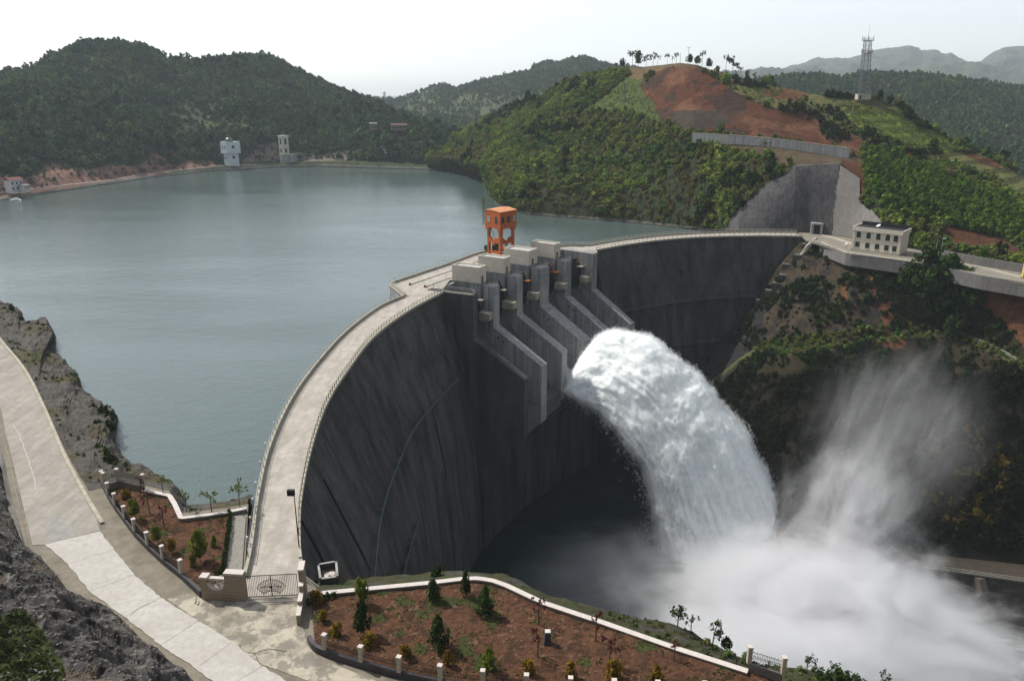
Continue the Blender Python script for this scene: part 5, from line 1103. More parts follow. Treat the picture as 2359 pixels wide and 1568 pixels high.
mb = MB(); mb.box(v3((legs[0] + legs[3]) / 2, 3.1) + cb * 1.2, (2.6, 1.6, 2.6), ca, cb); mb.tube([v3((legs[0] + legs[3]) / 2, 2.0) + ca * .9, v3((legs[0] + legs[3]) / 2, 4.4) + ca * .9], .5, 8); mb.build('winch_unit', M_STEEL, cr)
rl = v3(legs[3], 2.2) + ca * 1.5; mb = MB(); mb.tube([rl - cb * .35, rl + cb * .35], 1.1, 16); mb.build('cable_reel', plain('reel_green', (.02, .06, .05), .5), cr)
lad = Pp[3] + ca * .9 + [0, 0, .8]; mb = MB()
for o_ in (-.3, .3): mb.tube([lad + cb * o_, lad + cb * o_ + [0, 0, 9.6]], .09, 4)
for z_ in np.arange(0, 9.6, .45): mb.tube([lad - cb * .3 + [0, 0, z_], lad + cb * .3 + [0, 0, z_]], .06, 4)
for z_ in np.arange(2.2, 9.6, .9): mb.tube([lad + cb * (.38 * math.cos(a)) + ca * (.1 + .65 * math.sin(a)) + [0, 0, z_] for a in np.linspace(0, math.pi, 7)], .06, 4)
mb.build('ladder_cage', M_STEEL, cr)
mb = MB(); mb.box(Pp[3] + ca * .6 + cb * .3 + [0, 0, -.1], (1.8, 1.8, .12), ca, cb); mb.build('ladder_platform', M_OR, cr)
mb = MB(); mb.tube([Pp[3] + [0, 0, Hc - .3], Pp[3] + [0, 0, Hc + 4.4]], .09, 5); mb.build('lightning_rod', M_RUST, cr)
mb = MB(); a, b = v3(legs[3], 9.9) - ca * 1.0, v3(legs[0], 5.2) + ca * 1.6
for o_ in (-.3, .3): mb.tube([a + cb * o_, b + cb * o_], .05, 4)
for u in np.linspace(0, 1, 14): mb.tube([a + (b - a) * u - cb * .3, a + (b - a) * u + cb * .3], .04, 4)
mb.build('stair', M_STEEL, cr)
# crane rails sunk in the crest
ra, rb = np.array((-31.5, 231)), None
for o_, lb in ((0, 'lake side'), (6.2, 'house side')):
    A0 = v3((-34.8, 241)) + t2 * 0 ; P_ = [np.array((-33.2, 240.5)) + DD[2] * o_ * .95 + np.array((.50, .866)) * s for s in np.linspace(2, 66, 24)]
    t = thing('crane_rail', 'dark crane rail in the spillway crest, %s' % lb, 'rail', v3(P_[0])); mb = MB(); rows = [[v3(p - DD[2] * .16, .01), v3(p - DD[2] * .16, .13), v3(p + DD[2] * .16, .13), v3(p + DD[2] * .16, .01)] for p in P_]; mb.loft(rows, close=True); mb.build('rail', M_STEEL, t)
    mb = MB(); mb.box(v3(P_[0] - np.array((.3, .5)), .35), (.7, .7, .7)); mb.build('buffer_stop', M_RUST, t)

# ------------------------------------------------------------------ towers and houses across the lake
M_WTOW = concrete('white_tower', (.62, .66, .68), (.50, .54, .56), (.3, .3, .1), .3, 0, .1, .6)
M_YTOW = concrete('yellow_tower', (.60, .56, .46), (.46, .43, .35), (.3, .3, .1), .3, 0, .1, .7)
M_DOME = plain('dome_green', (.05, .10, .06), .25, .2, .1, spec=.5)
SX = lambda p: p[1] / FPX                                    # metres per photo pixel at that distance, roughly
def openings(root, org, ax_, out, items, mat=M_GLASS, arch_=False):
    for u, z_, w_, h_ in items:
        c = org + ax_ * u + np.array([0, 0, z_]); mb = MB()
        pr = [(-w_ / 2, 0), (w_ / 2, 0), (w_ / 2, h_)] + ([(w_ / 2 * math.cos(a), h_ + w_ / 2 * math.sin(a)) for a in np.linspace(0, math.pi, 9)[1:-1]] if arch_ else []) + [(-w_ / 2, h_)]
        mb.extr(pr, c + out * .08, ax_, (0, 0, 1), out, -.3); mb.build('window', mat, root)
P1 = AZ(528, 391.5, WL); u1 = np.array([.90, -.25 + .69, 0]); u1 /= np.linalg.norm(u1); o1 = np.array([u1[1], -u1[0], 0]); l1 = -np.array([-u1[1], u1[0], 0]) * -1
s1 = P1[1] / FPX * 1.02
def prism_tower(root, name, corner, wf, wl, z0, z1, mat):
    """corner: the near vertical edge; wf runs right along u1, wl runs left-back"""
    lb_ = np.array([-.80, .60, 0]); p = [corner, corner + u1 * wf, corner + u1 * wf + lb_ * wl, corner + lb_ * wl]
    mb = MB(); mb.prism([tuple(q[:2]) for q in p], z0, z1); return mb.build(name, mat, root), lb_
wt_ = thing('intake_tower', 'white two tiered intake tower with a green dome standing in the lake', 'tower', P1)
c1 = v3(P1); lbk = np.array([-.80, .60, 0])
zt0, zt1, zt2, zt3 = WL + 2.6, WL + 13.2, WL + 22.5, WL + 25.5
prism_tower(wt_, 'base', c1, 8.6, 6.0, WL - 3, zt0, M_PARA)
prism_tower(wt_, 'lower_shaft', c1 + u1 * .05, 8.5, 5.8, zt0, zt1, M_WTOW); prism_tower(wt_, 'upper_block', c1 - u1 * 1.0 - lbk * 1.0 , 11.0, 8.2, zt1, zt2, M_WTOW)
prism_tower(wt_, 'string_course', c1 - u1 * 1.15 - lbk * 1.15, 11.3, 8.5, zt1 + .01, zt1 + .9, M_WTOW)
mb = MB(); mb.dome(c1 + u1 * 4.0 + lbk * 3.2 + [0, 0, zt2], 3.4, 24, 7, 1.0); mb.build('dome', M_DOME, wt_, smooth=True)
no = np.array([u1[1], -u1[0], 0]); nl = np.array([-.60, -.80, 0])
openings(wt_, v3(c1 - u1 * 1.0 - lbk * 1.0), u1, no, [(5.4, zt1 + 4.2, 2.0, 2.1)]); openings(wt_, v3(c1), u1, no, [(4.6, zt0 + 6.4, 2.0, 2.1)])
openings(wt_, v3(c1 - u1 * 1.0 - lbk * 1.0), lbk, nl, [(2.2, zt1 + 3.9, .9, 1.9), (5.8, zt1 + 3.9, .9, 1.9)]); openings(wt_, v3(c1), lbk, nl, [(1.4, zt0 + 5.9, .8, 1.9), (4.4, zt0 + 5.9, .8, 1.9)])
# low cream building beside it
P2 = AZ(548, 381, WL + 2.4); e2 = AZ(590, 376, WL + 2.4); ux2 = (e2 - P2) / np.linalg.norm(e2 - P2); uy2 = np.array([-ux2[1], ux2[0], 0]); L2 = float(np.linalg.norm(e2 - P2))
t = thing('pump_house', 'long low cream building with small windows beside the white tower', 'building', P2)
mb = MB(); mb.box(P2 + ux2 * L2 / 2 + uy2 * 3 + [0, 0, 1.6], (L2, 6, 6.6), ux2, uy2); mb.build('wall', M_YTOW, t); mb = MB(); mb.box(P2 + ux2 * L2 / 2 + uy2 * 3 + [0, 0, 5.1], (L2 + .8, 6.8, .5), ux2, uy2); mb.build('cornice', M_YTOW, t)
openings(t, P2, ux2, -uy2, [(L2 * u, 1.3, .9, 1.7) for u in (.08, .24, .40, .56, .72, .88)])
# cream tower with arches and its footbridge
P3 = AZ(655, 384.5, WL); c3 = v3(P3); ct = thing('gate_tower', 'cream square tower with arched openings on a grey base in the lake', 'tower', P3)
prism_tower(ct, 'base', c3 - u1 * .2 - lbk * .2, 11.5, 5.4, WL - 3, WL + 10.2, M_PIER); prism_tower(ct, 'shaft', c3, 5.2, 5.0, WL + 10.2, WL + 25.2, M_YTOW); prism_tower(ct, 'band', c3 - u1 * .25 - lbk * .25, 5.7, 5.5, WL + 16.6, WL + 17.2, M_YTOW); prism_tower(ct, 'band', c3 - u1 * .25 - lbk * .25, 5.7, 5.5, WL + 10.21, WL + 10.8, M_YTOW); prism_tower(ct, 'cornice', c3 - u1 * .5 - lbk * .5, 6.2, 6.0, WL + 25.0, WL + 26.0, M_YTOW)
for ax_, nn_ in ((u1, no), (lbk, nl)): openings(ct, c3, ax_, nn_, [(2.6, WL + 11.8, 1.6, 2.6), (2.6, WL + 18.6, 1.7, 4.0)], M_GLASS, True)
mb = MB(); mb.tube([c3 + u1 * 2 + lbk * 2 + [0, 0, WL + 26], c3 + u1 * 2 + lbk * 2 + [0, 0, WL + 28]], .2, 5); mb.build('finial', M_RAIL, ct)
fa = c3 + u1 * 10 + lbk * 2 + np.array([0, 0, WL + 10.4]); fb = AZ(728, 360.5, WL + 11.5) ; fb = AY(728, 361, fa[1] + 22)
fbz = thing('footbridge', 'grey footbridge on two piers joining the cream tower to the lake road', 'bridge', v3(fa, WL)); e = (fb - fa) / np.linalg.norm(fb - fa); L = float(np.linalg.norm(fb - fa)); pe = np.array([-e[1], e[0], 0])
mb = MB(); mb.box((fa + fb) / 2, (L, 3.4, 1.0), e / np.linalg.norm(e), pe); mb.build('deck', M_PIER, fbz)
for u in (.42, .95):
    p = fa + (fb - fa) * u; mb = MB(); mb.box([p[0], p[1], (p[2] - .5 + WL - 2) / 2], (2.6 if u < .8 else 5, 2.6, p[2] - .5 - WL + 2), e, pe); mb.build('pier', M_PIER, fbz)
mb = MB()
for s_ in (-1.5, 1.5): mb.tube([fa + pe * s_ + [0, 0, 1.5], fb + pe * s_ + [0, 0, 1.5]], .1, 4); [mb.tube([fa + (fb - fa) * u + pe * s_ + [0, 0, .4], fa + (fb - fa) * u + pe * s_ + [0, 0, 1.5]], .08, 4) for u in np.linspace(0, 1, 14)]
mb.build('railing', M_PARA, fbz)
# farmhouses
def house(label, x0, x1, y0, y1, Y, h, dep, roofm, wallm, wins=3, name='farmhouse', rh=1.6):
    a, b = AY(x0, y0, Y), AY(x1, y1, Y + (y0 - y1) * 1.2); e = (b - a); e[2] = 0; L = float(np.linalg.norm(e)); e /= L; q = np.array([-e[1], e[0], 0]); t = thing(name, label, 'house', a)
    mb = MB(); mb.box(a + e * L / 2 + q * dep / 2 + [0, 0, h / 2 - .6], (L, dep, h + 1.2), e, q); mb.build('wall', wallm, t)
    mb = MB(); z_ = np.array([0, 0, h + .02]); c_ = [a - e * .5 - q * .6 + z_, b * [1, 1, 0] + [0, 0, a[2]] + e * .5 - q * .6 + z_, b * [1, 1, 0] + [0, 0, a[2]] + e * .5 + q * (dep + .6) + z_, a - e * .5 + q * (dep + .6) + z_]; r_ = [(c_[0] + c_[3]) / 2 + [0, 0, rh], (c_[1] + c_[2]) / 2 + [0, 0, rh]]
    mb.add(c_ + r_, [(0, 1, 5, 4), (2, 3, 4, 5), (1, 2, 5), (3, 0, 4), (3, 2, 1, 0)]); mb.build('roof', roofm, t)
    n_f = max(1, int(h // 2.9)); openings(t, a, e, -q, [(L * (k_ + .5) / wins, .9 + f_ * 3.0, L / wins * .36, 1.4) for f_ in range(n_f) for k_ in range(wins)]); return t
M_RTILE = plain('red_tile_roof', (.16, .055, .05), .8); M_GTILE = plain('grey_tile_roof', (.17, .16, .15), .85); M_MUD = concrete('mud_wall', (.20, .16, .13), (.12, .10, .085)); M_WW = concrete('white_wall', (.62, .60, .60), (.42, .40, .40), (.4, .4, .2), .4, 0, .2)
yl0 = float(AZ(26, 446, WL + 4)[1])
house('white two storey lakeside house with a red roof by the far shore', 27, 56, 441, 435, yl0 + 6, 6.4, 6, M_RTILE, M_WW, 3, 'lakeside_house')
house('low grey flat roofed shed joined to the lakeside house', 57, 69, 439, 436.5, yl0 + 8, 3.0, 5, M_GTILE, M_WW, 3, 'shed', .4)
house('brown brick farmhouse with a flat dark roof above the lake road', 852, 868, 298, 297, 690, 4.6, 7, M_GTILE, M_MUD, 3, rh=.8); house('long brown farmhouse with a low tiled roof above the lake road', 902, 936, 298, 296, 705, 3.2, 7, plain('brown_tile_roof', (.085, .055, .048), .85), M_MUD, 6, rh=1.6)
house('small pale roofed farmhouse on the spur between the hills', 1016, 1036, 307, 304, 815, 3.6, 7, plain('pale_roof', (.42, .40, .36), .8), M_MUD, 2)
# the lake road on the far bank and its pale retaining wall
def hillroad(name, px, wd, mat, z_up=.6, kind='structure'):
    out = []
    for x, y in px:
        d = np.abs(qL[..., 0] - x) + 2 * np.abs(qL[..., 1] - y); d[-9:] = 1e9; k_ = np.unravel_index(np.argmin(d), d.shape); out.append(PL[k_])
    P = smooth([tuple(p) for p in out], 60); n = normals2(P); mb = MB(); mb.loft([[p + np.r_[q * wd, -1.5], p + np.r_[q * wd, z_up], p + np.r_[-q * wd, z_up], p + np.r_[-q * wd, -1.5]] for p, q in zip(P, n)], close=True); return mb.build(name, mat, kind=kind), P
hillroad('lake_road', [(690, 368), (760, 357), (830, 347), (900, 335), (960, 327), (1005, 323)], 2.2, plain('lake_road', (.25, .235, .215), .95))
_, Pw = hillroad('lake_road', [(-40, 448), (53, 440), (100, 433), (233, 417), (367, 397), (500, 383), (590, 379)], 1.6, plain('shore_road', (.24, .21, .18), .95), .3)

# ------------------------------------------------------------------ trees one can tell apart
def leaves(name, specs, mat, root):
    V, F, n = [], [], 0
    for (c, s, (v, f)) in specs: V.append(v * np.array(s) + np.array(c)); F.append(f + n); n += len(v)
    return obj(name, np.vstack(V), np.vstack(F).tolist(), mat, root)
M_BARK = plain('bark', (.07, .055, .04), .95); M_BARKP = plain('pale_bark', (.20, .18, .15), .95)
def tree(name, label, p, h, kind, mat, group=None, seed=0, lean=0.0, wide=.3):
    r = random.Random(seed); t = thing(name, label, 'tree' if h > 2.2 else 'shrub', p, group); p = np.array(p, float); top = p + [lean * h, 0, h]
    mid_ = p + [lean * h * .35, 0, h * .5]; b0 = h * (.012 + .008 * (h < 4)) + .02
    if kind == 'cone':        # clipped evergreen: short bare stem and an egg of foliage
        mb = MB(); mb.tube([p - [0, 0, .2], p + [0, 0, h * .8]], [b0, b0 * .4], 6); mb.build('trunk', M_BARK, t)
        leaves('crown', [(p + [0, 0, h * .16], (h * wide * 1.6, h * wide * 1.6, h * .84), crown(seed, 1100, 1, 1.0, .10, 16, .02, True, .7))], mat, t); return t
    mb = MB(); mb.tube([p - [0, 0, .3], mid_, top - [0, 0, h * .12]], [b0, b0 * .75, b0 * .3], 6); nb = 5 if kind != 'bush' else 4; ends = []
    for k_ in range(nb):
        a = r.uniform(0, 6.28); z0_ = {'round': .35, 'tuft': .6, 'bush': .08, 'open': .3, 'sapling': .45}[kind] + .4 * k_ / nb * (1.2 if kind != 'tuft' else .6); L = h * wide * r.uniform(.6, 1.0)
        s = p + (top - p) * min(z0_, .92); e = s + np.array([math.cos(a) * L, math.sin(a) * L, L * .6]); mb.tube([s, (s + e) / 2 + [0, 0, .05 * h], e], [b0 * .5, b0 * .35, b0 * .15], 5); ends.append(e)
    mb.build('trunk', M_BARK, t)
    if kind == 'round': sp = [(p + (top - p) * .28, (h * wide, h * wide, h * .74), crown(seed, 620, 1, 1.0, .13, 15, .05))]
    elif kind == 'bush': sp = [(p, (h * wide, h * wide, h), crown(seed, 420, 1, 1.0, .15, 12, .02))]
    elif kind == 'tuft': sp = [(e - [0, 0, h * .05], (h * wide * .66,) * 2 + (h * .22,), crown(seed + i, 44, 1, 1.0, .23, 6, 0)) for i, e in enumerate(ends + [top - [0, 0, h * .14]])]
    elif kind == 'open': sp = [(e - [0, 0, h * .04], (h * wide * .55,) * 2 + (h * .22,), crown(seed + i, 50, 1, 1.0, .22, 6, 0)) for i, e in enumerate(ends + [top - [0, 0, h * .12], mid_ + [.1 * h, 0, 0], mid_ + [-.1 * h, 0, h * .2]])]
    else: sp = [(e - [0, 0, h * .05], (h * wide * .5,) * 2 + (h * .2,), crown(seed + i, 46, 1, 1.0, .2, 4, 0)) for i, e in enumerate(ends + [top - [0, 0, h * .2]])]
    leaves('crown', sp, mat, t); return t
def pl_(name, cols, tr=.25, v=.45): return leaf_mat(name, cols, tr, v)
L_EVER, L_LIME, L_ORANGE, L_RED, L_TREE, L_TREED = pl_('leaf_evergreen', [(.035, .062, .016)], .2, .6), pl_('leaf_lime', [(.13, .16, .02)], .35, .4), pl_('leaf_orange', [(.20, .13, .015)], .3, .4), pl_('leaf_red', [(.11, .018, .022)], .3, .4), pl_('leaf_ridge', [(.045, .065, .025)], .3, .5), pl_('leaf_thicket', [(.028, .055, .012)], .25, .6)
# hilltop trees against the sky
Z = lambda zx, zy: (1411 + .29908 * zx, 78.4 + .29908 * zy)
ridge_t = [(20, 225, 262, 'open', .5, 'low feathery tree where the wooded slope meets the red hilltop'), (75, 195, 262, 'round', .5, 'rounded leafy tree at the left end of the hilltop row'), (150, 140, 252, 'tuft', .3, 'tall thin tree with a flat tuft, left of the broad one on the hilltop'), (195, 145, 254, 'round', .38, 'broad dense tree, darkest of the left hilltop cluster'), (255, 160, 248, 'open', .35, 'leaning sparse tree in the left hilltop cluster'), (310, 145, 242, 'open', .28, 'tall airy tree at the right end of the left hilltop cluster'), (345, 165, 236, 'sapling', .3, 'thin sapling just right of the left hilltop cluster'),
           (418, 160, 230, 'tuft', .3, 'lone mop headed tree on the flat of the hilltop'), (458, 175, 230, 'sapling', .25, 'small spindly tree right of the mop headed one'), (488, 150, 230, 'tuft', .22, 'slim tree with a tiny top left of the bare pole'), (590, 165, 236, 'round', .5, 'dark rounded tree under the crossarm pole'), (652, 180, 248, 'round', .55, 'wide bushy tree right of the crossarm pole'), (688, 135, 244, 'tuft', .18, 'very tall thin trunk with a small crown above the bushy trees'), (740, 195, 268, 'round', .45, 'loose rounded tree at the right end of the bushy group'), (808, 250, 288, 'bush', .6, 'low bush where the hilltop starts to fall'), (868, 170, 296, 'tuft', .2, 'slender palm like tree, tallest on the falling ridge'),
           (920, 180, 306, 'open', .32, 'large open tree with clumped leaves on the falling ridge'), (965, 225, 312, 'open', .3, 'medium sparse tree right of the large open one'), (985, 260, 322, 'sapling', .3, 'short thin tree low on the falling ridge'), (1030, 290, 344, 'bush', .5, 'squat leafy tree on the falling ridge'), (1090, 300, 352, 'open', .35, 'small open tree near the foot of the falling ridge'), (1130, 325, 362, 'sapling', .5, 'spreading low sapling near the foot of the falling ridge'), (1228, 322, 390, 'tuft', .3, 'lone tree in front of the misty mountains')]
for i, (zx, yt, yb, kd, wd, lb) in enumerate(ridge_t):
    x, y = Z(zx, yb); kx = np.interp(x, [p[0] for p in rowsR[6][1]], [p[2] for p in rowsR[6][1]]); p = AY(x, y, kx - 2); h = float(AY(x, Z(zx, yt)[1], kx - 2)[2] - p[2]); tree('hilltop_tree', lb, p, h, kd, L_TREE, 'trees along the red hilltop', 200 + i, .12 if 'leaning' in lb else 0, wd)
# dark trees below the terrace
dk_t = [(2092, 640, 7, 'left edge of the dark tree clump under the terrace wall'), (2125, 618, 8, 'tallest tree of the dark clump, rising in front of the terrace road'), (2118, 668, 8, 'broad tree low on the left of the dark clump'), (2150, 655, 9, 'widest tree in the middle of the dark clump'), (2185, 640, 8, 'upper right tree of the dark clump beneath the grey wall'), (2212, 672, 8, 'dense tree on the right of the dark clump'), (2170, 700, 8, 'lower middle tree of the dark clump'), (2205, 715, 7, 'lower right tree of the dark clump'), (2240, 690, 6.5, 'outermost tree on the right of the dark clump'), (2185, 752, 6, 'lowest tree of the dark clump just above the bench path'), (2226, 748, 5, 'small tree between the dark clump and the block wall')]
for i, (x, y, h, lb) in enumerate(dk_t):
    d = np.abs(qG[..., 0] - x) + np.abs(qG[..., 1] - (y + 28)); p = PG[np.unravel_index(np.argmin(d), d.shape)]; tree('broadleaf_tree', 'dark green ' + lb.replace('left edge', 'tree at the left edge') if i == 0 else lb, p - [0, 0, .3], h * 1.5, 'round', L_TREED, 'dark trees below the terrace', 300 + i, 0, .52)

# ------------------------------------------------------------------ garden planting
zb_ = lambda zx, zy: (783.9 + .333 * zx, 1045.7 + .333 * zy); zl_ = lambda zx, zy: (zx * .333, 1045.7 + .333 * zy)
def plant(f, zx, zb, ztop, kind, mat, label, wide, name='shrub', seed=0):
    x, y = f(zx, zb); p = AZ(x, y, .1); depth = p[1] * _cp - (p[2] - CAMZ) * _sp; h = max(.5, (zb - ztop) * .333 * depth / FPX / .80); return tree(name, label, p, h, kind, mat, None, seed, 0, wide)
R_ = [(645, 1015, 878, 'cone', L_EVER, 'dark evergreen shrub nearest the top of the right bed, left of the slim one', .30, 'evergreen_shrub'), (868, 980, 820, 'cone', L_EVER, 'slim dark evergreen overlapping the white coping', .16, 'evergreen_shrub'), (1005, 1095, 935, 'cone', L_EVER, 'dark evergreen standing alone in the upper middle of the right bed', .27, 'evergreen_shrub'), (160, 1230, 1030, 'cone', L_EVER, 'dark evergreen behind the railing at the left of the right bed', .22, 'evergreen_shrub'), (680, 1345, 1140, 'cone', L_EVER, 'largest and roundest evergreen, low in the middle of the right bed', .30, 'evergreen_shrub'),
      (148, 1030, 868, 'round', L_LIME, 'bright light green young tree against the coping beside the dam', .30, 'young_tree'), (195, 1320, 1250, 'bush', L_ORANGE, 'yellow orange shrub just behind the first railing panel', .75, 'shrub'), (450, 1405, 1325, 'bush', L_ORANGE, 'small golden shrub behind the second railing panel', .5, 'shrub'), (750, 1460, 1370, 'bush', L_ORANGE, 'orange tipped shrub behind the third railing panel', .4, 'shrub'), (1030, 1490, 1362, 'bush', L_LIME, 'tall lime yellow shrub behind the fourth railing panel', .45, 'shrub'), (1300, 1515, 1435, 'bush', L_ORANGE, 'golden shrub touching the fifth fence pillar', .6, 'shrub'), (1590, 1540, 1450, 'bush', L_ORANGE, 'rusty gold shrub above the sixth fence pillar', .5, 'shrub'), (1885, 1550, 1440, 'bush', L_ORANGE, 'wide rusty shrub left of the seventh fence pillar', .55, 'shrub'), (2185, 1560, 1475, 'bush', L_ORANGE, 'small amber shrub by the last fence pillar in the photo', .5, 'shrub'),
      (1370, 1170, 1012, 'sapling', L_RED, 'red leaved sapling close to the coping bend', .22, 'red_sapling'), (1765, 1290, 1105, 'sapling', L_RED, 'tall red leaved sapling crossing the coping', .18, 'red_sapling'), (1365, 1402, 1232, 'sapling', L_RED, 'red leaved sapling beside the marker stone', .2, 'red_sapling'), (1860, 1455, 1278, 'sapling', L_RED, 'fullest red leaved sapling in the lower right of the bed', .25, 'red_sapling'), (2305, 1430, 1308, 'sapling', L_RED, 'dark red sapling at the narrow end of the bed', .25, 'red_sapling')]
for i, (x, b, tp_, k_, m_, lb, wd, nm) in enumerate(R_): plant(zb_, x, b, tp_, k_, m_, lb, wd, nm, 400 + i)
L_ = [(2190, 1040, 955, 'bush', L_ORANGE, 'golden shrub by the foot of the white ramp', .55, 'shrub'), (2232, 1150, 1085, 'bush', L_ORANGE, 'small golden shrub low against the stepped gate wall', .5, 'shrub'), (2330, 1250, 1175, 'bush', L_ORANGE, 'orange shrub behind the first fence pillar of the right bed', .6, 'shrub'),
      (1385, 745, 565, 'round', L_LIME, 'largest lime green young tree in the middle of the left bed', .32, 'young_tree'), (935, 445, 340, 'round', L_LIME, 'yellow green young tree at the far end of the left bed', .4, 'young_tree'), (1095, 610, 520, 'round', L_LIME, 'small yellow green tree near the middle pillar of the left fence', .42, 'young_tree'), (1000, 495, 425, 'sapling', L_LIME, 'thin yellow green sapling between two small trees of the left bed', .4, 'sapling'), (1190, 680, 605, 'round', L_ORANGE, 'round golden shrub on a stem in the left bed', .45, 'young_tree'), (1335, 780, 710, 'bush', L_LIME, 'low lime shrub beside the largest young tree', .4, 'shrub'), (862, 305, 258, 'bush', L_ORANGE, 'golden shrub under the corner of the block wall', .8, 'shrub'), (1480, 640, 575, 'bush', L_LIME, 'tiny green shrub near the dark hedge', .35, 'shrub'),
      (1035, 410, 270, 'sapling', L_RED, 'red leaved sapling near the far end of the left bed', .25, 'red_sapling'), (1135, 500, 365, 'sapling', L_RED, 'dark red sapling in the middle of the left bed', .2, 'red_sapling'), (980, 262, 165, 'sapling', L_RED, 'purple red climber by the end pillar at the lake', .25, 'red_sapling'),
      (1128, 265, 165, 'sapling', L_LIME, 'faint pale sapling against the lake near the wall corner', .3, 'sapling'), (1290, 385, 275, 'sapling', L_LIME, 'pale sapling on the lake side of the low white wall', .28, 'sapling'), (1465, 405, 278, 'sapling', L_LIME, 'middle one of the pale saplings seen against the water', .35, 'sapling'), (1662, 382, 220, 'sapling', L_LIME, 'tallest pale sapling beside the dam parapet', .28, 'sapling'), (1362, 440, 370, 'sapling', L_EVER, 'dark twiggy shrub in front of the low white wall', .5, 'sapling')]
for i, (x, b, tp_, k_, m_, lb, wd, nm) in enumerate(L_): plant(zl_, x, b, tp_, k_, m_, lb, wd, nm, 450 + i)
# hedges
def hedge(label, px, w_, h, seed):
    P = resample([AZ(x, y, .1) for x, y in px], max(4, int(length([AZ(x, y, .1) for x, y in px]) / .6))); t = thing('hedge', label, 'hedge', P[0])
    leaves('foliage', [(p, (w_, w_, h), crown(seed + i, 170, .8, 1.0, .17, 8, .05)) for i, p in enumerate(P)], L_EVER, t); return t
hedge('clipped dark hedge between the left bed and the path beside the dam', [(531, 1186), (527, 1230), (521, 1275), (514, 1316), (498, 1330)], .55, 1.0, 500)
hedge('low dark hedge along the coping beside the white ramp', [(712, 1392), (735, 1384), (768, 1374)], .6, .9, 520)
# saplings on the near bank below the coping
nb_t = [((1008, 1345, -3.4), 2.4, 'bush', 'green shrub behind the coping at the foot of the dam', .5, L_TREED), ((1560, 1448, -2.6), 3.2, 'open', 'bushy sapling on the bank below the coping', .35, L_TREED), ((1590, 1462, -2.8), 2.6, 'sapling', 'bare twiggy sapling between two on the bank', .3, L_TREED), ((1640, 1486, -2.9), 3.4, 'open', 'slim sapling leaning over the mist on the bank', .26, L_TREED), ((1672, 1496, -2.9), 1.6, 'bush', 'low bush right of the slim sapling on the bank', .5, L_TREED), ((1855, 1562, -3), 3.0, 'sapling', 'thin sapling right of the iron railing', .3, L_TREED), ((1905, 1585, -3.2), 2.4, 'open', 'leafy shrub below the railing at the bottom edge', .55, L_TREED), ((1945, 1595, -3.2), 2.8, 'open', 'dense shrub cut by the bottom edge of the photo', .5, L_TREED), ((1880, 1585, -3.2), 1.8, 'open', 'straggly bush between the railing and the leafy shrubs', .45, L_TREED), ((2040, 1600, -3.2), 2.6, 'sapling', 'faint twig in the mist at the bottom edge', .3, L_TREED)]
for i, (q, h, k_, lb, wd, m_) in enumerate(nb_t): tree('bank_sapling', lb, AZ(*q), h, k_, m_, None, 540 + i, .1 if 'leaning' in lb else 0, wd)

# ------------------------------------------------------------------ garden walls, gate, fences
M_GRAN = concrete('granite_coping', (.56, .51, .47), (.42, .37, .34), (1, 1, 1), .35, 0, .6, .8, fine=3)
M_PILLAR = concrete('sandstone_pillar', (.50, .44, .36), (.33, .28, .22), (2, 2, 2), .4, .62, .8, .9, fine=4)
M_BRICK = concrete('split_stone', (.36, .29, .215), (.20, .155, .11), (3, 3, 3), .6, .42, .9, .95, fine=5)
M_BASE = concrete('dark_wall_base', (.085, .08, .085), (.035, .033, .036), (.8, .8, .5), .5, 0, .5, .9)
M_BLOCK = concrete('block_wall', (.22, .20, .17), (.14, .125, .105), (1, 1, 1), .4, .7, .5, .95)
M_IRON = plain('wrought_iron', (.012, .012, .013), .5, .6, .3)
def coping_wall(label, px, z, wd, h, base_mat=M_BLOCK):
    P = resample([AZ(x, y, z)[:2] for x, y in px], len(px) * 8); n = normals2(P); t = thing('coping_wall', label, 'wall', v3(P[0]))
    for nm, z0, z1, w_, m_ in (('wall', -1.2, h - .14, wd * .8, base_mat), ('coping', h - .139, h, wd, M_GRAN)):
        mb = MB(); rows = [[v3(p + q * w_ / 2, z0), v3(p + q * w_ / 2, z1), v3(p - q * w_ / 2, z1), v3(p - q * w_ / 2, z0)] for p, q in zip(P, n)]; mb.loft(rows, close=True); m = 4 * (len(rows) - 1); mb.f += [(3, 2, 1, 0), (m, m + 1, m + 2, m + 3)]; mb.build(nm, m_, t)
coping_wall('low wall with pale granite coping along the gorge side of the right bed', [(741, 1365), (784, 1361), (900, 1350), (984, 1342), (1067, 1332), (1100, 1331), (1133, 1336), (1165, 1347), (1250, 1387), (1383, 1431), (1563, 1494), (1722, 1545)], .45, .75, .5)
coping_wall('low wall with pale coping zigzagging along the lake side of the left bed', [(330, 1128), (390, 1141), (402, 1160), (417, 1193), (470, 1187), (523, 1179), (568, 1170)], .5, .7, .6)
def panel(t, a, b, z0, h, spikes=True):
    e = b - a; L = float(np.linalg.norm(e)); e = e / L; mb = MB(); n = max(3, int(L / .17))
    for k_ in (.06, .5, .62, .93): mb.tube([a + [0, 0, z0 + h * k_], b + [0, 0, z0 + h * k_]], .025, 4)
    for i in range(1, n): 
        p = a + e * L * i / n; mb.tube([p + [0, 0, z0], p + [0, 0, z0 + h * (1.0 if i % 2 else .93)]], .017, 4)
        if spikes and i % 2: mb.tube([p + [0, 0, z0 + h], p + [0, 0, z0 + h + .13]], [.035, .005], 4)
    for i in range(n // 2):
        p, q = a + e * L * 2 * i / n, a + e * L * min(1, 2 * (i + 1) / n); mb.tube([p + [0, 0, z0 + h * .06], q + [0, 0, z0 + h * .5]], .012, 4); mb.tube([q + [0, 0, z0 + h * .62], p + [0, 0, z0 + h * .93]], .012, 4)
    mb.build('iron_panel', M_IRON, t)
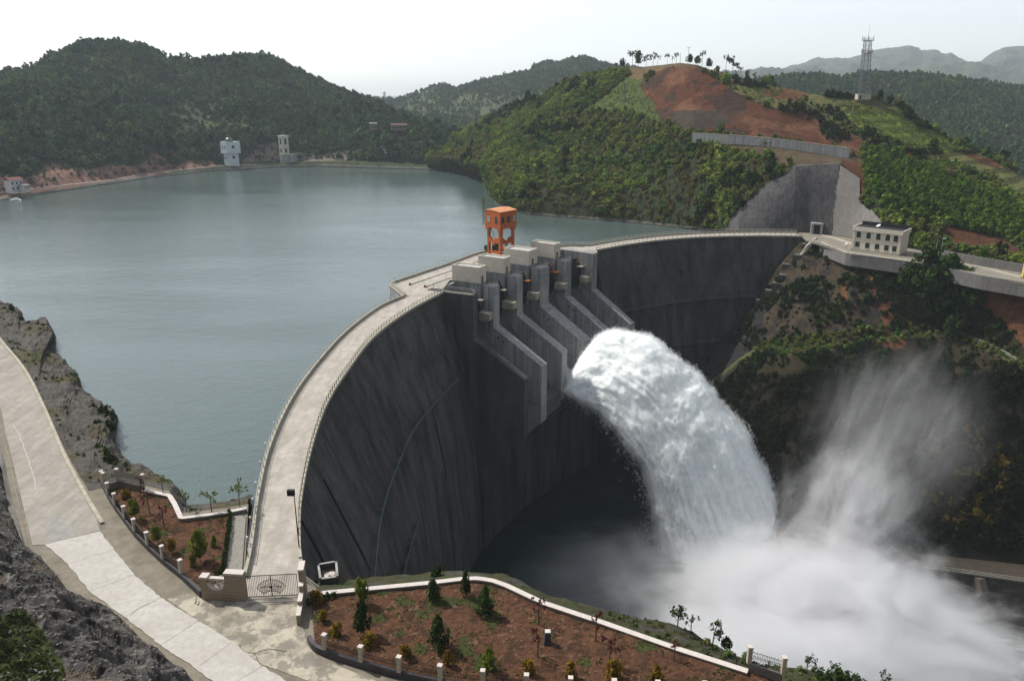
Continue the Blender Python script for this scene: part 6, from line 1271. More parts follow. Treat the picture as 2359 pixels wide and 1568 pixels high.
def pillar(t, p, z0, h, w_=.5, mat=None, e=(1, 0, 0)):
    e = np.array(e, float); mb = MB(); mb.box(p + [0, 0, z0 + h / 2], (w_, w_, h), e); pl = mb.build('pillar', mat or M_PILLAR, t)
    mb = MB(); mb.box(p + [0, 0, z0 + h + .11], (w_ + .07, w_ + .07, .22), e); mb.build('cap', M_GRAN, pl)
def garden_fence(label, pil, hb, hp, path=None):
    P = [AZ(x, y, hb) for x, y in pil]; t = thing('garden_fence', label, 'fence', v3(P[0])); Q = resample(np.array([AZ(x, y, hb) for x, y in (path or pil)]), 60); n = normals2(Q)
    mb = MB(); rows = [[np.r_[p[:2] + q * .22, -.2], np.r_[p[:2] + q * .22, hb], np.r_[p[:2] - q * .22, hb], np.r_[p[:2] - q * .22, -.2]] for p, q in zip(Q, n)]; mb.loft(rows, close=True); m = 4 * 59; mb.f += [(3, 2, 1, 0), (m, m + 1, m + 2, m + 3)]; mb.build('base_wall', M_BASE, t)
    for i, p in enumerate(P):
        e = P[min(i + 1, len(P) - 1)] - P[max(0, i - 1)]; e /= np.linalg.norm(e); pillar(t, v3(p), hb - .02, hp, .46, None, e)
        if i: a, b = v3(P[i - 1]), v3(p); d = (b - a) / np.linalg.norm(b - a); panel(t, a + d * .25, b - d * .25, hb + .08, hp * .62)
    return t
HB_ = .8
garden_fence('iron fence on stone pillars along the road side of the left bed', [(237, 1109), (250, 1137), (266, 1162), (288, 1192), (311, 1222), (341, 1253), (376, 1285), (418, 1318)], HB_, 1.75, [(234, 1105), (250, 1137), (266, 1162), (288, 1192), (311, 1222), (341, 1253), (376, 1285), (418, 1318), (463, 1360)])
garden_fence('iron fence on stone pillars along the road side of the right bed', [(749, 1493), (832, 1521), (920, 1545), (1014, 1565), (1112, 1577), (1212, 1587), (1313, 1594), (1413, 1600), (1513, 1604), (1620, 1606)], HB_, 1.75, [(711, 1462), (718, 1476), (729, 1486), (749, 1495), (832, 1521), (920, 1545), (1014, 1565), (1112, 1577), (1212, 1587), (1313, 1594), (1413, 1600), (1513, 1604), (1620, 1606)])
# corner screen by the lake: block wall, pillars, iron
def screen(label, pts, pil_h, hb, lowh=.0):
    P = [AZ(x, y, 0) for x, y in pts]; t = thing('iron_railing', label, 'railing', P[0])
    for a, b in zip(P[:-1], P[1:]):
        e = b - a; L = float(np.linalg.norm(e)); e /= L; mb = MB(); mb.box((a + b) / 2 + [0, 0, hb / 2 - .4], (L, .35, hb + .8), e); mb.build('block_wall', M_BLOCK, t); panel(t, a + e * .25, b - e * .25, hb + .02, pil_h * .52)
    for p in P: pillar(t, p, hb - .02, pil_h - hb, .46)
    return t
screen('L shaped iron railing on a block wall at the lake corner of the left bed', [(244, 1130), (275, 1121), (334, 1134)], 3.0, 1.15)
screen('short iron railing with spikes on a block wall at the end of the right bed', [(1722, 1544), (1800, 1569)], 3.0, 1.1)

# gate: stone screen with a round cut, iron leaves, tall pillar and stepped wall
ga, gb = AZ(466, 1380, -.05), AZ(565, 1386, -.05); gx = (gb - ga); GL = float(np.linalg.norm(gx)); gx /= GL; gy = np.array([-gx[1], gx[0], 0])
gs = thing('gate_screen_wall', 'split stone screen wall with a round cut beside the dam gate', 'wall', ga)
h1, h2, wl, wr = 3.0, 3.75, .9, GL - 2.35; rc = (wr - wl) / 2; xc = (wl + wr) / 2; zc = 2.5
arc = [(xc + rc * math.cos(a), zc + rc * math.sin(a) * .98) for a in np.linspace(math.pi, 2 * math.pi, 25)]
prof = [(0, -.4), (GL, -.4), (GL, h2), (wr, h2), (wr, zc)] + arc[::-1][1:-1] + [(wl, zc), (wl, h1), (0, h1)]
mb = MB(); mb.extr(prof, ga, gx, (0, 0, 1), gy, .9); mb.build('stone_wall', M_BRICK, gs)
mb = MB(); mb.box(ga + gx * (wr + GL) / 2 + gy * .45 + [0, 0, h2 + .12], (GL - wr + .1, 1.0, .24), gx, gy); mb.box(ga + gx * wl / 2 + gy * .45 + [0, 0, h1 + .12], (wl + .1, 1.0, .24), gx, gy); mb.box(ga + gx * xc + gy * .45 + [0, 0, 2.85], (wr - wl - .01, .5, .3), gx, gy); mb.build('coping', M_GRAN, gs)
mb = MB(); rr_ = [[ga + gx * (xc + (rc - e1) * math.cos(a)) + [0, 0, zc + (rc - e1) * .98 * math.sin(a)] + gy * e2 for e1, e2 in ((.0, -.04), (.22, -.04), (.22, .3), (.0, .3))] for a in np.linspace(math.pi, 2 * math.pi, 25)]; mb.loft(rr_, close=True); mb.build('round_trim', M_GRAN, gs)
mb = MB(); c2 = ga + gx * (xc + .65) + [0, 0, zc - .35] + gy * .6; rr_ = [[c2 + gx * (r_ * math.cos(a)) + [0, 0, r_ * math.sin(a)] + gy * e2 for r_, e2 in ((.95, 0), (.75, 0), (.75, .2), (.95, .2))] for a in np.linspace(math.pi * .55, math.pi * 1.75, 22)]; mb.loft(rr_, close=True); mb.build('crescent_trim', M_GRAN, gs)
mb = MB()
for k_ in np.linspace(-.5, .9, 8): mb.tube([c2 + gx * k_ + [0, 0, -math.sqrt(max(.05, .75 - k_ * k_ * .7))], c2 + gx * k_ + [0, 0, .75]], .025, 4)
mb.build('iron_bars', M_IRON, gs)
la, lb_ = AZ(567, 1374.5, .08), AZ(687, 1368.5, .08); le = lb_ - la; LL = float(np.linalg.norm(le)); le /= LL; lo_ = np.array([-le[1], le[0], 0]); Hg = 3.0
gt = thing('entrance_gate', 'double leaf black iron gate closing the road onto the dam', 'gate', la)
for s_ in (0, 1):
    a = la + le * (LL * .5 * s_ + (.03 if s_ else 0)); L = LL * .5 - .03; mb = MB()
    for p, q in ((a, a + le * L), (a + [0, 0, Hg], a + le * L + [0, 0, Hg]), (a, a + [0, 0, Hg]), (a + le * L, a + le * L + [0, 0, Hg])): mb.tube([p, q], .05, 4)
    n = 15
    for i in range(1, n): mb.tube([a + le * L * i / n, a + le * L * i / n + [0, 0, Hg]], .026, 4)
    mb.build('gate_leaf', M_IRON, gt)
    c = la + le * LL / 2 + lo_ * -.05 + [0, 0, .15]; sg = 1 if s_ else -1; mb = MB()       # fan of bars
    arc_o = [c + le * (sg * 2.35 * math.sin(a_)) + [0, 0, -.9 + 3.15 * math.cos(a_)] for a_ in np.linspace(.02, .86, 14)]; arc_i = [c + le * (sg * 1.15 * math.sin(a_)) + [0, 0, -.35 + .95 * math.cos(a_)] for a_ in np.linspace(.02, 1.0, 14)]
    mb.tube(arc_o, .035, 4); mb.tube(arc_i, .035, 4)
    for p, q in zip(arc_o, arc_i): mb.tube([q, p], .022, 4)
    mb.tube([arc_i[-1], arc_o[-1]], .035, 4); mb.build('fan_ornament', M_IRON, gt)
    cq = c + le * sg * .78 + [0, 0, 1.15] - lo_ * .05; r_ = random.Random(5 + s_); mb = MB()
    pr = [(-.55, .05), (-.35, .22), (-.15, .18), (.05, .30), (.2, .24), (.38, .33), (.55, .30), (.45, .18), (.5, .02), (.3, .06), (.1, -.02), (-.05, -.18), (-.15, -.02), (-.4, -.06), (-.6, -.14)]
    mb.extr([(x * -sg, y) for x, y in pr], cq, le, (0, 0, 1), lo_, .03); mb.build('scroll_emblem', M_GRAN, gt)
mb = MB(); mb.box(la + le * LL / 2 - lo_ * .08 + [0, 0, 1.35], (.35, .12, .22), le, lo_); mb.build('lock', M_IRON, gt)
# threshold
mb = MB(); mb.box((la + lb_) / 2 - lo_ * .25 + [0, 0, -.1], (LL, .4, .16), le, lo_); tag(mb.build('gate_threshold', M_PARA, loc=v3((la + lb_) / 2)), 'raised concrete sill under the iron gate leaves', 'sill')
pp = AZ(692, 1383, -.05); gp_ = thing('gate_pillar', 'tall sandstone gate pillar with stepped wall on the right of the iron gate', 'pillar', pp); sx = np.array([.14, -.99, 0]); sy = np.array([.99, .14, 0])
mb = MB(); mb.box(pp + sy * .35 - sx * .9 + [0, 0, 2.1], (1.9, .62, 4.2), sx, sy); mb.build('shaft', M_BRICK, gp_); mb = MB(); mb.box(pp + sy * .35 - sx * .9 + [0, 0, 4.32], (2.0, .72, .25), sx, sy); mb.build('cap', M_GRAN, gp_)
for k_, (d_, L, h) in enumerate(((1.0, 1.8, 2.6), (2.8, 1.8, 1.75), (4.6, 2.0, 1.2))):
    mb = MB(); mb.box(pp + sy * .35 + sx * (d_ - .93) + [0, 0, h / 2], (L - .02, .45, h), sx, sy); st = mb.build('stepped_wall', M_BRICK, gp_); mb = MB(); mb.box(pp + sy * .35 + sx * (d_ - .93) + [0, 0, h + .09], (L - .02, .55, .18), sx, sy); mb.build('cap', M_GRAN, st)
# floodlight, parapet lamps
fp = AZ(689, 1262, 0); t = thing('floodlight', 'dark floodlight on a tall thin pole at the downstream edge of the crest', 'floodlight', fp); tz = float(AP(680, 1140, fp[:2], np.array([1.0, 0]))[2])
mb = MB(); mb.tube([fp - [0, 0, .3], fp + [0, 0, tz]], [.10, .06], 6); mb.build('pole', M_STEEL, t); mb = MB(); mb.box(fp + [-.35, 0, tz], (.9, .08, .08)); mb.build('arm', M_WH, t); mb = MB(); mb.box(fp + [-.35, -.1, tz + .45], (.95, .5, .8)); mb.build('lamp_head', M_BLACK, t)
pidx = [12, 15, 18, 21, 25, 29, 34]; nmx = ['nearest the gate', 'second from the gate', 'third from the gate', 'fourth from the gate', 'fifth from the gate', 'sixth from the gate', 'farthest from the gate']
for i, lb in zip(pidx, nmx):
    p = v3(UPL[i] - normals2(UPL)[i] * .25, .0); t = thing('parapet_lamp', 'small white globe lamp outside the lake side parapet, %s' % lb, 'lamp', p, 'globe lamps on the lake side parapet'); mb = MB(); mb.tube([p + [0, 0, -.1], p + [0, 0, 1.5]], .04, 5); mb.build('stem', M_RAIL, t); mb = MB(); mb.dome(p + [0, 0, 1.62], .16, 10, 4); mb.dome(p + [0, 0, 1.62], .16, 10, 4, -1); mb.build('globe', M_WH, t)
# marker stone
ms = AZ(*zb_(1432, 1300), .12); t = thing('marker_stone', 'small dark tapered marker stone with a pale top in the right bed', 'stone', ms); mb = MB()
mb.loft([[ms + [x * s, y * s, z_] for x, y in ((-1, -1), (1, -1), (1, 1), (-1, 1))] for z_, s in ((-.1, .42), (1.45, .30))], close=True); mb.build('body', M_BASE, t); mb = MB(); mb.box(ms + [0, 0, 1.51], (.62, .62, .12)); mb.build('top', M_GRAN, t)
# broken stick on the shoulder, chamber and ramp at the dam toe
q = AZ(449, 1388, 0); tag((lambda m: (m.tube([q, q + [.25, -.2, .35], AZ(452, 1372, .5)], [.07, .09, .06], 6), m.build('wooden_post', M_BARKP, loc=q))[1])(MB()), 'short leaning wooden post on the road shoulder by the gate screen', 'post')
tk = [AZ(x, y, -1.6) for x, y in ((733, 1300), (774, 1293), (777, 1328), (738, 1333))]; t = thing('concrete_chamber', 'open topped dark concrete chamber with pale debris inside at the dam toe', 'chamber', v3(tk[3], -4)); mb = MB()
for a, b in zip(tk, tk[1:] + tk[:1]): e = (b - a) / np.linalg.norm(b - a); L = float(np.linalg.norm(b - a)); mb.box((a + b) / 2 + [0, 0, -2.6], (L + .24, .25, 5.2), e)
mb.build('wall', M_DAM, t); mb = MB()
for a, b in zip(tk, tk[1:] + tk[:1]): e = (b - a) / np.linalg.norm(b - a); L = float(np.linalg.norm(b - a)); mb.box((a + b) / 2 + [0, 0, .06], (L + .3, .3, .1), e)
mb.build('rim', M_PIER, t)
cc = sum(tk) / 4; mb = MB(); mb.add([p * .98 + cc * .02 - [0, 0, .9] for p in tk], [(3, 2, 1, 0)]); mb.build('floor', plain('chamber_floor', (.16, .13, .09), .9), t)
mb = MB(); r_ = random.Random(3)
for k_ in range(26): a = r_.uniform(0, 6.28); d_ = r_.uniform(0, .75); mb.box(cc + [math.cos(a) * d_ * 1.1, math.sin(a) * d_, -.85 + r_.uniform(0, .15)], (r_.uniform(.3, .7), r_.uniform(.2, .5), .12), (math.cos(a * 3), math.sin(a * 3), 0))
mb.build('debris', plain('pale_debris', (.48, .45, .40), .9, vs=5), t)
rp = [AZ(694, 1324, -.1), AZ(735, 1356, -2.2)]; t = thing('ramp', 'white sloping ramp wall with a steel handrail beside the gate pillar', 'ramp', rp[0]); e = rp[1] - rp[0]
mb = MB(); mb.tube([rp[0] + [0, 0, .15], rp[1] + [0, 0, .15]], .22, 4); mb.tube([rp[0] + [.55, -.9, .1], rp[1] + [.35, -.9, .1]], .2, 4); mb.build('edge_beam', M_WHITE, t); mb = MB(); mb.add([rp[0] + [0, 0, -.1], rp[1] + [0, 0, -.1], rp[1] + [.35, -.9, -.1], rp[0] + [.55, -.9, -.1]], [(3, 2, 1, 0)]); mb.build('slab', M_PARA, t)
mb = MB(); o_ = np.array([.1, .5, 0]); mb.tube([rp[0] + o_ + [0, 0, 1.1], rp[1] + o_ + [0, 0, 1.1]], .05, 5); [mb.tube([rp[0] + e * u + o_, rp[0] + e * u + o_ + [0, 0, 1.1]], .05, 5) for u in (0, .35, .7, 1)]; mb.build('handrail', M_STEEL, t)
sl_ = [AZ(x, y, -3.6) for x, y in ((787, 1346), (864, 1332), (846, 1352), (787, 1362))]; tag((lambda m: (m.prism([tuple(p[:2]) for p in sl_], -5.2, -3.6), m.build('toe_slab', M_PARA, loc=v3(sl_[0], -5)))[1])(MB()), 'pale weathered concrete slab at the foot of the dam behind the coping', 'slab')
# red cradle on the dam face
j = int(np.argmin(abs(DNL[:, 1] - 104))); fz = -15; c = v3(DNL[j] + NL[j] * (face_off(fz) * fl[j] + .7), fz); t = thing('maintenance_cradle', 'small red maintenance cradle hung on the left face of the dam', 'cradle', c); nx_ = v3(NL[j]); ny_ = np.array([-nx_[1], nx_[0], 0]); M_REDP = plain('red_paint', (.22, .03, .02), .6)
mb = MB(); mb.box(c, (1.1, 1.7, .1), nx_, ny_); mb.build('floor', M_REDP, t); mb = MB()
for a_ in (-.5, .5):
    for b_ in (-.8, .8): mb.tube([c + nx_ * a_ + ny_ * b_, c + nx_ * a_ + ny_ * b_ + [0, 0, 1.3]], .05, 4)
for z_ in (.65, 1.3): mb.tube([c + nx_ * a_ + ny_ * b_ + [0, 0, z_] for a_, b_ in ((-.5, -.8), (.5, -.8), (.5, .8), (-.5, .8), (-.5, -.8))], .05, 4)
mb.build('cage', M_REDP, t); mb = MB(); mb.tube([c + [0, 0, 1.3], v3(DNL[j] + NL[j] * .4, .3)], .04, 4); mb.build('rope', M_STEEL, t)
# cable chases on the left face
for yy, z0, z1, lb in ((103, -2, -40, 'long dark pipe running down the left dam face near the gate'), (124, -6, -60, 'dark drain pipe beside the upper catwalk on the left dam face'), (205, -30, -48, 'short dark pipe deep on the left dam face by the spillway')):
    j = int(np.argmin(abs(DNL[:, 1] - yy))); P_ = [v3(DNL[j] + NL[j] * (face_off(z) * fl[j] + .12), z) for z in np.linspace(z0, z1, 14)]; mb = MB(); mb.tube(P_, .22, 6); tag(mb.build('drain_pipe', M_STEEL, loc=P_[0]), lb, 'pipe', 'pipes on the dam face')

# a person by the terrace wall and a boat by the lakeside house
pe_ = AZ(2084, 592, .05); pt_ = thing('person', 'person in a red top and dark trousers standing beside the cream building', 'person', pe_)
me = bpy.data.meshes.new('body'); J_ = [((0, 0, .95), .14), ((0, 0, 1.2), .15), ((0, 0, 1.42), .13), ((0, 0, 1.52), .055), ((0, .01, 1.64), .10), ((.19, 0, 1.40), .06), ((.25, 0, 1.12), .045), ((.24, -.06, .88), .035), ((-.19, 0, 1.40), .06), ((-.25, 0, 1.12), .045), ((-.24, -.06, .88), .035), ((.09, 0, .88), .085), ((.10, 0, .48), .06), ((.10, .02, .06), .045), ((.10, -.14, .04), .035), ((-.09, 0, .88), .085), ((-.10, 0, .48), .06), ((-.10, .02, .06), .045), ((-.10, -.14, .04), .035)]
me.from_pydata([j[0] for j in J_], [(0, 1), (1, 2), (2, 3), (3, 4), (2, 5), (5, 6), (6, 7), (2, 8), (8, 9), (9, 10), (0, 11), (11, 12), (12, 13), (13, 14), (0, 15), (15, 16), (16, 17), (17, 18)], []); bo = bpy.data.objects.new('body', me); LINK(bo); bo.parent = pt_
mp_, n, b = nodes('clothed'); sx_ = N(n, 'ShaderNodeSeparateXYZ'); tc_ = N(n, 'ShaderNodeTexCoord'); n.links.new(tc_.outputs['Object'], sx_.inputs[0]); dv = N(n, 'ShaderNodeMath', operation='DIVIDE'); n.links.new(sx_.outputs[2], dv.inputs[0]); dv.inputs[1].default_value = 1.8
n.links.new(ramp(n, dv.outputs[0], [(0, (.02, .02, .03)), (.535, (.35, .03, .03)), (.835, (.42, .27, .19)), (.935, (.015, .012, .01))], 'CONSTANT'), b.inputs['Base Color']); me.materials.append(mp_)
md_ = bo.modifiers.new('skin', 'SKIN'); bo.modifiers.new('smooth', 'SUBSURF').render_levels = 1
for v_, j in zip(me.skin_vertices[0].data if me.skin_vertices else [], J_): v_.radius = (j[1], j[1])
bt = AZ(35, 462, WL); t = thing('boat', 'small white boat moored below the lakeside house', 'boat', bt); rows = []
for u, w_, h_ in ((-1, .3, .9), (-.6, .8, .75), (0, 1.0, .7), (.6, .9, .7), (1, .75, .75)): rows.append([bt + np.array([u * 3.2, y * w_ * 1.0, z]) for y, z in ((-1, h_), (-.7, 0), (0, -.25), (.7, 0), (1, h_), (.8, h_ - .05), (0, .15), (-.8, h_ - .05))])
mb = MB(); mb.loft(rows, close=True); mb.f += [tuple(range(8))[::-1], tuple(range(32, 40))]; mb.build('hull', M_WH, t); mb = MB(); mb.box(bt + [.6, 0, 1.0], (2.2, 1.3, .9)); mb.build('cabin', M_WH, t)

# ------------------------------------------------------------------ the water jet
Lp = [(1297, 902), (1322, 910), (1345, 922), (1372, 938), (1400, 958), (1440, 1000), (1475, 1050), (1497, 1110), (1512, 1170), (1525, 1240), (1545, 1310), (1570, 1380), (1600, 1450), (1650, 1540)]
Rp = [(1322, 872), (1340, 830), (1362, 795), (1395, 770), (1440, 767), (1505, 785), (1572, 845), (1640, 910), (1697, 985), (1745, 1070), (1788, 1160), (1822, 1260), (1854, 1345), (1890, 1440)]
dj = DD[3]; PA, PBx = NW[2] + TT[2] * 2.5, NW[4] - TT[4] * 1.0
LA = np.array([AP(x, y, PA, dj) for x, y in Lp]); tR = np.linspace(0, 1, len(Rp)); RB = np.array([AP(x, y, PA * (1 - u) + PBx * u, dj) for (x, y), u in zip(Rp, np.clip(.30 + tR * 1.2, 0, .62))])
LA, RB = smooth(LA, 320), smooth(RB, 320); ns_, nc_ = 320, 210
ang = np.linspace(0, 2 * math.pi, nc_, endpoint=False); ctr, hv = (LA + RB) / 2, (RB - LA) / 2; tg = np.gradient(ctr, axis=0); tg /= np.linalg.norm(tg, axis=1)[:, None]
bn = np.cross(tg, hv); bn /= np.linalg.norm(bn, axis=1)[:, None]; th = np.interp(np.linspace(0, 1, ns_), [0, .15, .5, 1], [1.6, 4.2, 7, 10])
ca_, sa_ = np.cos(ang), np.sin(ang); J = ctr[:, None] + hv[:, None] * ca_[None, :, None] + bn[:, None] * (th[:, None] * np.sign(sa_) * np.abs(sa_) ** .8)[..., None]
fl_ = np.cumsum(np.r_[0, np.linalg.norm(np.diff(ctr, axis=0), axis=1)]); wdh = np.linalg.norm(hv, axis=1)
uv = np.stack([fl_[:, None] * np.ones(nc_)[None], wdh[:, None] * ca_[None], th[:, None] * sa_[None] * 1.0], -1)
outn = hv[:, None] / wdh[:, None, None] * ca_[None, :, None] + bn[:, None] * sa_[None, :, None]
grow = np.interp(np.linspace(0, 1, ns_), [0, .12, .4, 1], [.45, .7, 1, 1.3])[:, None]
st1 = fbm(uv * [.22, 1, 1], 5.0, 4, 201); st2 = fbm(uv * [.28, 1, 1], 1.7, 4, 211, True); st3 = fbm(uv * [.4, 1, 1], .6, 3, 221, True)
st0 = fbm(uv * [.07, 1, .6], 2.6, 4, 251, True)
J0 = J.copy(); upw = np.interp(np.linspace(0, 1, ns_), [0, .35, .6, 1], [1, 1, .45, .3])[:, None]; iso = (fbm(J, 5.5, 3, 261) * 1.9 + fbm(J, 1.6, 4, 271) * .35) * upw + fbm(J, .7, 3, 281) * .22
J = J + outn * (iso * grow)[..., None]
J = J + outn * ((st1 * .8 + st2 * .8 + st3 * .34 + st0 * 1.0) * grow)[..., None] + np.array([0, 0, -1.0]) * (np.abs(st2) * grow * .5)[..., None]
mj, n, b = nodes('white_water'); pj = pos(n); fw = noise(n, pj, .55, 8, .72)
n.links.new(ramp(n, fw, [(.32, (.74, .82, .80)), (.6, (.94, .955, .95))]), b.inputs['Base Color']); b.inputs['Roughness'].default_value = .9; b.inputs['Specular IOR Level'].default_value = .1
b.inputs['Subsurface Weight'].default_value = .8; b.inputs['Subsurface Radius'].default_value = (1.5, 1.6, 1.6); b.inputs['Subsurface Scale'].default_value = 1.3
bump(n, b, noise(n, pj, 2.4, 7, .75), .5, .25)
Fj = [(i * nc_ + k, i * nc_ + (k + 1) % nc_, (i + 1) * nc_ + (k + 1) % nc_, (i + 1) * nc_ + k) for i in range(ns_ - 1) for k in range(nc_)] + [tuple(range(nc_))[::-1]]
jet = obj('water_jet', J.reshape(-1, 3), Fj, mj, smooth=True, kind='stuff', label='thick white jet of water shot from the spillway arching down into the gorge')
# the haze of droplets that wraps it
Hh = (J0 + outn * (1.1 + 2.0 * np.maximum(0, fbm(J0, 5, 3, 291))[..., None]) * grow[..., None])[::5, ::5]; nr_, nk_ = Hh.shape[:2]
Fh = [(i * nk_ + q, i * nk_ + (q + 1) % nk_, (i + 1) * nk_ + (q + 1) % nk_, (i + 1) * nk_ + q) for i in range(nr_ - 1) for q in range(nk_)] + [tuple(range(nk_))[::-1], tuple((nr_ - 1) * nk_ + q for q in range(nk_))]
m = bpy.data.materials.new('spray_veil'); m.use_nodes = True; n = m.node_tree; n.nodes.clear(); out = n.nodes.new('ShaderNodeOutputMaterial'); pv = n.nodes.new('ShaderNodeVolumePrincipled'); pv.inputs['Color'].default_value = (.97, .975, .98, 1)
fv = noise(n, pos(n), .42, 6, .68, .8); mr = N(n, 'ShaderNodeMapRange'); n.links.new(fv, mr.inputs[0])
for i, v in ((1, .46), (2, .72), (3, 0.0), (4, 1.1)): mr.inputs[i].default_value = v
n.links.new(mr.outputs[0], pv.inputs['Density']); n.links.new(pv.outputs[0], out.inputs['Volume'])
veil = obj('spray_veil', Hh.reshape(-1, 3), Fh, m, smooth=True, kind='stuff')
# torn spray around its edge: small ragged flecks thrown off along the flow
r = np.random.default_rng(77); k = 60000; ii = (r.random(k) ** .75 * (ns_ - 8)).astype(int) + 6; edge_b = r.random(k) < .4
jj = np.where(edge_b, np.where(r.random(k) < .6, 0, nc_ // 2) + r.normal(0, 7, k).astype(int), r.integers(0, nc_, k)) % nc_
base = J[ii, jj]; ou = outn[ii, jj]; off = np.abs(r.normal(0, 1, k)) * grow[ii, 0] * np.where(r.random(k) < .25, 1.7, .6)
ptj = base + ou * off[:, None] + r.normal(0, .25, (k, 3)) - tg[ii] * (off * .8)[:, None] - np.array([0, 0, .5]) * (off ** 1.4)[:, None]
def fleck(s):
    q = np.random.default_rng(s); V, Fc = [], []
    for i in range(14):
        c = q.normal(0, .5, 3); u_, v_ = q.normal(0, 1, 3), q.normal(0, 1, 3); s_ = q.uniform(.06, .2); V += [c - u_ * s_, c + v_ * s_, c + u_ * s_ * .9]; Fc.append((3 * i, 3 * i + 1, 3 * i + 2))
    return np.array(V), np.array(Fc)
ms_, n, b = nodes('spray_white'); n.nodes.remove(b); d_, t_, x_ = N(n, 'ShaderNodeBsdfDiffuse'), N(n, 'ShaderNodeBsdfTranslucent'), N(n, 'ShaderNodeMixShader'); d_.inputs[0].default_value = (.9, .92, .92, 1); t_.inputs[0].default_value = (.9, .92, .92, 1); x_.inputs[0].default_value = .5
n.links.new(d_.outputs[0], x_.inputs[1]); n.links.new(t_.outputs[0], x_.inputs[2]); n.links.new(x_.outputs[0], n.nodes['Material Output'].inputs[0])
C_SPRAY = proto_coll('spray_fleck', ms_, [fleck(s) for s in range(6)])
scatter_pts('water_spray', ptj, r.uniform(.10, .42, k) * (.55 + .5 * grow[ii, 0]), C_SPRAY, .3, (.9, 2.8), 51)
i2 = (r.random(34000) ** 1.3 * ns_ * .75).astype(int) + 4; j2 = r.integers(0, nc_, 34000)
scatter_pts('water_spray', J[i2, j2] + outn[i2, j2] * np.abs(r.normal(0, .22, (34000, 1))) + r.normal(0, .15, (34000, 3)), r.uniform(.08, .28, 34000), C_SPRAY, 1.0, (.8, 1.6), 52)
# water in the two running chutes
for i in (2, 3):
    S_ = [(8, -30.2), (11, -33.9), (13.5, -36), (16.5, -37), (21, -37.2)]
    A = np.array([v3(NW[i] + TT[i] * (WW[i] + .05) + DD[i] * s, z) for s, z in S_]); B = np.array([v3(NW[i + 1] - TT[i] * .05 + DD[i] * s, z) for s, z in S_]); A, B = resample(A, 40), resample(B, 40)
    G = A[:, None] * (1 - np.linspace(0, 1, 20))[None, :, None] + B[:, None] * np.linspace(0, 1, 20)[None, :, None]; G[..., 2] += .35 * fbm(G, 1.6, 4, 230); grid_obj('chute_water', G, np.ones(G.shape), mj, 'stuff')

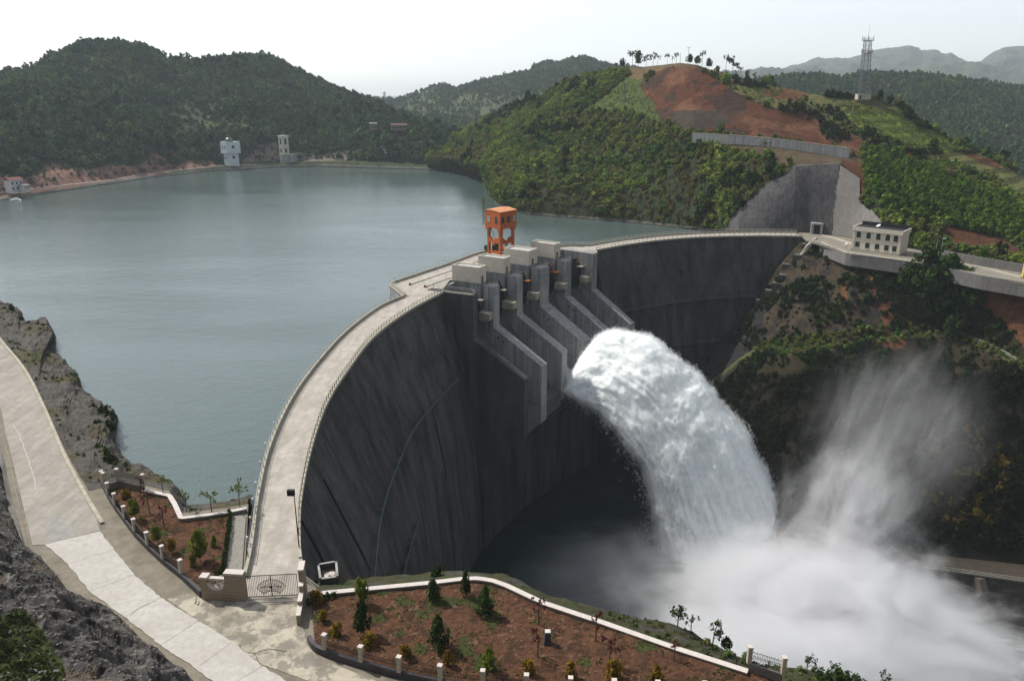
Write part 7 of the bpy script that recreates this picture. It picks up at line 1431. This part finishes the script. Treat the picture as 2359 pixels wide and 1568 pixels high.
# ------------------------------------------------------------------ mist: still air full of droplets, as boxes of uneven density
def mist(name, c, rad, dens, nscale, cut, gain, stretch=(1, 1, 1), fall=1.0, col=(.93, .935, .95), seed=0.0, tilt=0.0, aniso=.25):
    m = bpy.data.materials.new(name); m.use_nodes = True; n = m.node_tree; n.nodes.clear()
    out = n.nodes.new('ShaderNodeOutputMaterial'); pv = n.nodes.new('ShaderNodeVolumePrincipled'); pv.inputs['Color'].default_value = (*col, 1); pv.inputs['Anisotropy'].default_value = aniso
    tc = n.nodes.new('ShaderNodeTexCoord'); ln = N(n, 'ShaderNodeVectorMath', operation='LENGTH'); n.links.new(tc.outputs['Object'], ln.inputs[0])
    fo = N(n, 'ShaderNodeMapRange'); n.links.new(ln.outputs['Value'], fo.inputs[0]); fo.interpolation_type = 'SMOOTHSTEP'
    for i, v in ((1, .35), (2, 1.0), (3, 1.0), (4, 0.0)): fo.inputs[i].default_value = v
    mp = N(n, 'ShaderNodeMapping'); mp.inputs['Location'].default_value = (seed, seed * 2, 0); mp.inputs['Scale'].default_value = stretch; n.links.new(tc.outputs['Object'], mp.inputs['Vector'])
    t = N(n, 'ShaderNodeTexNoise', Scale=nscale, Detail=7.0, Roughness=.70, Distortion=1.4); n.links.new(mp.outputs[0], t.inputs['Vector'])
    # erode the edge by the noise, so that it billows
    ad = N(n, 'ShaderNodeMath', operation='MULTIPLY_ADD'); n.links.new(t.outputs['Fac'], ad.inputs[0]); ad.inputs[1].default_value = gain; ad.inputs[2].default_value = -cut
    su = N(n, 'ShaderNodeMath', operation='ADD'); n.links.new(ad.outputs[0], su.inputs[0]); n.links.new(fo.outputs[0], su.inputs[1])
    mu = N(n, 'ShaderNodeMath', operation='MULTIPLY'); n.links.new(su.outputs[0], mu.inputs[0]); n.links.new(fo.outputs[0], mu.inputs[1]); mu.use_clamp = True
    pw = N(n, 'ShaderNodeMath', operation='POWER'); n.links.new(mu.outputs[0], pw.inputs[0]); pw.inputs[1].default_value = fall
    de = N(n, 'ShaderNodeMath', operation='MULTIPLY'); n.links.new(pw.outputs[0], de.inputs[0]); de.inputs[1].default_value = dens; n.links.new(de.outputs[0], pv.inputs['Density'])
    n.links.new(pv.outputs[0], out.inputs['Volume'])
    bm = bmesh.new(); bmesh.ops.create_icosphere(bm, subdivisions=3, radius=1.0); me = bpy.data.meshes.new(name); bm.to_mesh(me); bm.free(); me.materials.append(m)
    o = bpy.data.objects.new(name, me); LINK(o); o.location = c; o.scale = rad; o.rotation_euler = (0, tilt, 0); o['kind'] = 'stuff'; return o
mist('mist', (86, 178, -86), (72, 62, 38), .42, 3.2, 1.85, 3.0, (1, 1, 1.2), 1.0, seed=1.3)
mist('mist', (62, 150, -82), (48, 40, 36), .24, 2.8, 1.85, 3.0, (1, 1, 1), 1.0, seed=4.7)
mist('mist', (100, 205, -64), (36, 28, 40), .10, 3.0, 2.75, 4.4, (1.2, 1.2, .7), 1.3, seed=2.1, tilt=.25)
mist('mist', (116, 216, -42), (40, 28, 46), .036, 2.8, 2.6, 4.2, (1.4, 1.4, .55), 1.2, seed=5.3, tilt=.3)
mist('mist', (36, 195, -84), (58, 50, 26), .042, 2.2, 1.7, 2.6, (1, 1, 1), 1.2, seed=7.7)
# water thrown up where the jet strikes the river
k = 9000; ct = np.array([[78, 208, -84], [90, 200, -83], [99, 192, -84], [70, 195, -85], [106, 186, -85]])[r.integers(0, 5, k)]
pts_ = ct + r.normal(0, 1, (k, 3)) * [6, 6, 1.5] + np.c_[np.zeros((k, 2)), np.abs(r.normal(0, 5, k))]
scatter_pts('splash_spray', pts_, r.uniform(.25, .9, k), C_SPRAY, 1.0, (.8, 1.6), 53)

# ------------------------------------------------------------------ air
mb = MB(); mb.box((0, 3700, 190), (12000, 8600, 620)); hz = mb.build('haze', None, kind='stuff')
m = bpy.data.materials.new('haze'); m.use_nodes = True; n = m.node_tree; n.nodes.clear(); out = n.nodes.new('ShaderNodeOutputMaterial'); pv = n.nodes.new('ShaderNodeVolumePrincipled')
pv.inputs['Color'].default_value = (.82, .91, 1.0, 1); pv.inputs['Density'].default_value = .00009; pv.inputs['Anisotropy'].default_value = .2; n.links.new(pv.outputs[0], out.inputs['Volume']); hz.data.materials.append(m)
